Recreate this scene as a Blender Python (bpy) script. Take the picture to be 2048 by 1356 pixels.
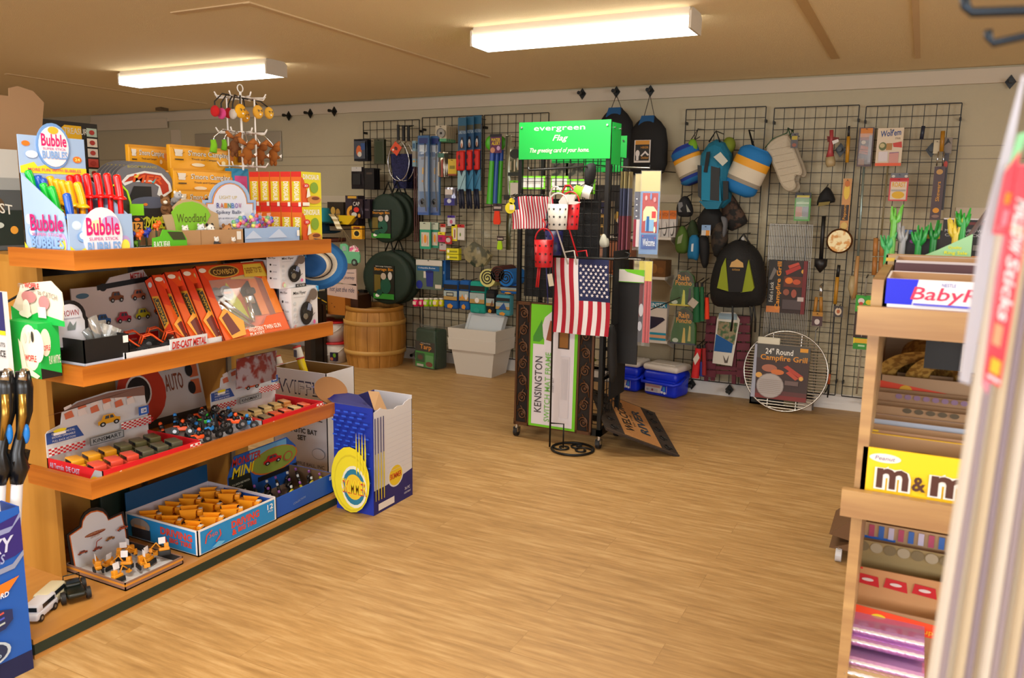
import bpy,math,random
import numpy as np
from mathutils import Matrix,Vector
random.seed(7)
SC = bpy.context.scene
for o in list(bpy.data.objects): bpy.data.objects.remove(o)
COL = SC.collection
# ---------------------------------------------------------------- camera
FPX,CW,CH = 1598.0,2048,1356
PITCH,ROLL,YAW,HC = math.radians(9.53),math.radians(.9),math.radians(26.8),1.46
def _cam_matrix():
    cp,sp = math.cos(PITCH),math.sin(PITCH)
    fwd = Vector((0,cp,-sp)); up0 = Vector((0,sp,cp)); rt0 = Vector((1,0,0))
    rt = rt0*math.cos(ROLL)+up0*math.sin(ROLL); up = up0*math.cos(ROLL)-rt0*math.sin(ROLL)
    m = Matrix((rt,up,-fwd)).transposed()
    return Matrix.Rotation(YAW,3,'Z') @ m
CM = _cam_matrix()
cd = bpy.data.cameras.new('camera'); cam = bpy.data.objects.new('camera',cd); COL.objects.link(cam)
cam.matrix_world = Matrix.Translation((0,0,HC)) @ CM.to_4x4()
cd.sensor_width = 23.6; cd.sensor_fit = 'HORIZONTAL'; cd.lens = FPX/CW*23.6; cd.clip_start = .05
cd.dof.use_dof = True; cd.dof.focus_distance = 4.2; cd.dof.aperture_fstop = 4.0
SC.camera = cam
# ---------------------------------------------------------------- world, exposure, lights
SC.view_settings.view_transform = 'Standard'; SC.view_settings.look = 'None'
SC.view_settings.gamma = 1; SC.view_settings.use_curve_mapping = False
SC.view_settings.exposure = 0.0
wd = bpy.data.worlds.new('daylight'); SC.world = wd; wd.use_nodes = True
wn = wd.node_tree; bg = wn.nodes['Background']
bg.inputs[0].default_value = (.75,.85,1,1); bg.inputs[1].default_value = 1.0
def area(name,loc,rot,sx,sy,power,col):
    l = bpy.data.lights.new(name,'AREA'); l.shape = 'RECTANGLE'; l.size = sx; l.size_y = sy; l.energy = power; l.color = col
    o = bpy.data.objects.new(name,l); COL.objects.link(o); o.location = loc; o.rotation_euler = rot
    return o
# unseen area lamps for daylight from behind, set at added windows
for k,(x,w) in enumerate(((-4.2,2.3),(-1.0,2.6),(2.0,2.2))):
    area('window_daylight',(x,-3.05,1.45),(math.radians(90),0,0),w,1.5,(50,88,54)[k],(.95,.97,1.0))
area('window_daylight',(3.45,.4,1.45),(math.radians(90),0,math.radians(90)),3.0,1.5,115,(.95,.97,1.0))  # lamp at an added side window, brightens the left shelves and near floor
def lin(h):
    h = h.lstrip('#'); c = [int(h[i:i+2],16)/255 for i in (0,2,4)]
    return tuple((x/12.92 if x <= .04045 else ((x+.055)/1.055)**2.4) for x in c)+(1,)
# ---------------------------------------------------------------- pixel rays to places in the room
def ray(px,py): return CM @ Vector(((px-CW/2)/FPX,-(py-CH/2)/FPX,-1))
def _at(px,py,ax,v):
    d = ray(px,py); o = Vector((0,0,HC)); return o+d*((v-o[ax])/d[ax])
def az(px,py,z=0): return _at(px,py,2,z)
def ay(px,py,y): return _at(px,py,1,y)
def ax_(px,py,x): return _at(px,py,0,x)
def proj(p):
    c = CM.transposed() @ (Vector(p)-Vector((0,0,HC))); return CW/2+FPX*c.x/-c.z,CH/2-FPX*c.y/-c.z
def zat(x,y,py):
    lo,hi = -1.,3.
    for _ in range(40):
        m = (lo+hi)/2
        if proj((x,y,m))[1] > py: lo = m
        else: hi = m
    return lo
# ---------------------------------------------------------------- materials
_M = {}
def M(h,r=.55,metal=0.,trans=0.,alpha=1.,emit=0.,bump=0.,bs=200,coat=0.,var=0.,vs=6):
    key = (h,r,metal,trans,alpha,emit,bump,bs,coat,var,vs)
    if key in _M: return _M[key]
    m = bpy.data.materials.new('paint_'+h.strip('#')); m.use_nodes = True; nt = m.node_tree; b = nt.nodes['Principled BSDF']
    b.inputs['Base Color'].default_value = lin(h); b.inputs['Roughness'].default_value = r; b.inputs['Metallic'].default_value = metal
    if trans: b.inputs['Transmission Weight'].default_value = trans; b.inputs['IOR'].default_value = 1.3
    if alpha < 1: b.inputs['Alpha'].default_value = alpha
    if coat: b.inputs['Coat Weight'].default_value = coat
    if emit: b.inputs['Emission Color'].default_value = lin(h); b.inputs['Emission Strength'].default_value = emit
    if bump or var:
        tc = nt.nodes.new('ShaderNodeTexCoord'); n = nt.nodes.new('ShaderNodeTexNoise'); nt.links.new(tc.outputs['Object'],n.inputs['Vector'])
        n.inputs['Scale'].default_value = bs if bump else vs; n.inputs['Detail'].default_value = 3
        if bump:
            bp = nt.nodes.new('ShaderNodeBump'); bp.inputs['Strength'].default_value = bump; bp.inputs['Distance'].default_value = .01
            nt.links.new(n.outputs['Fac'],bp.inputs['Height']); nt.links.new(bp.outputs['Normal'],b.inputs['Normal'])
        if var:
            mx = nt.nodes.new('ShaderNodeMix'); mx.data_type = 'RGBA'; c = lin(h)
            n2 = nt.nodes.new('ShaderNodeTexNoise'); n2.inputs['Scale'].default_value = vs; n2.inputs['Detail'].default_value = 4
            nt.links.new(tc.outputs['Object'],n2.inputs['Vector'])
            rp = nt.nodes.new('ShaderNodeMapRange'); rp.inputs[1].default_value = .35; rp.inputs[2].default_value = .65
            nt.links.new(n2.outputs['Fac'],rp.inputs[0]); nt.links.new(rp.outputs[0],mx.inputs['Factor'])
            mx.inputs['A'].default_value = tuple(x*(1-var) for x in c[:3])+(1,); mx.inputs['B'].default_value = tuple(min(1,x*(1+var)) for x in c[:3])+(1,)
            nt.links.new(mx.outputs['Result'],b.inputs['Base Color'])
    _M[key] = m; return m
def two_tone(name,ca,cb,scale,r=.5,detail=3,lo=.45,hi=.55,kind='noise',stretch=(1,1,1),rot=(0,0,0),bump=0):
    if name in _M: return _M[name]
    m = bpy.data.materials.new(name); m.use_nodes = True; nt = m.node_tree; b = nt.nodes['Principled BSDF']; b.inputs['Roughness'].default_value = r
    tc = nt.nodes.new('ShaderNodeTexCoord'); mp = nt.nodes.new('ShaderNodeMapping'); mp.inputs['Scale'].default_value = stretch; mp.inputs['Rotation'].default_value = rot
    nt.links.new(tc.outputs['Object'],mp.inputs[0])
    if kind == 'voronoi': t = nt.nodes.new('ShaderNodeTexVoronoi'); out = t.outputs['Distance']
    else: t = nt.nodes.new('ShaderNodeTexNoise'); t.inputs['Detail'].default_value = detail; out = t.outputs['Fac']
    t.inputs['Scale'].default_value = scale; nt.links.new(mp.outputs[0],t.inputs['Vector'])
    rp = nt.nodes.new('ShaderNodeMapRange'); rp.inputs[1].default_value = lo; rp.inputs[2].default_value = hi; nt.links.new(out,rp.inputs[0])
    mx = nt.nodes.new('ShaderNodeMix'); mx.data_type = 'RGBA'; mx.inputs['A'].default_value = lin(ca); mx.inputs['B'].default_value = lin(cb)
    nt.links.new(rp.outputs[0],mx.inputs['Factor']); nt.links.new(mx.outputs['Result'],b.inputs['Base Color'])
    if bump:
        bp = nt.nodes.new('ShaderNodeBump'); bp.inputs['Strength'].default_value = bump; bp.inputs['Distance'].default_value = .01
        nt.links.new(out,bp.inputs['Height']); nt.links.new(bp.outputs['Normal'],b.inputs['Normal'])
    _M[name] = m; return m
def wood(name,ca,cb,stretch,scale=1.0,r=.42): return two_tone(name,ca,cb,scale,r,5,.38,.66,'noise',stretch)
# ---------------------------------------------------------------- mesh builder
_txt = {}
def text_mesh(s,bold=0.,shear=0.):
    k = (s,bold,shear)
    if k in _txt: return _txt[k]
    c = bpy.data.curves.new('t','FONT'); c.body = s; c.offset = bold*.4; c.shear = shear; c.resolution_u = 2; c.size = 1
    o = bpy.data.objects.new('t',c); me = bpy.data.meshes.new_from_object(o)
    vs = [tuple(v.co) for v in me.vertices]; fs = [tuple(p.vertices) for p in me.polygons]
    bpy.data.objects.remove(o); bpy.data.curves.remove(c); bpy.data.meshes.remove(me)
    if not vs: vs = [(0,0,0),(1,0,0),(1,1,0)]; fs = [(0,1,2)]
    xs = [v[0] for v in vs]; ys = [v[1] for v in vs]; x0,x1,y0,y1 = min(xs),max(xs),min(ys),max(ys)
    vs = [((v[0]-x0)/max(1e-6,x1-x0),(v[1]-y0)/max(1e-6,y1-y0)) for v in vs]
    _txt[k] = (vs,fs); return vs,fs
def fr(loc,yaw=0.,tilt=0.,roll=0.):
    return Matrix.Translation(loc) @ Matrix.Rotation(yaw,4,'Z') @ Matrix.Rotation(tilt,4,'X') @ Matrix.Rotation(roll,4,'Y')
class MB:
    def __init__(s,M0=None): s.v = []; s.f = []; s.fi = []; s.sm = []; s.ms = []; s.M = M0 or Matrix()
    def mi(s,m):
        if isinstance(m,str): m = M(m)
        if m not in s.ms: s.ms.append(m)
        return s.ms.index(m)
    def add(s,vs,fs,m,smooth=False):
        n = len(s.v); i = s.mi(m) if not isinstance(m,list) else None
        s.v += [tuple(s.M @ Vector(v)) for v in vs]
        for k,f in enumerate(fs):
            s.f.append(tuple(a+n for a in f)); s.fi.append(i if i is not None else s.mi(m[k])); s.sm.append(smooth)
        return s
    def bx(s,x0,y0,z0,x1,y1,z1,m):
        x0,x1 = sorted((x0,x1)); y0,y1 = sorted((y0,y1)); z0,z1 = sorted((z0,z1))
        vs = [(x,y,z) for z in (z0,z1) for y in (y0,y1) for x in (x0,x1)]
        return s.add(vs,[(0,2,3,1),(4,5,7,6),(0,1,5,4),(2,6,7,3),(0,4,6,2),(1,3,7,5)],m)
    def rb(s,c,d,r,m,n=3):
        hx,hy,hz = [max(1e-5,q/2) for q in d]; r = min(r,hx,hy,hz); key = {}; vs = []; fs = []
        def pt(a):
            k = tuple(round(q,5) for q in a)
            if k not in key:
                p = []
                inner = [max(-h+r,min(h-r,q)) for q,h in zip(a,(hx,hy,hz))]
                dv = Vector([q-i for q,i in zip(a,inner)])
                if dv.length > 1e-9: dv = dv.normalized()*r
                key[k] = len(vs); vs.append(tuple(c[j]+inner[j]+dv[j] for j in range(3)))
            return key[k]
        def coords(h): return [-h+r*(1-math.cos(math.pi/2*i/n)) for i in range(n)]+[-h+r,h-r]+[h-r+r*math.sin(math.pi/2*i/n) for i in range(1,n+1)]
        def uniq(l):
            o = []
            for q in l:
                if not o or q-o[-1] > 1e-7: o.append(q)
            return o
        X,Y,Z = uniq(coords(hx)),uniq(coords(hy)),uniq(coords(hz))
        def face(U,V,f,flip):
            for i in range(len(U)-1):
                for j in range(len(V)-1):
                    q = [pt(f(U[i],V[j])),pt(f(U[i+1],V[j])),pt(f(U[i+1],V[j+1])),pt(f(U[i],V[j+1]))]
                    if len(set(q)) == 4: fs.append(tuple(reversed(q)) if flip else tuple(q))
        face(X,Y,lambda a,b: (a,b,hz),False); face(X,Y,lambda a,b: (a,b,-hz),True)
        face(X,Z,lambda a,b: (a,-hy,b),False); face(X,Z,lambda a,b: (a,hy,b),True)
        face(Y,Z,lambda a,b: (hx,a,b),False); face(Y,Z,lambda a,b: (-hx,a,b),True)
        return s.add(vs,fs,m,True)
    def cyl(s,p0,p1,r0,m,r1=None,n=12,cap=True):
        r1 = r0 if r1 is None else r1; a = Vector(p0); b = Vector(p1); d = (b-a)
        if d.length < 1e-7: return s
        d.normalize(); u = d.orthogonal().normalized(); w = d.cross(u)
        vs = [tuple(p+(u*math.cos(2*math.pi*i/n)+w*math.sin(2*math.pi*i/n))*r) for p,r in ((a,r0),(b,r1)) for i in range(n)]
        s.add(vs,[(i,(i+1) % n,n+(i+1) % n,n+i) for i in range(n)],m,n > 5)
        if cap: s.add(vs,[tuple(range(n-1,-1,-1)),tuple(range(n,2*n))],m)
        return s
    def tube(s,pts,r,m,n=6,closed=False):
        P = [Vector(p) for p in pts]; N = len(P); vs = []; prev = None
        R = r if isinstance(r,(list,tuple)) else [r]*N
        for i,p in enumerate(P):
            t = (P[(i+1) % N]-P[i-1]) if (closed or 0 < i < N-1) else (P[1]-P[0] if i == 0 else P[-1]-P[-2])
            t.normalize()
            u = t.orthogonal().normalized() if prev is None else (prev-t*prev.dot(t))
            if u.length < 1e-6: u = t.orthogonal()
            u.normalize(); prev = u; w = t.cross(u)
            vs += [tuple(p+(u*math.cos(2*math.pi*k/n)+w*math.sin(2*math.pi*k/n))*R[i]) for k in range(n)]
        fs = []
        for i in range(N if closed else N-1):
            j = (i+1) % N; fs += [(i*n+k,i*n+(k+1) % n,j*n+(k+1) % n,j*n+k) for k in range(n)]
        if not closed: fs += [tuple(range(n-1,-1,-1)),tuple(range((N-1)*n,N*n))]
        return s.add(vs,fs,m,True)
    def lathe(s,prof,m,c=(0,0,0),n=24,sx=1.,sy=1.,axis='z',mats=None):
        vs = []; fs = []; K = len(prof)
        for (r,z) in prof:
            for i in range(n):
                a = 2*math.pi*i/n; x,y = r*math.cos(a)*sx,r*math.sin(a)*sy
                p = (x,y,z) if axis == 'z' else ((x,z,y) if axis == 'y' else (z,x,y))
                vs.append((c[0]+p[0],c[1]+p[1],c[2]+p[2]))
        for k in range(K-1): fs += [(k*n+i,k*n+(i+1) % n,(k+1)*n+(i+1) % n,(k+1)*n+i) for i in range(n)]
        mm = m if mats is None else [mats[k] for k in range(K-1) for i in range(n)]
        return s.add(vs,fs,mm,True)
    def ell(s,c,r,m,n=12,k=8):
        if not isinstance(r,(tuple,list)): r = (r,r,r)
        vs = [(c[0],c[1],c[2]+r[2])]; fs = []
        for j in range(1,k):
            t = math.pi*j/k
            vs += [(c[0]+r[0]*math.sin(t)*math.cos(2*math.pi*i/n),c[1]+r[1]*math.sin(t)*math.sin(2*math.pi*i/n),c[2]+r[2]*math.cos(t)) for i in range(n)]
        vs.append((c[0],c[1],c[2]-r[2])); L = len(vs)-1
        fs += [(0,1+i,1+(i+1) % n) for i in range(n)]
        for j in range(k-2): fs += [(1+j*n+i,1+(j+1)*n+i,1+(j+1)*n+(i+1) % n,1+j*n+(i+1) % n) for i in range(n)]
        fs += [(L,1+(k-2)*n+(i+1) % n,1+(k-2)*n+i) for i in range(n)]
        return s.add(vs,fs,m,True)
    def prism(s,pts,d0,d1,m,side=None,plane='xz'):
        """polygon in the plane, extruded along the third axis"""
        n = len(pts)
        def q(a,b,d): return (a,d,b) if plane == 'xz' else ((a,b,d) if plane == 'xy' else (d,a,b))
        vs = [q(a,b,d0) for a,b in pts]+[q(a,b,d1) for a,b in pts]
        s.add(vs,[tuple(range(n)),tuple(range(2*n-1,n-1,-1))],m)
        return s.add(vs,[(i,n+i,n+(i+1) % n,(i+1) % n) for i in range(n)],side or m)
    def sheet(s,fn,nu,nv,m,smooth=True,thick=0.):
        g = [[Vector(fn(i/nu,j/nv)) for i in range(nu+1)] for j in range(nv+1)]
        vs = [tuple(p) for row in g for p in row]; fs = []; mm = []
        for j in range(nv):
            for i in range(nu):
                a = j*(nu+1)+i; fs.append((a,a+1,a+nu+2,a+nu+1)); mm.append(m((i+.5)/nu,(j+.5)/nv) if callable(m) else m)
        return s.add(vs,fs,mm,smooth)
    def art(s,o,u,v,W,H,els,off=.0006):
        """flat print on a face: o corner, u / v unit axes, size W x H; elements in 0..1 of it"""
        o,u,v = Vector(o),Vector(u),Vector(v); nrm = u.cross(v).normalized(); k = 1
        def P(a,b): return tuple(o+u*(a*W)+v*(b*H)+nrm*(off*k))
        for e in els:
            t = e[0]
            if t == 'r': s.add([P(e[1],e[2]),P(e[3],e[2]),P(e[3],e[4]),P(e[1],e[4])],[(0,1,2,3)],e[5])
            elif t == 'e':
                n = 20; s.add([P(e[1]+e[3]*math.cos(2*math.pi*i/n),e[2]+e[4]*math.sin(2*math.pi*i/n)) for i in range(n)],[tuple(range(n))],e[5])
            elif t == 'p': s.add([P(a,b) for a,b in e[1]],[tuple(range(len(e[1])))],e[2])
            elif t == 'l':
                (xa,ya),(xb,yb),w = e[1],e[2],e[3]; dx,dy = (xb-xa)*W,(yb-ya)*H; L = math.hypot(dx,dy) or 1; nx,ny = -dy/L*w/2/W,dx/L*w/2/H
                s.add([P(xa-nx,ya-ny),P(xb-nx,yb-ny),P(xb+nx,yb+ny),P(xa+nx,ya+ny)],[(0,1,2,3)],e[4])
            elif t == 't':
                _,tx,x0,y0,x1,y1,col = e[:7]; o_ = e[7] if len(e) > 7 else {}
                vs,fs = text_mesh(tx,o_.get('b',.02),o_.get('s',0.)); rot = o_.get('rot',0); sl = o_.get('sl',0.)
                if rot == 0: pts = [P(x0+a*(x1-x0),y0+b*(y1-y0)+a*sl) for a,b in vs]
                elif rot == 90: pts = [P(x1-b*(x1-x0),y0+a*(y1-y0)) for a,b in vs]
                else: pts = [P(x0+b*(x1-x0),y1-a*(y1-y0)) for a,b in vs]
                s.add(pts,fs,col)
            k += 1
        return s
_org = {}
def ob(mb,name,parent=None,label=None,cat=None,group=None,kind=None):
    me = bpy.data.meshes.new(name)
    vs = np.array(mb.v,dtype=float); lo,hi = vs.min(0),vs.max(0)
    c = Vector(((lo[0]+hi[0])/2,(lo[1]+hi[1])/2,lo[2]))
    me.from_pydata([tuple(Vector(v)-c) for v in mb.v],[],mb.f)
    for m in mb.ms: me.materials.append(m)
    me.polygons.foreach_set('material_index',mb.fi); me.polygons.foreach_set('use_smooth',mb.sm); me.update()
    o = bpy.data.objects.new(name,me); COL.objects.link(o); _org[o.name] = c
    if parent is not None: o.parent = parent; o.location = c-_org[parent.name]
    else: o.location = c
    tag(o,label,cat,group,kind); return o
def tag(o,label=None,cat=None,group=None,kind=None):
    for k,v in (('label',label),('category',cat),('group',group),('kind',kind)):
        if v: o[k] = v
    return o
def thing(name,label,cat,loc,group=None):
    o = bpy.data.objects.new(name,None); COL.objects.link(o); o.location = Vector(loc); o.empty_display_size = .05; _org[o.name] = Vector(loc)
    return tag(o,label,cat,group)
def copy_tree(o,loc=None,rotz=None,label=None,parent=None,scale=None):
    c = o.copy(); COL.objects.link(c); c.parent = parent
    if loc is not None: c.location = Vector(loc)
    if rotz is not None: c.rotation_euler = (0,0,rotz)
    if scale is not None: c.scale = (scale,)*3
    if label: c['label'] = label
    for ch in list(o.children):
        copy_tree(ch,parent=c)
    return c
WHITE,BLACK = '#f4f2ee','#141414'
STEEL = M('#1a1a1c',.4,.5); CHROME = M('#c9ccd2',.2,1.)
CARD = M('#b08a62',.8)
FILM = M('#ffffff',.08,0,0,.16)
# ================================================================ the room
YW = 6.26; YG = 6.2; ZC = 2.4; XL,XR,YR = -9.7,3.6,-3.2
def floor_mat():
    m = bpy.data.materials.new('oak_plank_floor'); m.use_nodes = True; nt = m.node_tree; b = nt.nodes['Principled BSDF']; L = nt.links.new
    tc = nt.nodes.new('ShaderNodeTexCoord')
    br = nt.nodes.new('ShaderNodeTexBrick'); br.offset = .37; br.inputs['Scale'].default_value = 1; br.inputs['Brick Width'].default_value = 1.2; br.inputs['Row Height'].default_value = .15
    br.inputs['Mortar Size'].default_value = .0012; br.inputs['Color1'].default_value = (0,0,0,1); br.inputs['Color2'].default_value = (1,1,1,1); br.inputs['Mortar'].default_value = (.3,.3,.3,1)
    L(tc.outputs['Object'],br.inputs['Vector'])
    mp = nt.nodes.new('ShaderNodeMapping'); mp.inputs['Scale'].default_value = (3.4,30,1); L(tc.outputs['Object'],mp.inputs[0])
    ad = nt.nodes.new('ShaderNodeVectorMath'); ad.operation = 'ADD'; sc = nt.nodes.new('ShaderNodeVectorMath'); sc.operation = 'SCALE'; sc.inputs['Scale'].default_value = 7.3
    L(br.outputs['Color'],sc.inputs[0]); L(mp.outputs[0],ad.inputs[0]); L(sc.outputs[0],ad.inputs[1])
    n1 = nt.nodes.new('ShaderNodeTexNoise'); n1.inputs['Scale'].default_value = 1.3; n1.inputs['Detail'].default_value = 7; n1.inputs['Roughness'].default_value = .62; n1.inputs['Distortion'].default_value = .1
    L(ad.outputs[0],n1.inputs['Vector'])
    cr = nt.nodes.new('ShaderNodeValToRGB'); e = cr.color_ramp.elements
    e[0].position = .22; e[0].color = lin('#926e40'); e[1].position = .76; e[1].color = lin('#cdaa76')
    k = e.new(.5); k.color = lin('#b58e58')
    L(n1.outputs['Fac'],cr.inputs[0])
    mx = nt.nodes.new('ShaderNodeMix'); mx.data_type = 'RGBA'; mx.blend_type = 'MULTIPLY'; mx.inputs['Factor'].default_value = .06
    L(cr.outputs[0],mx.inputs['A']); L(br.outputs['Color'],mx.inputs['B'])
    m2 = nt.nodes.new('ShaderNodeMix'); m2.data_type = 'RGBA'; m2.inputs['B'].default_value = lin('#6a4218'); L(mx.outputs['Result'],m2.inputs['A'])
    ml = nt.nodes.new('ShaderNodeMath'); ml.operation = 'MULTIPLY'; ml.inputs[1].default_value = .28; L(br.outputs['Fac'],ml.inputs[0]); L(ml.outputs[0],m2.inputs['Factor'])
    L(m2.outputs['Result'],b.inputs['Base Color'])
    rr = nt.nodes.new('ShaderNodeMapRange'); rr.inputs[3].default_value = .42; rr.inputs[4].default_value = .6; L(n1.outputs['Fac'],rr.inputs[0]); L(rr.outputs[0],b.inputs['Roughness'])
    bp = nt.nodes.new('ShaderNodeBump'); bp.inputs['Strength'].default_value = .15; bp.inputs['Distance'].default_value = .004; L(n1.outputs['Fac'],bp.inputs['Height']); L(bp.outputs['Normal'],b.inputs['Normal'])
    return m
WALLM = M('#b5a98d',.8,bump=.15,bs=60); CEILM = M('#eed8aa',.9,bump=.5,bs=260)
TRIMM = M('#c2b49e',.6); BASEM = M('#d8d4d0',.5)
ob(MB().bx(XL,YR,-.05,XR,YW+.1,0,floor_mat()),'floor',kind='structure')
ob(MB().bx(XL,YR,ZC,XR,YW+.1,ZC+.05,CEILM),'ceiling',kind='structure')
w = MB().bx(XL,YW,0,XR,YW+.1,ZC,WALLM)
for z in (ay(1960,318,YW).z,ay(1960,292,YW).z,1.0,.6): w.bx(XL,YW-.001,z,XR,YW,z+.004,M('#7d7362'))
ob(w,'wall_back',kind='structure')
ob(MB().bx(XL-.1,YR,0,XL,YW+.1,ZC,WALLM),'wall_left',kind='structure')
w = MB().bx(XR,YR,0,XR+.1,-1.2,ZC,WALLM).bx(XR,2.0,0,XR+.1,YW+.1,ZC,WALLM).bx(XR,-1.2,0,XR+.1,2.0,.65,WALLM).bx(XR,-1.2,2.25,XR+.1,2.0,ZC,WALLM)
ob(w,'wall_right',kind='structure')
f = MB()
for (a,b,c,d) in ((-1.2,.65,-1.15,2.25),(1.95,.65,2.,2.25),(-1.2,.65,2.,.7),(-1.2,2.2,2.,2.25),(.38,.65,.42,2.25)): f.bx(XR+.02,a,b,XR+.08,c,d,BASEM)
ob(MB().bx(XR+.05,-1.2,.65,XR+.055,2.,2.25,M('#ffffff',.02,0,1.)),'pane',ob(f,'window_4',kind='structure'))  # unseen side window, put in to light the left shelf fronts
w = MB()
xs = [XL,-5.4,-3.0,-2.35,.35,.9,3.15,XR]
for i in range(0,8,2): w.bx(xs[i],YR-.1,0,xs[i+1],YR,ZC,WALLM)
for i in (1,3,5): w.bx(xs[i],YR-.1,0,xs[i+1],YR,.65,WALLM); w.bx(xs[i],YR-.1,2.25,xs[i+1],YR,ZC,WALLM)
ob(w,'wall_rear',kind='structure')
for n,i in enumerate((1,3,5)):  # unseen rear windows, put in to frame the daylight lamps
    f = MB()
    for (a,b,c,d) in ((xs[i],.65,xs[i]+.05,2.25),(xs[i+1]-.05,.65,xs[i+1],2.25),(xs[i],.65,xs[i+1],.7),(xs[i],2.2,xs[i+1],2.25),((xs[i]+xs[i+1])/2-.02,.65,(xs[i]+xs[i+1])/2+.02,2.25)):
        f.bx(a,YR-.08,b,c,YR-.02,d,BASEM)
    wi = ob(f,'window_%d' % (n+1),kind='structure')
    ob(MB().bx(xs[i],YR-.055,.65,xs[i+1],YR-.05,2.25,M('#ffffff',.02,0,1.)),'pane',wi)
ob(MB().bx(-8.6,YW-.03,2.292,XR,YW,2.385,TRIMM),'trim_1',kind='structure')       # header board
ob(MB().bx(-8.6,YW-.045,2.22,-7.35,YW-.03,2.32,TRIMM),'trim_2',kind='structure')
a = ay(345,275,YW); ob(MB().bx(a.x,YW-.02,.9,a.x+.13,YW,2.2,TRIMM),'trim_3',kind='structure')
ob(MB().bx(XL,YW-.018,0,XR,YW,.115,BASEM),'baseboard_back',kind='structure')
ob(MB().bx(XL,YR,0,XL+.015,YW,.1,BASEM),'baseboard_left',kind='structure')
b = M('#d4b88c',.8)
ob(MB().bx(-3.0,3.02,ZC-.008,-2.96,5.45,ZC,b),'trim_4',kind='structure')
ob(MB().bx(-3.5,3.02,ZC-.006,-3.0,3.06,ZC,b),'trim_5',kind='structure')
ob(MB().bx(-6.43,3.95,ZC-.006,-6.39,5.9,ZC,b),'trim_6',kind='structure')
ob(MB().bx(-.6,2.9,ZC-.006,-.55,5.58,ZC,M('#c4a470',.8)),'trim_7',kind='structure')
ob(MB().bx(-.13,2.9,ZC-.006,-.1,5.75,ZC,b),'trim_8',kind='structure')
a = ay(1340,397,YW)
ob(MB().bx(-9,YW-.012,1.45,-2.2,YW,1.52,TRIMM).bx(-2.2,YW-.012,a.z-.03,-1.7,YW,a.z+.03,TRIMM),'trim_9',kind='structure')
p0,p1 = ay(1912,415,YW),ay(1990,440,YW)
ob(MB().bx(p0.x,YW-.012,p1.z,p1.x+1.5,YW,p0.z,TRIMM),'trim_10',kind='structure')
# small plate and whiteboard on the back wall
p0,p1 = ay(392,268,YW),ay(566,322,YW)
ob(MB().rb(((p0.x+p1.x)/2,YW-.012,(p0.z+p1.z)/2),(p1.x-p0.x,.02,p0.z-p1.z),.008,M('#9c9280',.4)),'wall_panel',None,'flat beige panel board mounted high on the back wall left of the wire grids','panel')
p = az(320,215,ZC)
ob(MB().prism([(p.x-.07,p.y),(p.x+.06,p.y-.04),(p.x+.02,p.y+.09)],ZC-.03,ZC,M('#6b5a41'),plane='xy'),'ceiling_bracket',None,'small triangular bracket on the ceiling near the back left','bracket')
# ---- fluorescent ceiling lights
GLOW = M('#fffaf0',.5,emit=6.5)
def lamp(x0,x1,y0,y1,label,power):
    t = thing('ceiling_light',label,'ceiling light',((x0+x1)/2,(y0+y1)/2,ZC),'fluorescent ceiling lights')
    W_ = M('#cfc5b4',.5)
    ob(MB().bx(x0,y0+.012,ZC-.045,x1,y1-.012,ZC,W_),'housing',t)
    for xa,xb in ((x0-.012,x0),(x1,x1+.012)):
        ob(MB().prism([(y0,ZC-.1),(y1,ZC-.1),(y1,ZC-.02),(y1-.03,ZC),(y0+.03,ZC),(y0,ZC-.02)],xa,xb,W_,plane='yz'),'end_cap',t)
    d = MB().prism([(y0,ZC-.045),(y0,ZC-.085),(y0+.02,ZC-.1),(y1-.02,ZC-.1),(y1,ZC-.085),(y1,ZC-.045)],x0,x1,GLOW,plane='yz')
    ob(d,'diffuser',t)
    area('tube_light',((x0+x1)/2,(y0+y1)/2,ZC-.102),(0,0,0),x1-x0-.02,y1-y0-.05,power,(1.0,.93,.78))
lamp(-2.25,-1.07,3.92,4.12,'white wraparound fluorescent light glowing above the flag rack',26)
lamp(-5.45,-4.0,4.2,4.4,'white wraparound fluorescent light glowing above the toy shelves',24)
# unseen lamps of the same type, added to light near floor and shelf fronts
for x0_,y0_,w_,lb in ((-2.25,.75,50,'fluorescent ceiling light over the aisle near the left shelves'),(.7,.2,22,'fluorescent ceiling light over the candy shelves'),(-4.4,-.4,22,'fluorescent ceiling light over the far left front of the shop')): lamp(x0_,x0_+1.18,y0_,y0_+.2,lb,w_)
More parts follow.
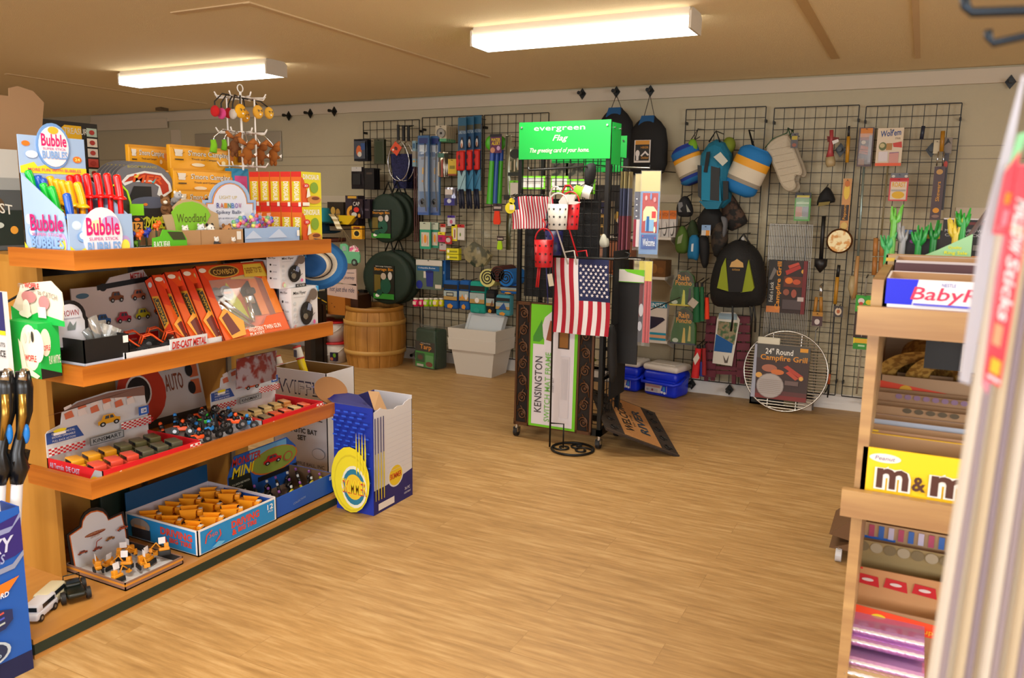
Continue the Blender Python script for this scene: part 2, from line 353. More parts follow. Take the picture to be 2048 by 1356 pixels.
# ================================================================ left toy gondola
OAKL = wood('oak_front','#a45a14','#c67624',(14,1.0,26))
OAKE = wood('oak_end','#a45a14','#c67624',(1.0,14,26))
OAKP = wood('oak_panel','#a9752a','#bf8a3c',(9,9,.8))
DECK = wood('deck_oak','#b07a3a','#c9924e',(10,1.2,10))
R90 = math.radians(90)
def yX(px,py,X): return ax_(px,py,X).y
def xY(px,py,Y): return ay(px,py,Y).x
def gondola(name,label,XF,XB,YN,YFr,tops,xend,wood_front,wood_end,wood_panel,ybase,zb=.07):
    """XF aisle face, YN near end; shelves with lipped fascias, centre panel, end board, low deck"""
    xc = (XF+XB)/2; t = thing(name,label,'shelf unit',(xc,(YN+YFr)/2,0))
    for k,zt in enumerate(tops):
        s = MB()
        s.bx(XB+.02,YN+.08,zt-.06,XF-.02,YFr-.0,zt-.035,wood_panel).bx(xend,YN+.02,zt-.06,XF-.02,YN+.08,zt-.035,wood_panel)
        o = ob(s,'shelf',t)
        ob(MB().prism([(XF-.02,YN+.02),(XF,YN),(XF,YFr),(XF-.02,YFr)],zt-.063,zt,wood_front,plane='xy'),'fascia',o)
        ob(MB().prism([(XF-.02,YN+.02),(XF,YN),(xend,YN),(xend,YN+.02)],zt-.063,zt,wood_end,plane='xy'),'fascia',o)
    top = max(tops)
    ob(MB().bx(xc-.02,YN+.1,zb,xc+.02,YFr-.01,top-.06,wood_panel),'back_panel',t)
    ob(MB().bx(XB+.1,YN+.08,zb,-2.73 if XF < -2 else XF-.12,YN+.1,top-.06,wood_panel),'end_board',t)
    for y in (YN+.2,(YN+YFr)/2,YFr-.12):
        ob(MB().bx(xc+.02,y-.012,zb,xc+.032,y+.012,top-.06,M('#8d8a84',.35,.8)),'upright',t)
        for zt in tops:
            ob(MB().prism([(xc+.03,zt-.06),(XF-.05,zt-.06),(XF-.05,zt-.075),(xc+.03,zt-.13)],y-.002,y+.002,M('#2c2a28',.5)),'bracket',t)
    d = MB().bx(XB,ybase,0,XF,YFr,zb,DECK)
    dk = ob(d,'deck',t)
    ob(MB().bx(XF,ybase-.002,.018,XF+.003,YFr,.052,M('#1f2d20',.6)).bx(XB,ybase-.003,.018,XF+.003,ybase,.052,M('#1f2d20',.6)),'bumper_strip',dk)
    return t
gondola('shelf_unit','two-sided oak shelf unit full of toys on the left of the aisle',-2.406,-3.56,1.65,2.91,(1.293,.911,.522),-2.75,OAKL,OAKE,OAKP,1.414)
def L(X,px,py,z,yaw=90,tilt=0): return fr((X,yX(px,py,X),z),math.radians(yaw),tilt)
def tray(mb,W,D,H,out,inn=None,t=.004,x0=0,y0=0,z0=0,bottom=None):
    """open box: front at y0"""
    inn = inn or out
    mb.bx(x0,y0,z0,x0+W,y0+D,z0+t,bottom or inn)
    for (a,b,c,d) in ((x0,y0,x0+W,y0+t),(x0,y0+D-t,x0+W,y0+D),(x0,y0,x0+t,y0+D),(x0+W-t,y0,x0+W,y0+D)):
        mb.bx(a,b,z0,c,d,z0+H,out)
    for (a,b,c,d) in ((x0+t,y0+t,x0+W-t,y0+t+.001),(x0+t,y0+D-t-.001,x0+W-t,y0+D-t),(x0+t,y0+t,x0+t+.001,y0+D-t),(x0+W-t-.001,y0+t,x0+W-t,y0+D-t)):
        mb.bx(a,b,z0+t,c,d,z0+H-.001,inn)
    return mb
FX = lambda mb,W,H,els,z=0,y=0,x=0: mb.art((x,y,z),(1,0,0),(0,0,1),W,H,els)
SX = lambda mb,D,H,els,z=0,y=0,x=0: mb.art((x,y+D,z),(0,-1,0),(0,0,1),D,H,els)
TX = lambda mb,W,D,els,z=0,y=0,x=0: mb.art((x,y,z),(1,0,0),(0,1,0),W,D,els)
def arch(x0,x1,z0,z1,n=12):
    c = (x0+x1)/2; r = (x1-x0)/2; return [(c+r*math.cos(math.pi*i/n),z0+(z1-z0)*math.sin(math.pi*i/n)) for i in range(n+1)]
def oval(cx,cz,rx,rz,n=24): return [(cx+rx*math.cos(2*math.pi*i/n),cz+rz*math.sin(2*math.pi*i/n)) for i in range(n)]
def carart(cx,cy,s,col,asp=1.0,flip=1):
    """a little side view of a car as print"""
    q = lambda pts: [(cx+flip*a*s*asp,cy+b*s) for a,b in pts]
    o = [('p',q([(-.5,-.2),(.5,-.2),(.5,.02),(.3,.08),(.2,.3),(-.25,.3),(-.35,.05),(-.5,0)][::flip]),col),
         ('p',q([(-.2,.07),(.0,.07),(.0,.24),(-.15,.24)][::flip]),'#39424c'),('p',q([(.04,.07),(.22,.07),(.16,.24),(.04,.24)][::flip]),'#39424c')]
    for w in (-.3,.3): o += [('e',cx+w*s*asp,cy-.2*s,.13*s*asp,.13*s,'#161616'),('e',cx+w*s*asp,cy-.2*s,.06*s*asp,.06*s,'#b9bcc0')]
    return o
def checker(x0,y0,x1,y1,nx,ny,c):
    o = [('r',x0,y0,x1,y1,'#f1efec')]
    for i in range(nx):
        for j in range(ny):
            if (i+j) % 2: o.append(('r',x0+(x1-x0)*i/nx,y0+(y1-y0)*j/ny,x0+(x1-x0)*(i+1)/nx,y0+(y1-y0)*(j+1)/ny,c))
    return o
def toycar(name,label,cat,F,L_,W_,H_,col,group,style='suv',par=True):
    """little die-cast car: local x forward, sits at z=0"""
    t = thing(name,label,cat,F @ Vector((0,0,0)),group)
    b = MB(F); r = H_*.22; m = M(col,.35)
    if style == 'van':
        b.rb((0,0,H_*.36),(L_,W_,H_*.42),W_*.12,m); b.rb((-L_*.04,0,H_*.72),(L_*.86,W_*.94,H_*.5),W_*.18,m)
    elif style == 'jeep':
        b.rb((0,0,H_*.42),(L_,W_*.7,H_*.28),W_*.1,m); b.rb((-L_*.1,0,H_*.62),(L_*.35,W_*.6,H_*.2),W_*.08,m)
        b.tube([(-L_*.25,-W_*.3,H_*.6),(-L_*.2,-W_*.3,H_),(-L_*.2,W_*.3,H_),(-L_*.25,W_*.3,H_*.6)],H_*.035,m)
    elif style == 'buggy':
        b.rb((0,0,H_*.32),(L_*.9,W_*.4,H_*.2),W_*.08,M('#1c1c1e')); b.rb((L_*.33,0,H_*.38),(L_*.2,W_*.45,H_*.12),W_*.05,m)
        for sy in (-1,1): b.tube([(L_*.4,sy*W_*.2,H_*.4),(L_*.15,sy*W_*.25,H_*.7),(-L_*.05,sy*W_*.25,H_),(-L_*.3,sy*W_*.25,H_*.92),(-L_*.42,sy*W_*.2,H_*.4)],H_*.045,m,5)
        for xx in (-.05,-.3): b.cyl((L_*xx,-W_*.25,H_*.96),(L_*xx,W_*.25,H_*.96),H_*.045,m,n=6)
    else:
        b.rb((0,0,H_*.42),(L_,W_,H_*.4),W_*.1,m); b.rb((-L_*.07,0,H_*.8),(L_*.7,W_*.9,H_*.42),W_*.1,m)
    ob(b,'body',t)
    g = MB(F); G = M('#20262c',.15)
    if style in ('suv','van'):
        zc,hh = (H_*.82,H_*.22) if style == 'suv' else (H_*.74,H_*.24)
        g.bx(-L_*.36,-W_*.452 if style == 'suv' else -W_*.475,zc-hh/2,L_*.2,W_*.452 if style == 'suv' else W_*.475,zc+hh/2,G)
        g.bx(L_*.27 if style == 'suv' else L_*.36,-W_*.36,zc-hh/2,(L_*.285 if style == 'suv' else L_*.395),W_*.36,zc+hh/2,G)
        ob(g,'glazing',t)
    elif style == 'jeep':
        g.bx(-L_*.02,-W_*.25,H_*.6,L_*.01,W_*.25,H_*.85,G); ob(g,'windscreen',t)
    rr = H_*(.2 if style in ('suv','van') else .3)
    for sx in (-.31,.31):
        for sy in (-1,1):
            w = MB(F); yy = sy*W_*.46
            w.cyl((L_*sx,yy-W_*.08,rr),(L_*sx,yy+W_*.08,rr),rr,M('#17171a',.6),n=12)
            w.cyl((L_*sx,yy-W_*.085,rr),(L_*sx,yy+W_*.085,rr),rr*.5,M('#aab0b6',.3,.8),n=8); ob(w,'wheel',t)
    return t
# ---------------- top shelf (z 1.293): things stand on the board 35 mm below the lip
Z1,Z2,Z3,Z0 = 1.26,.878,.489,.072
# bubble wand display
X = -2.47; yc = yX(138,470,X); yf = yX(266,470,X); xl = xY(50,470,yc); D = X-xl; Wd = yf-yc; F = fr((X,yc,Z1),R90)
hb = zat(X,yc,428)-Z1; hs = zat(xl,yc,345)-Z1; hh = zat(xl,yc,268)-Z1
t = thing('bubble_wand_display','light blue cardboard display box of bubble wands at the near end of the top shelf','display box',(X-D/2,yc+Wd/2,Z1))
SKY = '#9db9e0'
m = MB(F); m.bx(0,0,0,Wd,.004,hb,SKY).bx(0,D-.004,0,Wd,D,hh,SKY).bx(0,0,0,Wd,D,.004,SKY)
for x in (0,Wd-.004): m.prism([(0,0),(D,0),(D,hs),(.02,hb)],x,x+.004,M(SKY),plane='yz')
bub = [('e',.12,.75,.07,.1,'#c4dcf2'),('e',.12,.75,.05,.07,'#e8e2f4'),('e',.86,.3,.09,.2,'#b79fd6'),('e',.86,.26,.07,.15,'#f3e552'),('p',[(0,0),(.3,0),(.22,.25),(.1,.16),(0,.3)],'#f4d92c'),('e',.2,.5,.09,.12,'#7ba6dd'),('e',.2,.52,.06,.08,'#cfe0f3')]
logo = lambda x0,y0,x1,y1: [('t','Bubble',x0,y0+(y1-y0)*.5,x1,y1,'#d4146e',{'b': .05}),('t','SUPER STICK',x0+.03,y0+(y1-y0)*.36,x1-.03,y0+(y1-y0)*.45,'#c95a9b'),('t','BUBBLES',x0,y0,x1,y0+(y1-y0)*.32,'#7fa9e2',{'b': .07})]
FX(m,Wd,hb,bub); SX(m,D,hb*1.15,bub+[('r',.0,0,.0,0,SKY)]+logo(.18,.2,.92,.85))
FX(m,Wd,hh-hs,[('r',0,0,1,.18,'#f4d92c'),('p',[(0,.18),(.2,.3),(.25,.18),(.5,.3),(.6,.18)],'#f4d92c'),('e',.1,.78,.06,.07,'#e8761e'),('e',.86,.42,.07,.09,'#e8761e'),('t','24',.82,.38,.9,.46,'#fff27a'),('e',.17,.5,.09,.1,'#cfe0f3'),('t','MORE FUN WITH BUBBLES',.1,.06,.9,.14,'#d4446e')],z=hs,y=D-.005)
ob(m,'carton',t)
m = MB(F); o1 = oval(Wd*.5,hb*.53,Wd*.31,hb*.62); o1 = [(a,max(.001,b)) for a,b in o1]
m.prism(o1,-.006,-.001,M('#e9e6f0')); FX(m,Wd,hb,[('e',.42,.75,.12,.12,'#f5f0b8'),('e',.62,.8,.14,.16,'#b9a7dc')]+logo(.24,.12,.76,.92),y=-.0065); ob(m,'logo_plate',t)
m = MB(F); zc = hs+(hh-hs)*.75; rx,rz = Wd*.25,(hh-hs)*.62
m.prism(oval(Wd*.5,zc,rx,rz),D-.010,D-.005,M('#6f9bd6')); m.prism(oval(Wd*.5,zc-.002,rx*.9,rz*.88),D-.012,D-.010,M('#e9e6f0'))
m.art((Wd*.5-rx,D-.0125,zc-rz),(1,0,0),(0,0,1),2*rx,2*rz,[('e',.5,.84,.16,.08,'#f2b632')]+logo(.12,.22,.88,.76)); ob(m,'logo_plate',t)
def wand(px,py,xb,col,name_,lean=(0,0)):
    """bubble wand: ribbed bent grip, guard, tube down into the carton; px,py = top of the grip"""
    x,y = xb,yX(px,py,xb); zt = zat(x,y,py); h = .078
    zg = zt-h
    t = thing('bubble_wand',name_,'bubble wand',(x,y,Z1+.005),'bubble wands in the blue display box')
    g = MB(); mm = M(col,.25,coat=.4)
    pr = []; lx,ly = lean
    pts = [(x+lx*(1-k/8)**1.6*0+lx*(k/8)**1.6,y+ly*(k/8)**1.6,zg+h*k/8) for k in range(9)]
    rr = [.011+(.0012 if k % 2 else 0) for k in range(8)]+[.009]
    rr[-1] = .0075
    pp = []; r2 = []
    for k in range(25):
        a = k/24; pp.append((x+lx*a**1.6,y+ly*a**1.6,zg+h*a)); r2.append((.0125+.0012*(k % 2))*(1 if a < .9 else math.sqrt(max(.05,1-((a-.9)/.1)**2*.8))))
    g.tube(pp,r2,mm,10); ob(g,'grip',t)
    g = MB(); g.lathe([(0,zg+.006),(.014,zg+.005),(.026,zg-.003),(.025,zg-.009),(0,zg-.006)],mm,(x,y,0),14,1.0,.75); ob(g,'guard',t)
    g = MB(); g.cyl((x,y,Z1+.006),(x,y,zg-.004),.009,M(col,.15,0,.3),n=10); ob(g,'tube',t)
names = {'g': ('#12b83a','green'),'b': ('#1450b8','blue'),'y': ('#f7ab0a','yellow'),'r': ('#e80f10','red')}
wl = [('g',58,340,.06),('g',60,366,.1),('g',72,381,.2),('g',88,366,.34),('g',104,372,.5),('b',74,350,.12),('b',84,356,.2),('b',131,386,.8),
      ('y',101,352,.2),('y',114,358,.3),('y',125,360,.4),('y',138,362,.5),('y',156,364,.74),
      ('r',137,350,.08),('r',152,348,.16),('r',170,347,.28),('r',191,346,.46),('r',211,346,.62),('r',231,349,.84)]
cn = {}
pos = {'g': 'left','b': 'middle left','y': 'middle','r': 'right'}
ordn = ['first','second','third','fourth','fifth','sixth']
for c,px,py,fr_ in wl:
    cn[c] = cn.get(c,0)+1
    wand(px+6,py,X-D+D*fr_,names[c][0],'%s plastic bubble wand, %s from the left among the %s ones in the blue box' % (names[c][1],ordn[cn[c]-1],names[c][1]),(-.006,-.012 if c in 'gy' else -.004))
# the grey display box with a torn cardboard header at the far left, and the boxes with small pictures behind
Xb = -3.1; y0 = yX(-60,400,Xb); y1 = yX(42,400,Xb); z1 = zat(Xb,y1,300)
t = thing('toy_display_box','dark grey toy display box with a torn brown header, left edge of the top shelf','display box',(Xb-.1,(y0+y1)/2,1.3-.04))
m = MB(fr((Xb,y0,Z1),R90)); m.bx(0,0,0,y1-y0,.2,z1-Z1,'#50555a')
FX(m,y1-y0,z1-Z1,[('r',0,.72,1,1,'#c8cacb'),('r',0,.6,1,.72,'#9a9fa3'),('r',0,.05,1,.4,'#1d2b27'),('e',.35,.45,.3,.1,'#5b4632'),('t','GAST',.2,.4,.8,.5,'#e6e6e0',{'sl': -.05}),('e',.8,.2,.08,.04,'#e8a23a'),('e',.5,.25,.1,.03,'#c2ccc9')]); ob(m,'carton',t)
m = MB(fr((Xb-.2,y0,Z1),R90)); q = [(px,py) for px,py in ((-60,460),(-60,190),(0,190),(18,192),(18,176),(35,172),(66,182),(88,205),(86,230),(82,300),(84,460))]
pp = [ax_(a,b,Xb-.2) for a,b in q]; m.prism([(p.y-y0,max(.001,p.z-Z1)) for p in pp],0,.005,M('#a07e5c',.9)); ob(m,'header_card',t)
Xb = -3.45; y0 = yX(84,280,Xb); y1 = yX(196,280,Xb); z1 = zat(Xb,y0,237)
t = thing('picture_card_box','black and yellow carton with a column of small pictures behind the bubble display','carton',(Xb-.06,(y0+y1)/2,Z1))
m = MB(fr((Xb,y0,Z1),R90)); Wd = y1-y0; H = z1-Z1; m.bx(0,0,0,Wd,.1,H,'#1d1a17')
FX(m,Wd,H,[('r',.03,.6,.7,.97,'#e3b21f'),('p',[(0,.8),(.4,.97),(.1,.99),(0,.99)],'#1d1a17'),('t','TREASURES',.38,.9,.9,.95,'#d8d4c8'),('r',.4,.6,.7,.8,'#54742e')]+[('r',.78,.55+k*.085,.97,.62+k*.085,('#c4d2c0','#b8453a','#c9c0b4','#d8cdbb','#a6b8a8')[k]) for k in range(5)]+[('e',.87,.585+k*.085,.05,.02,'#a33028') for k in range(5)]); ob(m,'carton',t)
ob(MB(fr((Xb,y0,Z1),R90)).bx(Wd*.35,-.004,H*.75,Wd*.58,-.001,H*.86,'#efece6'),'price_card',t)
# boomerang packs
X = -3.0
t = None
for k in range(6):
    Xk = X-.045*(5-k)-.0; pxa = 196+ k*12
    y0 = yX(190+8*k,360,Xk); y1 = yX(300+9*k,360,Xk); zc = zat(Xk,y0,352-1*k); 
    Wd = y1-y0; zt = zat(Xk,(y0+y1)/2,321+k*.6); zb = zat(Xk,(y0+y1)/2,405)
    m = MB(fr((Xk,y0,0),R90)); H = zt-zb
    m.prism(oval(Wd/2,(zt+zb)/2,Wd/2,H/2),0,.006,M('#73747c',.35))
    m.art((0,0,zb),(1,0,0),(0,0,1),Wd,H,[('t','BOOMERANG',.22,.84,.72,.9,'#b8ab4a',{'sl': .02}),('p',[(.1,.5),(.2,.66),(.5,.78),(.8,.74),(.95,.5),(.98,.3),(.8,.12),(.7,.2),(.74,.4),(.6,.52),(.3,.5),(.15,.4)],'#e8ecec'),
        ('p',[(.14,.48),(.24,.62),(.5,.73),(.78,.69),(.91,.46),(.92,.3),(.8,.2),(.76,.42),(.6,.56),(.3,.54)],'#b8320f'),('p',[(.2,.1),(.6,.1),(.6,.4),(.3,.4)],'#16181c'),
        ('t','MER',.28,.5,.8,.7,'#e0571a',{'b': .06,'s': .2,'sl': -.04}),('e',.9,.8,.03,.02,'#e09a3a'),('p',[(.3,.62),(.42,.72),(.36,.6)],'#f0d24a'),('p',[(.6,.5),(.7,.62),(.64,.48)],'#45b0b8')])
    ob(m,'boomerang_pack',None,'grey oval boomerang pack with orange lettering, %s of the fanned row' % ('backmost','second from the back','third from the back','fourth from the back','second from the front','front one')[k],'toy pack','fanned boomerang packs on the top shelf')
Xk = -2.95; y0 = yX(236,440,Xk); y1 = yX(345,440,Xk); z0,z1 = Z1,zat(Xk,y1,396)
m = MB(fr((Xk,y0,Z1),R90)); Wd = y1-y0; m.bx(0,0,0,Wd,.12,z1-Z1,'#16181c'); FX(m,Wd,z1-Z1,[('e',.6,.9,.35,.12,'#56607a'),('t','BOOMERANG',.05,.35,1.25,.6,'#c9d42c',{'s': .2}),('r',1,.3,1.4,.7,'#16181c')][:2]+[('t','OMER',.42,.36,.96,.62,'#c9d42c',{'s': .2}),('e',.5,.86,.04,.03,'#e8862a')])
ob(m,'boomerang_carton',None,'black carton with slanted yellow lettering under the boomerang packs','carton')
# green rimmed blister, green tag, black medal tag
Xk = -2.62; p = ax_(246,400,Xk)
m = MB(); a = [ax_(a_,b_,Xk) for a_,b_ in ((222,372),(240,368),(254,382),(261,405),(262,432),(258,452))]
m.tube([tuple(q) for q in a],.004,M('#a8dc1c',.3)); q0 = [(v.y,v.z) for v in a]; m.prism(q0+[(yX(225,452,Xk),zat(Xk,p.y,452))],Xk-.015,Xk-.004,M('#4a4642',.2),plane='yz')
m.cyl((Xk-.01,p.y,Z1),(Xk-.01,p.y,p.z-.03),.004,M('#2d2d2d')); ob(m,'goggle_toy',None,'toy pack with a neon green rim right behind the red bubble wands','toy pack')
a = ax_(262,431,-2.6); b = ax_(287,408,-2.6); m = MB().bx(-2.604,a.y,a.z,-2.6,b.y,b.z,'#7fd414').bx(-2.606,(a.y+b.y)/2-.002,Z1,-2.604,(a.y+b.y)/2+.002,a.z+.01,'#555555')
ob(m,'price_sign',None,'blank lime green sign beside the neon rimmed toy pack','sign')
a = ax_(261,474,-2.55); b = ax_(288,434,-2.55); m = MB(); m.prism([(a.y,b.z-.01),(a.y+.01,b.z-.002),((a.y+b.y)/2,b.z+.006),(b.y-.008,b.z-.004),(b.y,b.z-.014),(b.y-.002,a.z+.02),((a.y+b.y)/2,a.z),(a.y+.002,a.z+.02)],-2.556,-2.55,M('#17140f'),plane='yz')
m.art((-2.5497,a.y,a.z),(0,1,0),(0,0,1),b.y-a.y,b.z-a.z,[('p',[(.12,.75),(.88,.75),(.84,.35),(.5,.08),(.16,.35)],'#d8973a'),('t','12',.25,.38,.75,.68,'#191410',{'b': .05}),('e',.5,.88,.2,.08,'#e0752a')]); m.bx(-2.56,(a.y+b.y)/2-.01,Z1,-2.556,(a.y+b.y)/2+.01,a.z+.01,'#17140f')
ob(m,'badge_sign',None,'black shield-shaped card with the number 12 above the bear figures','sign')
# small creature figures and the bear card tray
X = -2.47; y0 = yX(262,490,X); y1 = yX(375,490,X); t = thing('figure_tray','green cardboard tray of small bear and frog figures on the top shelf front','display box',(X-.05,(y0+y1)/2,Z1))
F = fr((X,y0,Z1),R90); m = MB(F); Wd = y1-y0; hz = zat(X,y0,478)-Z1; tray(m,Wd,.1,hz*.5,'#dfe9ef','#2c3a1e'); ob(m,'tray',t)
m = MB(F); m.prism([(Wd*.35,0),(Wd*.98,0),(Wd*.98,hz*.9),(Wd*.9,hz*1.35),(Wd*.55,hz*1.5),(Wd*.5,hz*1.1),(Wd*.36,hz)],-.004,0,M('#57b423')); FX(m,Wd,hz*1.4,[('p',[(.72,.62),(.96,.6),(.9,.95),(.62,.98)],'#3a3f22'),('t','BLACK BEAR',.37,.32,.66,.58,'#eef2ea',{'b': .05}),('t','CREEK',.42,.02,.62,.24,'#eef2ea',{'b': .05}),('r',.7,.1,.92,.28,'#c5cfd9')],y=-.0045); ob(m,'name_card',t)
for k,(px,py,c,nm) in enumerate(((277,470,'#e2601a','orange bear figure sitting left in the green tray'),(312,452,'#e2601a','orange bear figure raised in the middle of the green tray'),(292,466,'#2a3aa8','dark blue figure between the orange bears'),(262,472,'#2a3a98','dark blue figure at the left corner of the green tray'),(272,486,'#6aa32a','green frog figure at the front of the green tray'))):
    p = ax_(px,py,-2.49-.015*(k % 3)); r = .011 if 'bear' in nm else .009
    m = MB(); m.ell((p.x,p.y,p.z),(r,r*1.3,r),M(c,.4)); m.ell((p.x+.004,p.y+r,p.z+r*.9),r*.75,M(c,.4)); 
    for s in (-1,1): m.ell((p.x,p.y+r+s*r*.5,p.z+r*1.6),r*.28,M(c,.4)); m.cyl((p.x+s*r*.5,p.y,p.z),(p.x+s*r*.6,p.y,p.z-r*1.5),r*.35,M(c,.4),n=6)
    m.cyl((p.x,p.y,Z1+.004),(p.x,p.y,p.z),r*.3,M('#2c3a1e'),n=6)
    ob(m,'animal_figure',None,nm,'toy figure','little figures in the green tray')
# camping truck sets: yellow window boxes
def smore(px0,px1,py0,py1,X,label,zb):
    y0 = yX(px0,(py0+py1)/2,X); y1 = yX(px1,(py0+py1)/2,X); z1 = zat(X,y0,py0); Wd = y1-y0; H = z1-zb
    m = MB(fr((X,y0,zb),R90)); m.rb((Wd/2,.0125,H/2),(Wd,.025,H),.004,M('#eda91c',.4))
    FX(m,Wd,H,[('r',0,.97,1,1,'#d99518'),('t',"S'more Camping",.23,1-.052/H,.8,1-.02/H,'#3c3226',{'b': .1}),('t',"S'more Camping",.23,1-.052/H,.8,1-.02/H,'#f2efe6',{'b': .03}),('t','Truck and Camper',.27,1-.066/H,.62,1-.055/H,'#6d5a40',{'b': .05}),
        ('p',[(.06,1-.05/H),(.15,1-.05/H),(.16,1-.02/H),(.05,1-.02/H)],'#e9e4d8'),('l',(.03,1-.015/H),(.06,1-.04/H),.0012,'#3c3226'),('l',(.18,1-.03/H),(.14,1-.04/H),.0012,'#3c3226'),('r',.05,1-.068/H,.16,1-.062/H,'#5b4a2a'),
        ('e',.35,1-.085/H,.09,.008/H,'#f2e6c8'),('r',.92,1-.06/H,.97,1-.03/H,'#6b3a1c'),('e',.82,1-.045/H,.04,.016/H,'#e08a3c'),('e',.7,1-.07/H,.03,.01/H,'#f0dcae')])
    ob(m,'camping_toy_box',None,label,'toy box','yellow camping truck toy boxes')
smore(262,348,288,470,-3.2,'yellow camping toy box standing furthest left, behind the boomerang packs',Z1)
smore(344,487,288,470,-3.05,'tallest yellow camping toy box at the back of the three in a row',Z1)
smore(350,487,336,470,-2.99,'yellow camping toy box in front of the tallest one, one step lower',Z1)
smore(356,460,378,470,-2.9,'lowest yellow camping toy box, just behind the woodland display',Z1)
# woodland plush display
X = -2.5; y0 = yX(332,480,X); y1 = yX(488,480,X); Wd = y1-y0; hz = zat(X,y0,462)-Z1
t = thing('plush_display','brown cardboard display box with a green tree-shaped Woodland header','display box',(X-.07,(y0+y1)/2,Z1)); F = fr((X,y0,Z1),R90)
m = MB(F); tray(m,Wd,.15,hz,CARD,M('#96704a')); m.bx(Wd*.42,-.001,0,Wd*.425,0,hz,'#8a6846'); FX(m,Wd,hz,[('r',.9,.5,.96,.9,'#e4e0da')]); ob(m,'carton',t)
X2 = X-.06; q = [ax_(a,b,X2) for a,b in ((338,468),(325,430),(350,428),(345,415),(358,402),(375,398),(395,402),(410,408),(420,420),(436,428),(440,470))]
m = MB(); m.prism([(v.y,v.z) for v in q],X2-.004,X2,M('#b9a07c'),plane='yz'); q = [ax_(a,b,X2) for a,b in ((352,462),(348,440),(342,425),(352,412),(366,405),(384,403),(400,408),(414,418),(420,430),(412,445),(395,462))]
m.prism([(v.y,v.z) for v in q],X2,X2+.003,M('#7fbf2e'),plane='yz'); a,b = ax_(353,446,X2),ax_(410,428,X2); m.art((X2+.0032,a.y,a.z),(0,1,0),(0,0,1),b.y-a.y,b.z-a.z,[('t','Woodland',0,0,1,1,'#4d4a22',{'b': -.005,'sl': .1})])
ob(m,'header_card',t)
def plush(px,py,X,r,body,head,label,yaw=0,ears='#dddddd',stem=True):
    p = ax_(px,py,X); t = MB(); fz = lambda c: M(c,.95,bump=.6,bs=400)
    t.ell((p.x,p.y,p.z-r*.8),(r*.8,r*.9,r*1.0),fz(body)); t.ell((p.x+r*.3,p.y+yaw*r*.4,p.z+r*.4),r*.72,fz(head)); t.ell((p.x+r*.85,p.y+yaw*r*.9,p.z+r*.25),(r*.35,r*.3,r*.28),fz('#e9e2d6'))
    for s in (-1,1):
        t.ell((p.x+r*.2,p.y+yaw*r*.4+s*r*.55,p.z+r*1.0),(r*.2,r*.25,r*.3),fz(ears)); t.ell((p.x+r*.5,p.y+s*r*.8,p.z-r*.7),(r*.5,r*.28,r*.28),fz(body)); t.ell((p.x+r*.92,p.y+yaw*r*.4+s*r*.3,p.z+r*.55),r*.1,M('#0c0c0c',.2))
        t.ell((p.x+r*.6,p.y+s*r*.45,p.z-r*1.55),(r*.5,r*.3,r*.28),fz(body))
    t.cyl((p.x-r*.2,p.y,Z1+.004),(p.x-r*.2,p.y,p.z-r),r*.25,fz(body),n=6)
    return ob(t,'plush_animal',None,label,'plush toy','little plush animals in the woodland box')
plush(333,408,-2.6,.026,'#7a5230','#8a6038','brown plush bear leaning out left of the woodland header',-1,'#5a3a20')
plush(350,396,-2.62,.022,'#8f8f94','#b9b9be','grey and white plush animal above the brown one',1,'#f0f0ee')
plush(408,410,-2.63,.024,'#141416','#17171a','black plush bear standing right of the woodland header',1,'#c77a3a')
plush(372,462,-2.53,.018,'#d8cfc4','#efece6','white plush animal lying in the left of the woodland box',-1)
plush(397,460,-2.53,.02,'#9aa3ad','#dfe6ee','pale blue grey plush animal in the middle of the woodland box',1)
plush(418,462,-2.53,.024,'#141416','#e8e8e8','black and white plush badger in the woodland box',0,'#141416')
plush(447,466,-2.54,.03,'#b07c4a','#c08a58','fluffy tan plush animal at the right of the woodland box',1,'#8a5c30')
plush(432,482,-2.5,.014,'#3a3a3e','#e9e6e2','small grey and white plush animal at the front of the woodland box',0)
plush(466,482,-2.5,.013,'#b07c4a','#f0ece6','small tan and white plush animal at the front right of the woodland box',0)
# spiky ball display
X = -2.5; y0 = yX(488,470,X); y1 = yX(600,470,X); Wd = y1-y0; hz = zat(X,y0,457)-Z1; F = fr((X,y0,Z1),R90)
t = thing('spiky_ball_display','pale blue display box with a rainbow arch header for spiky balls','display box',(X-.06,(y0+y1)/2,Z1))
m = MB(F); tray(m,Wd,.13,hz,SKY,M('#c7cfe6')); FX(m,Wd,hz,[('r',0,0,1,.1,'#5a62c0'),('r',0,.1,1,.17,'#d8c23a'),('r',0,.17,1,.25,'#c8424a'),('p',[(0,.5),(.15,.9),(.3,.5)],'#c3d2ec'),('p',[(.4,.5),(.6,.95),(.75,.5)],'#c3d2ec'),('r',.93,.55,.98,.85,'#f0efec')]); ob(m,'carton',t)
X2 = X-.1; P2 = lambda a,b: (lambda v: (v.y,v.z))(ax_(a,b,X2))
def archpx(x0,x1,ytop,ysh,yb,ins): 
    c = (x0+x1)/2; r = (x1-x0)/2-ins-12; o = [P2(x0+ins,yb),P2(x0+ins,ysh+ins),P2(c-r,ysh+ins)]
    o += [P2(c-r*math.cos(math.pi*i/12),ysh+ins-(ysh-ytop)*math.sin(math.pi*i/12)) for i in range(1,12)]
    return o+[P2(c+r,ysh+ins),P2(x1-ins,ysh+ins),P2(x1-ins,yb)]
m = MB()
for k,(ins,c) in enumerate(((0,SKY),(5,'#5a62c0'),(6,'#d8c23a'),(7,'#c8424a'),(8,'#d7dcee'))):
    m.prism([(a,b) for a,b in archpx(406,512,360,400,455,ins)],X2-.004+k*.0008,X2+k*.0008,M(c),plane='yz')
a,b = ax_(432,448,X2),ax_(480,392,X2); cc = ['#3f4a9a','#b7443a','#d08a2c','#4a8a4a','#3f7ac8','#7a4ab0','#a04a8a']
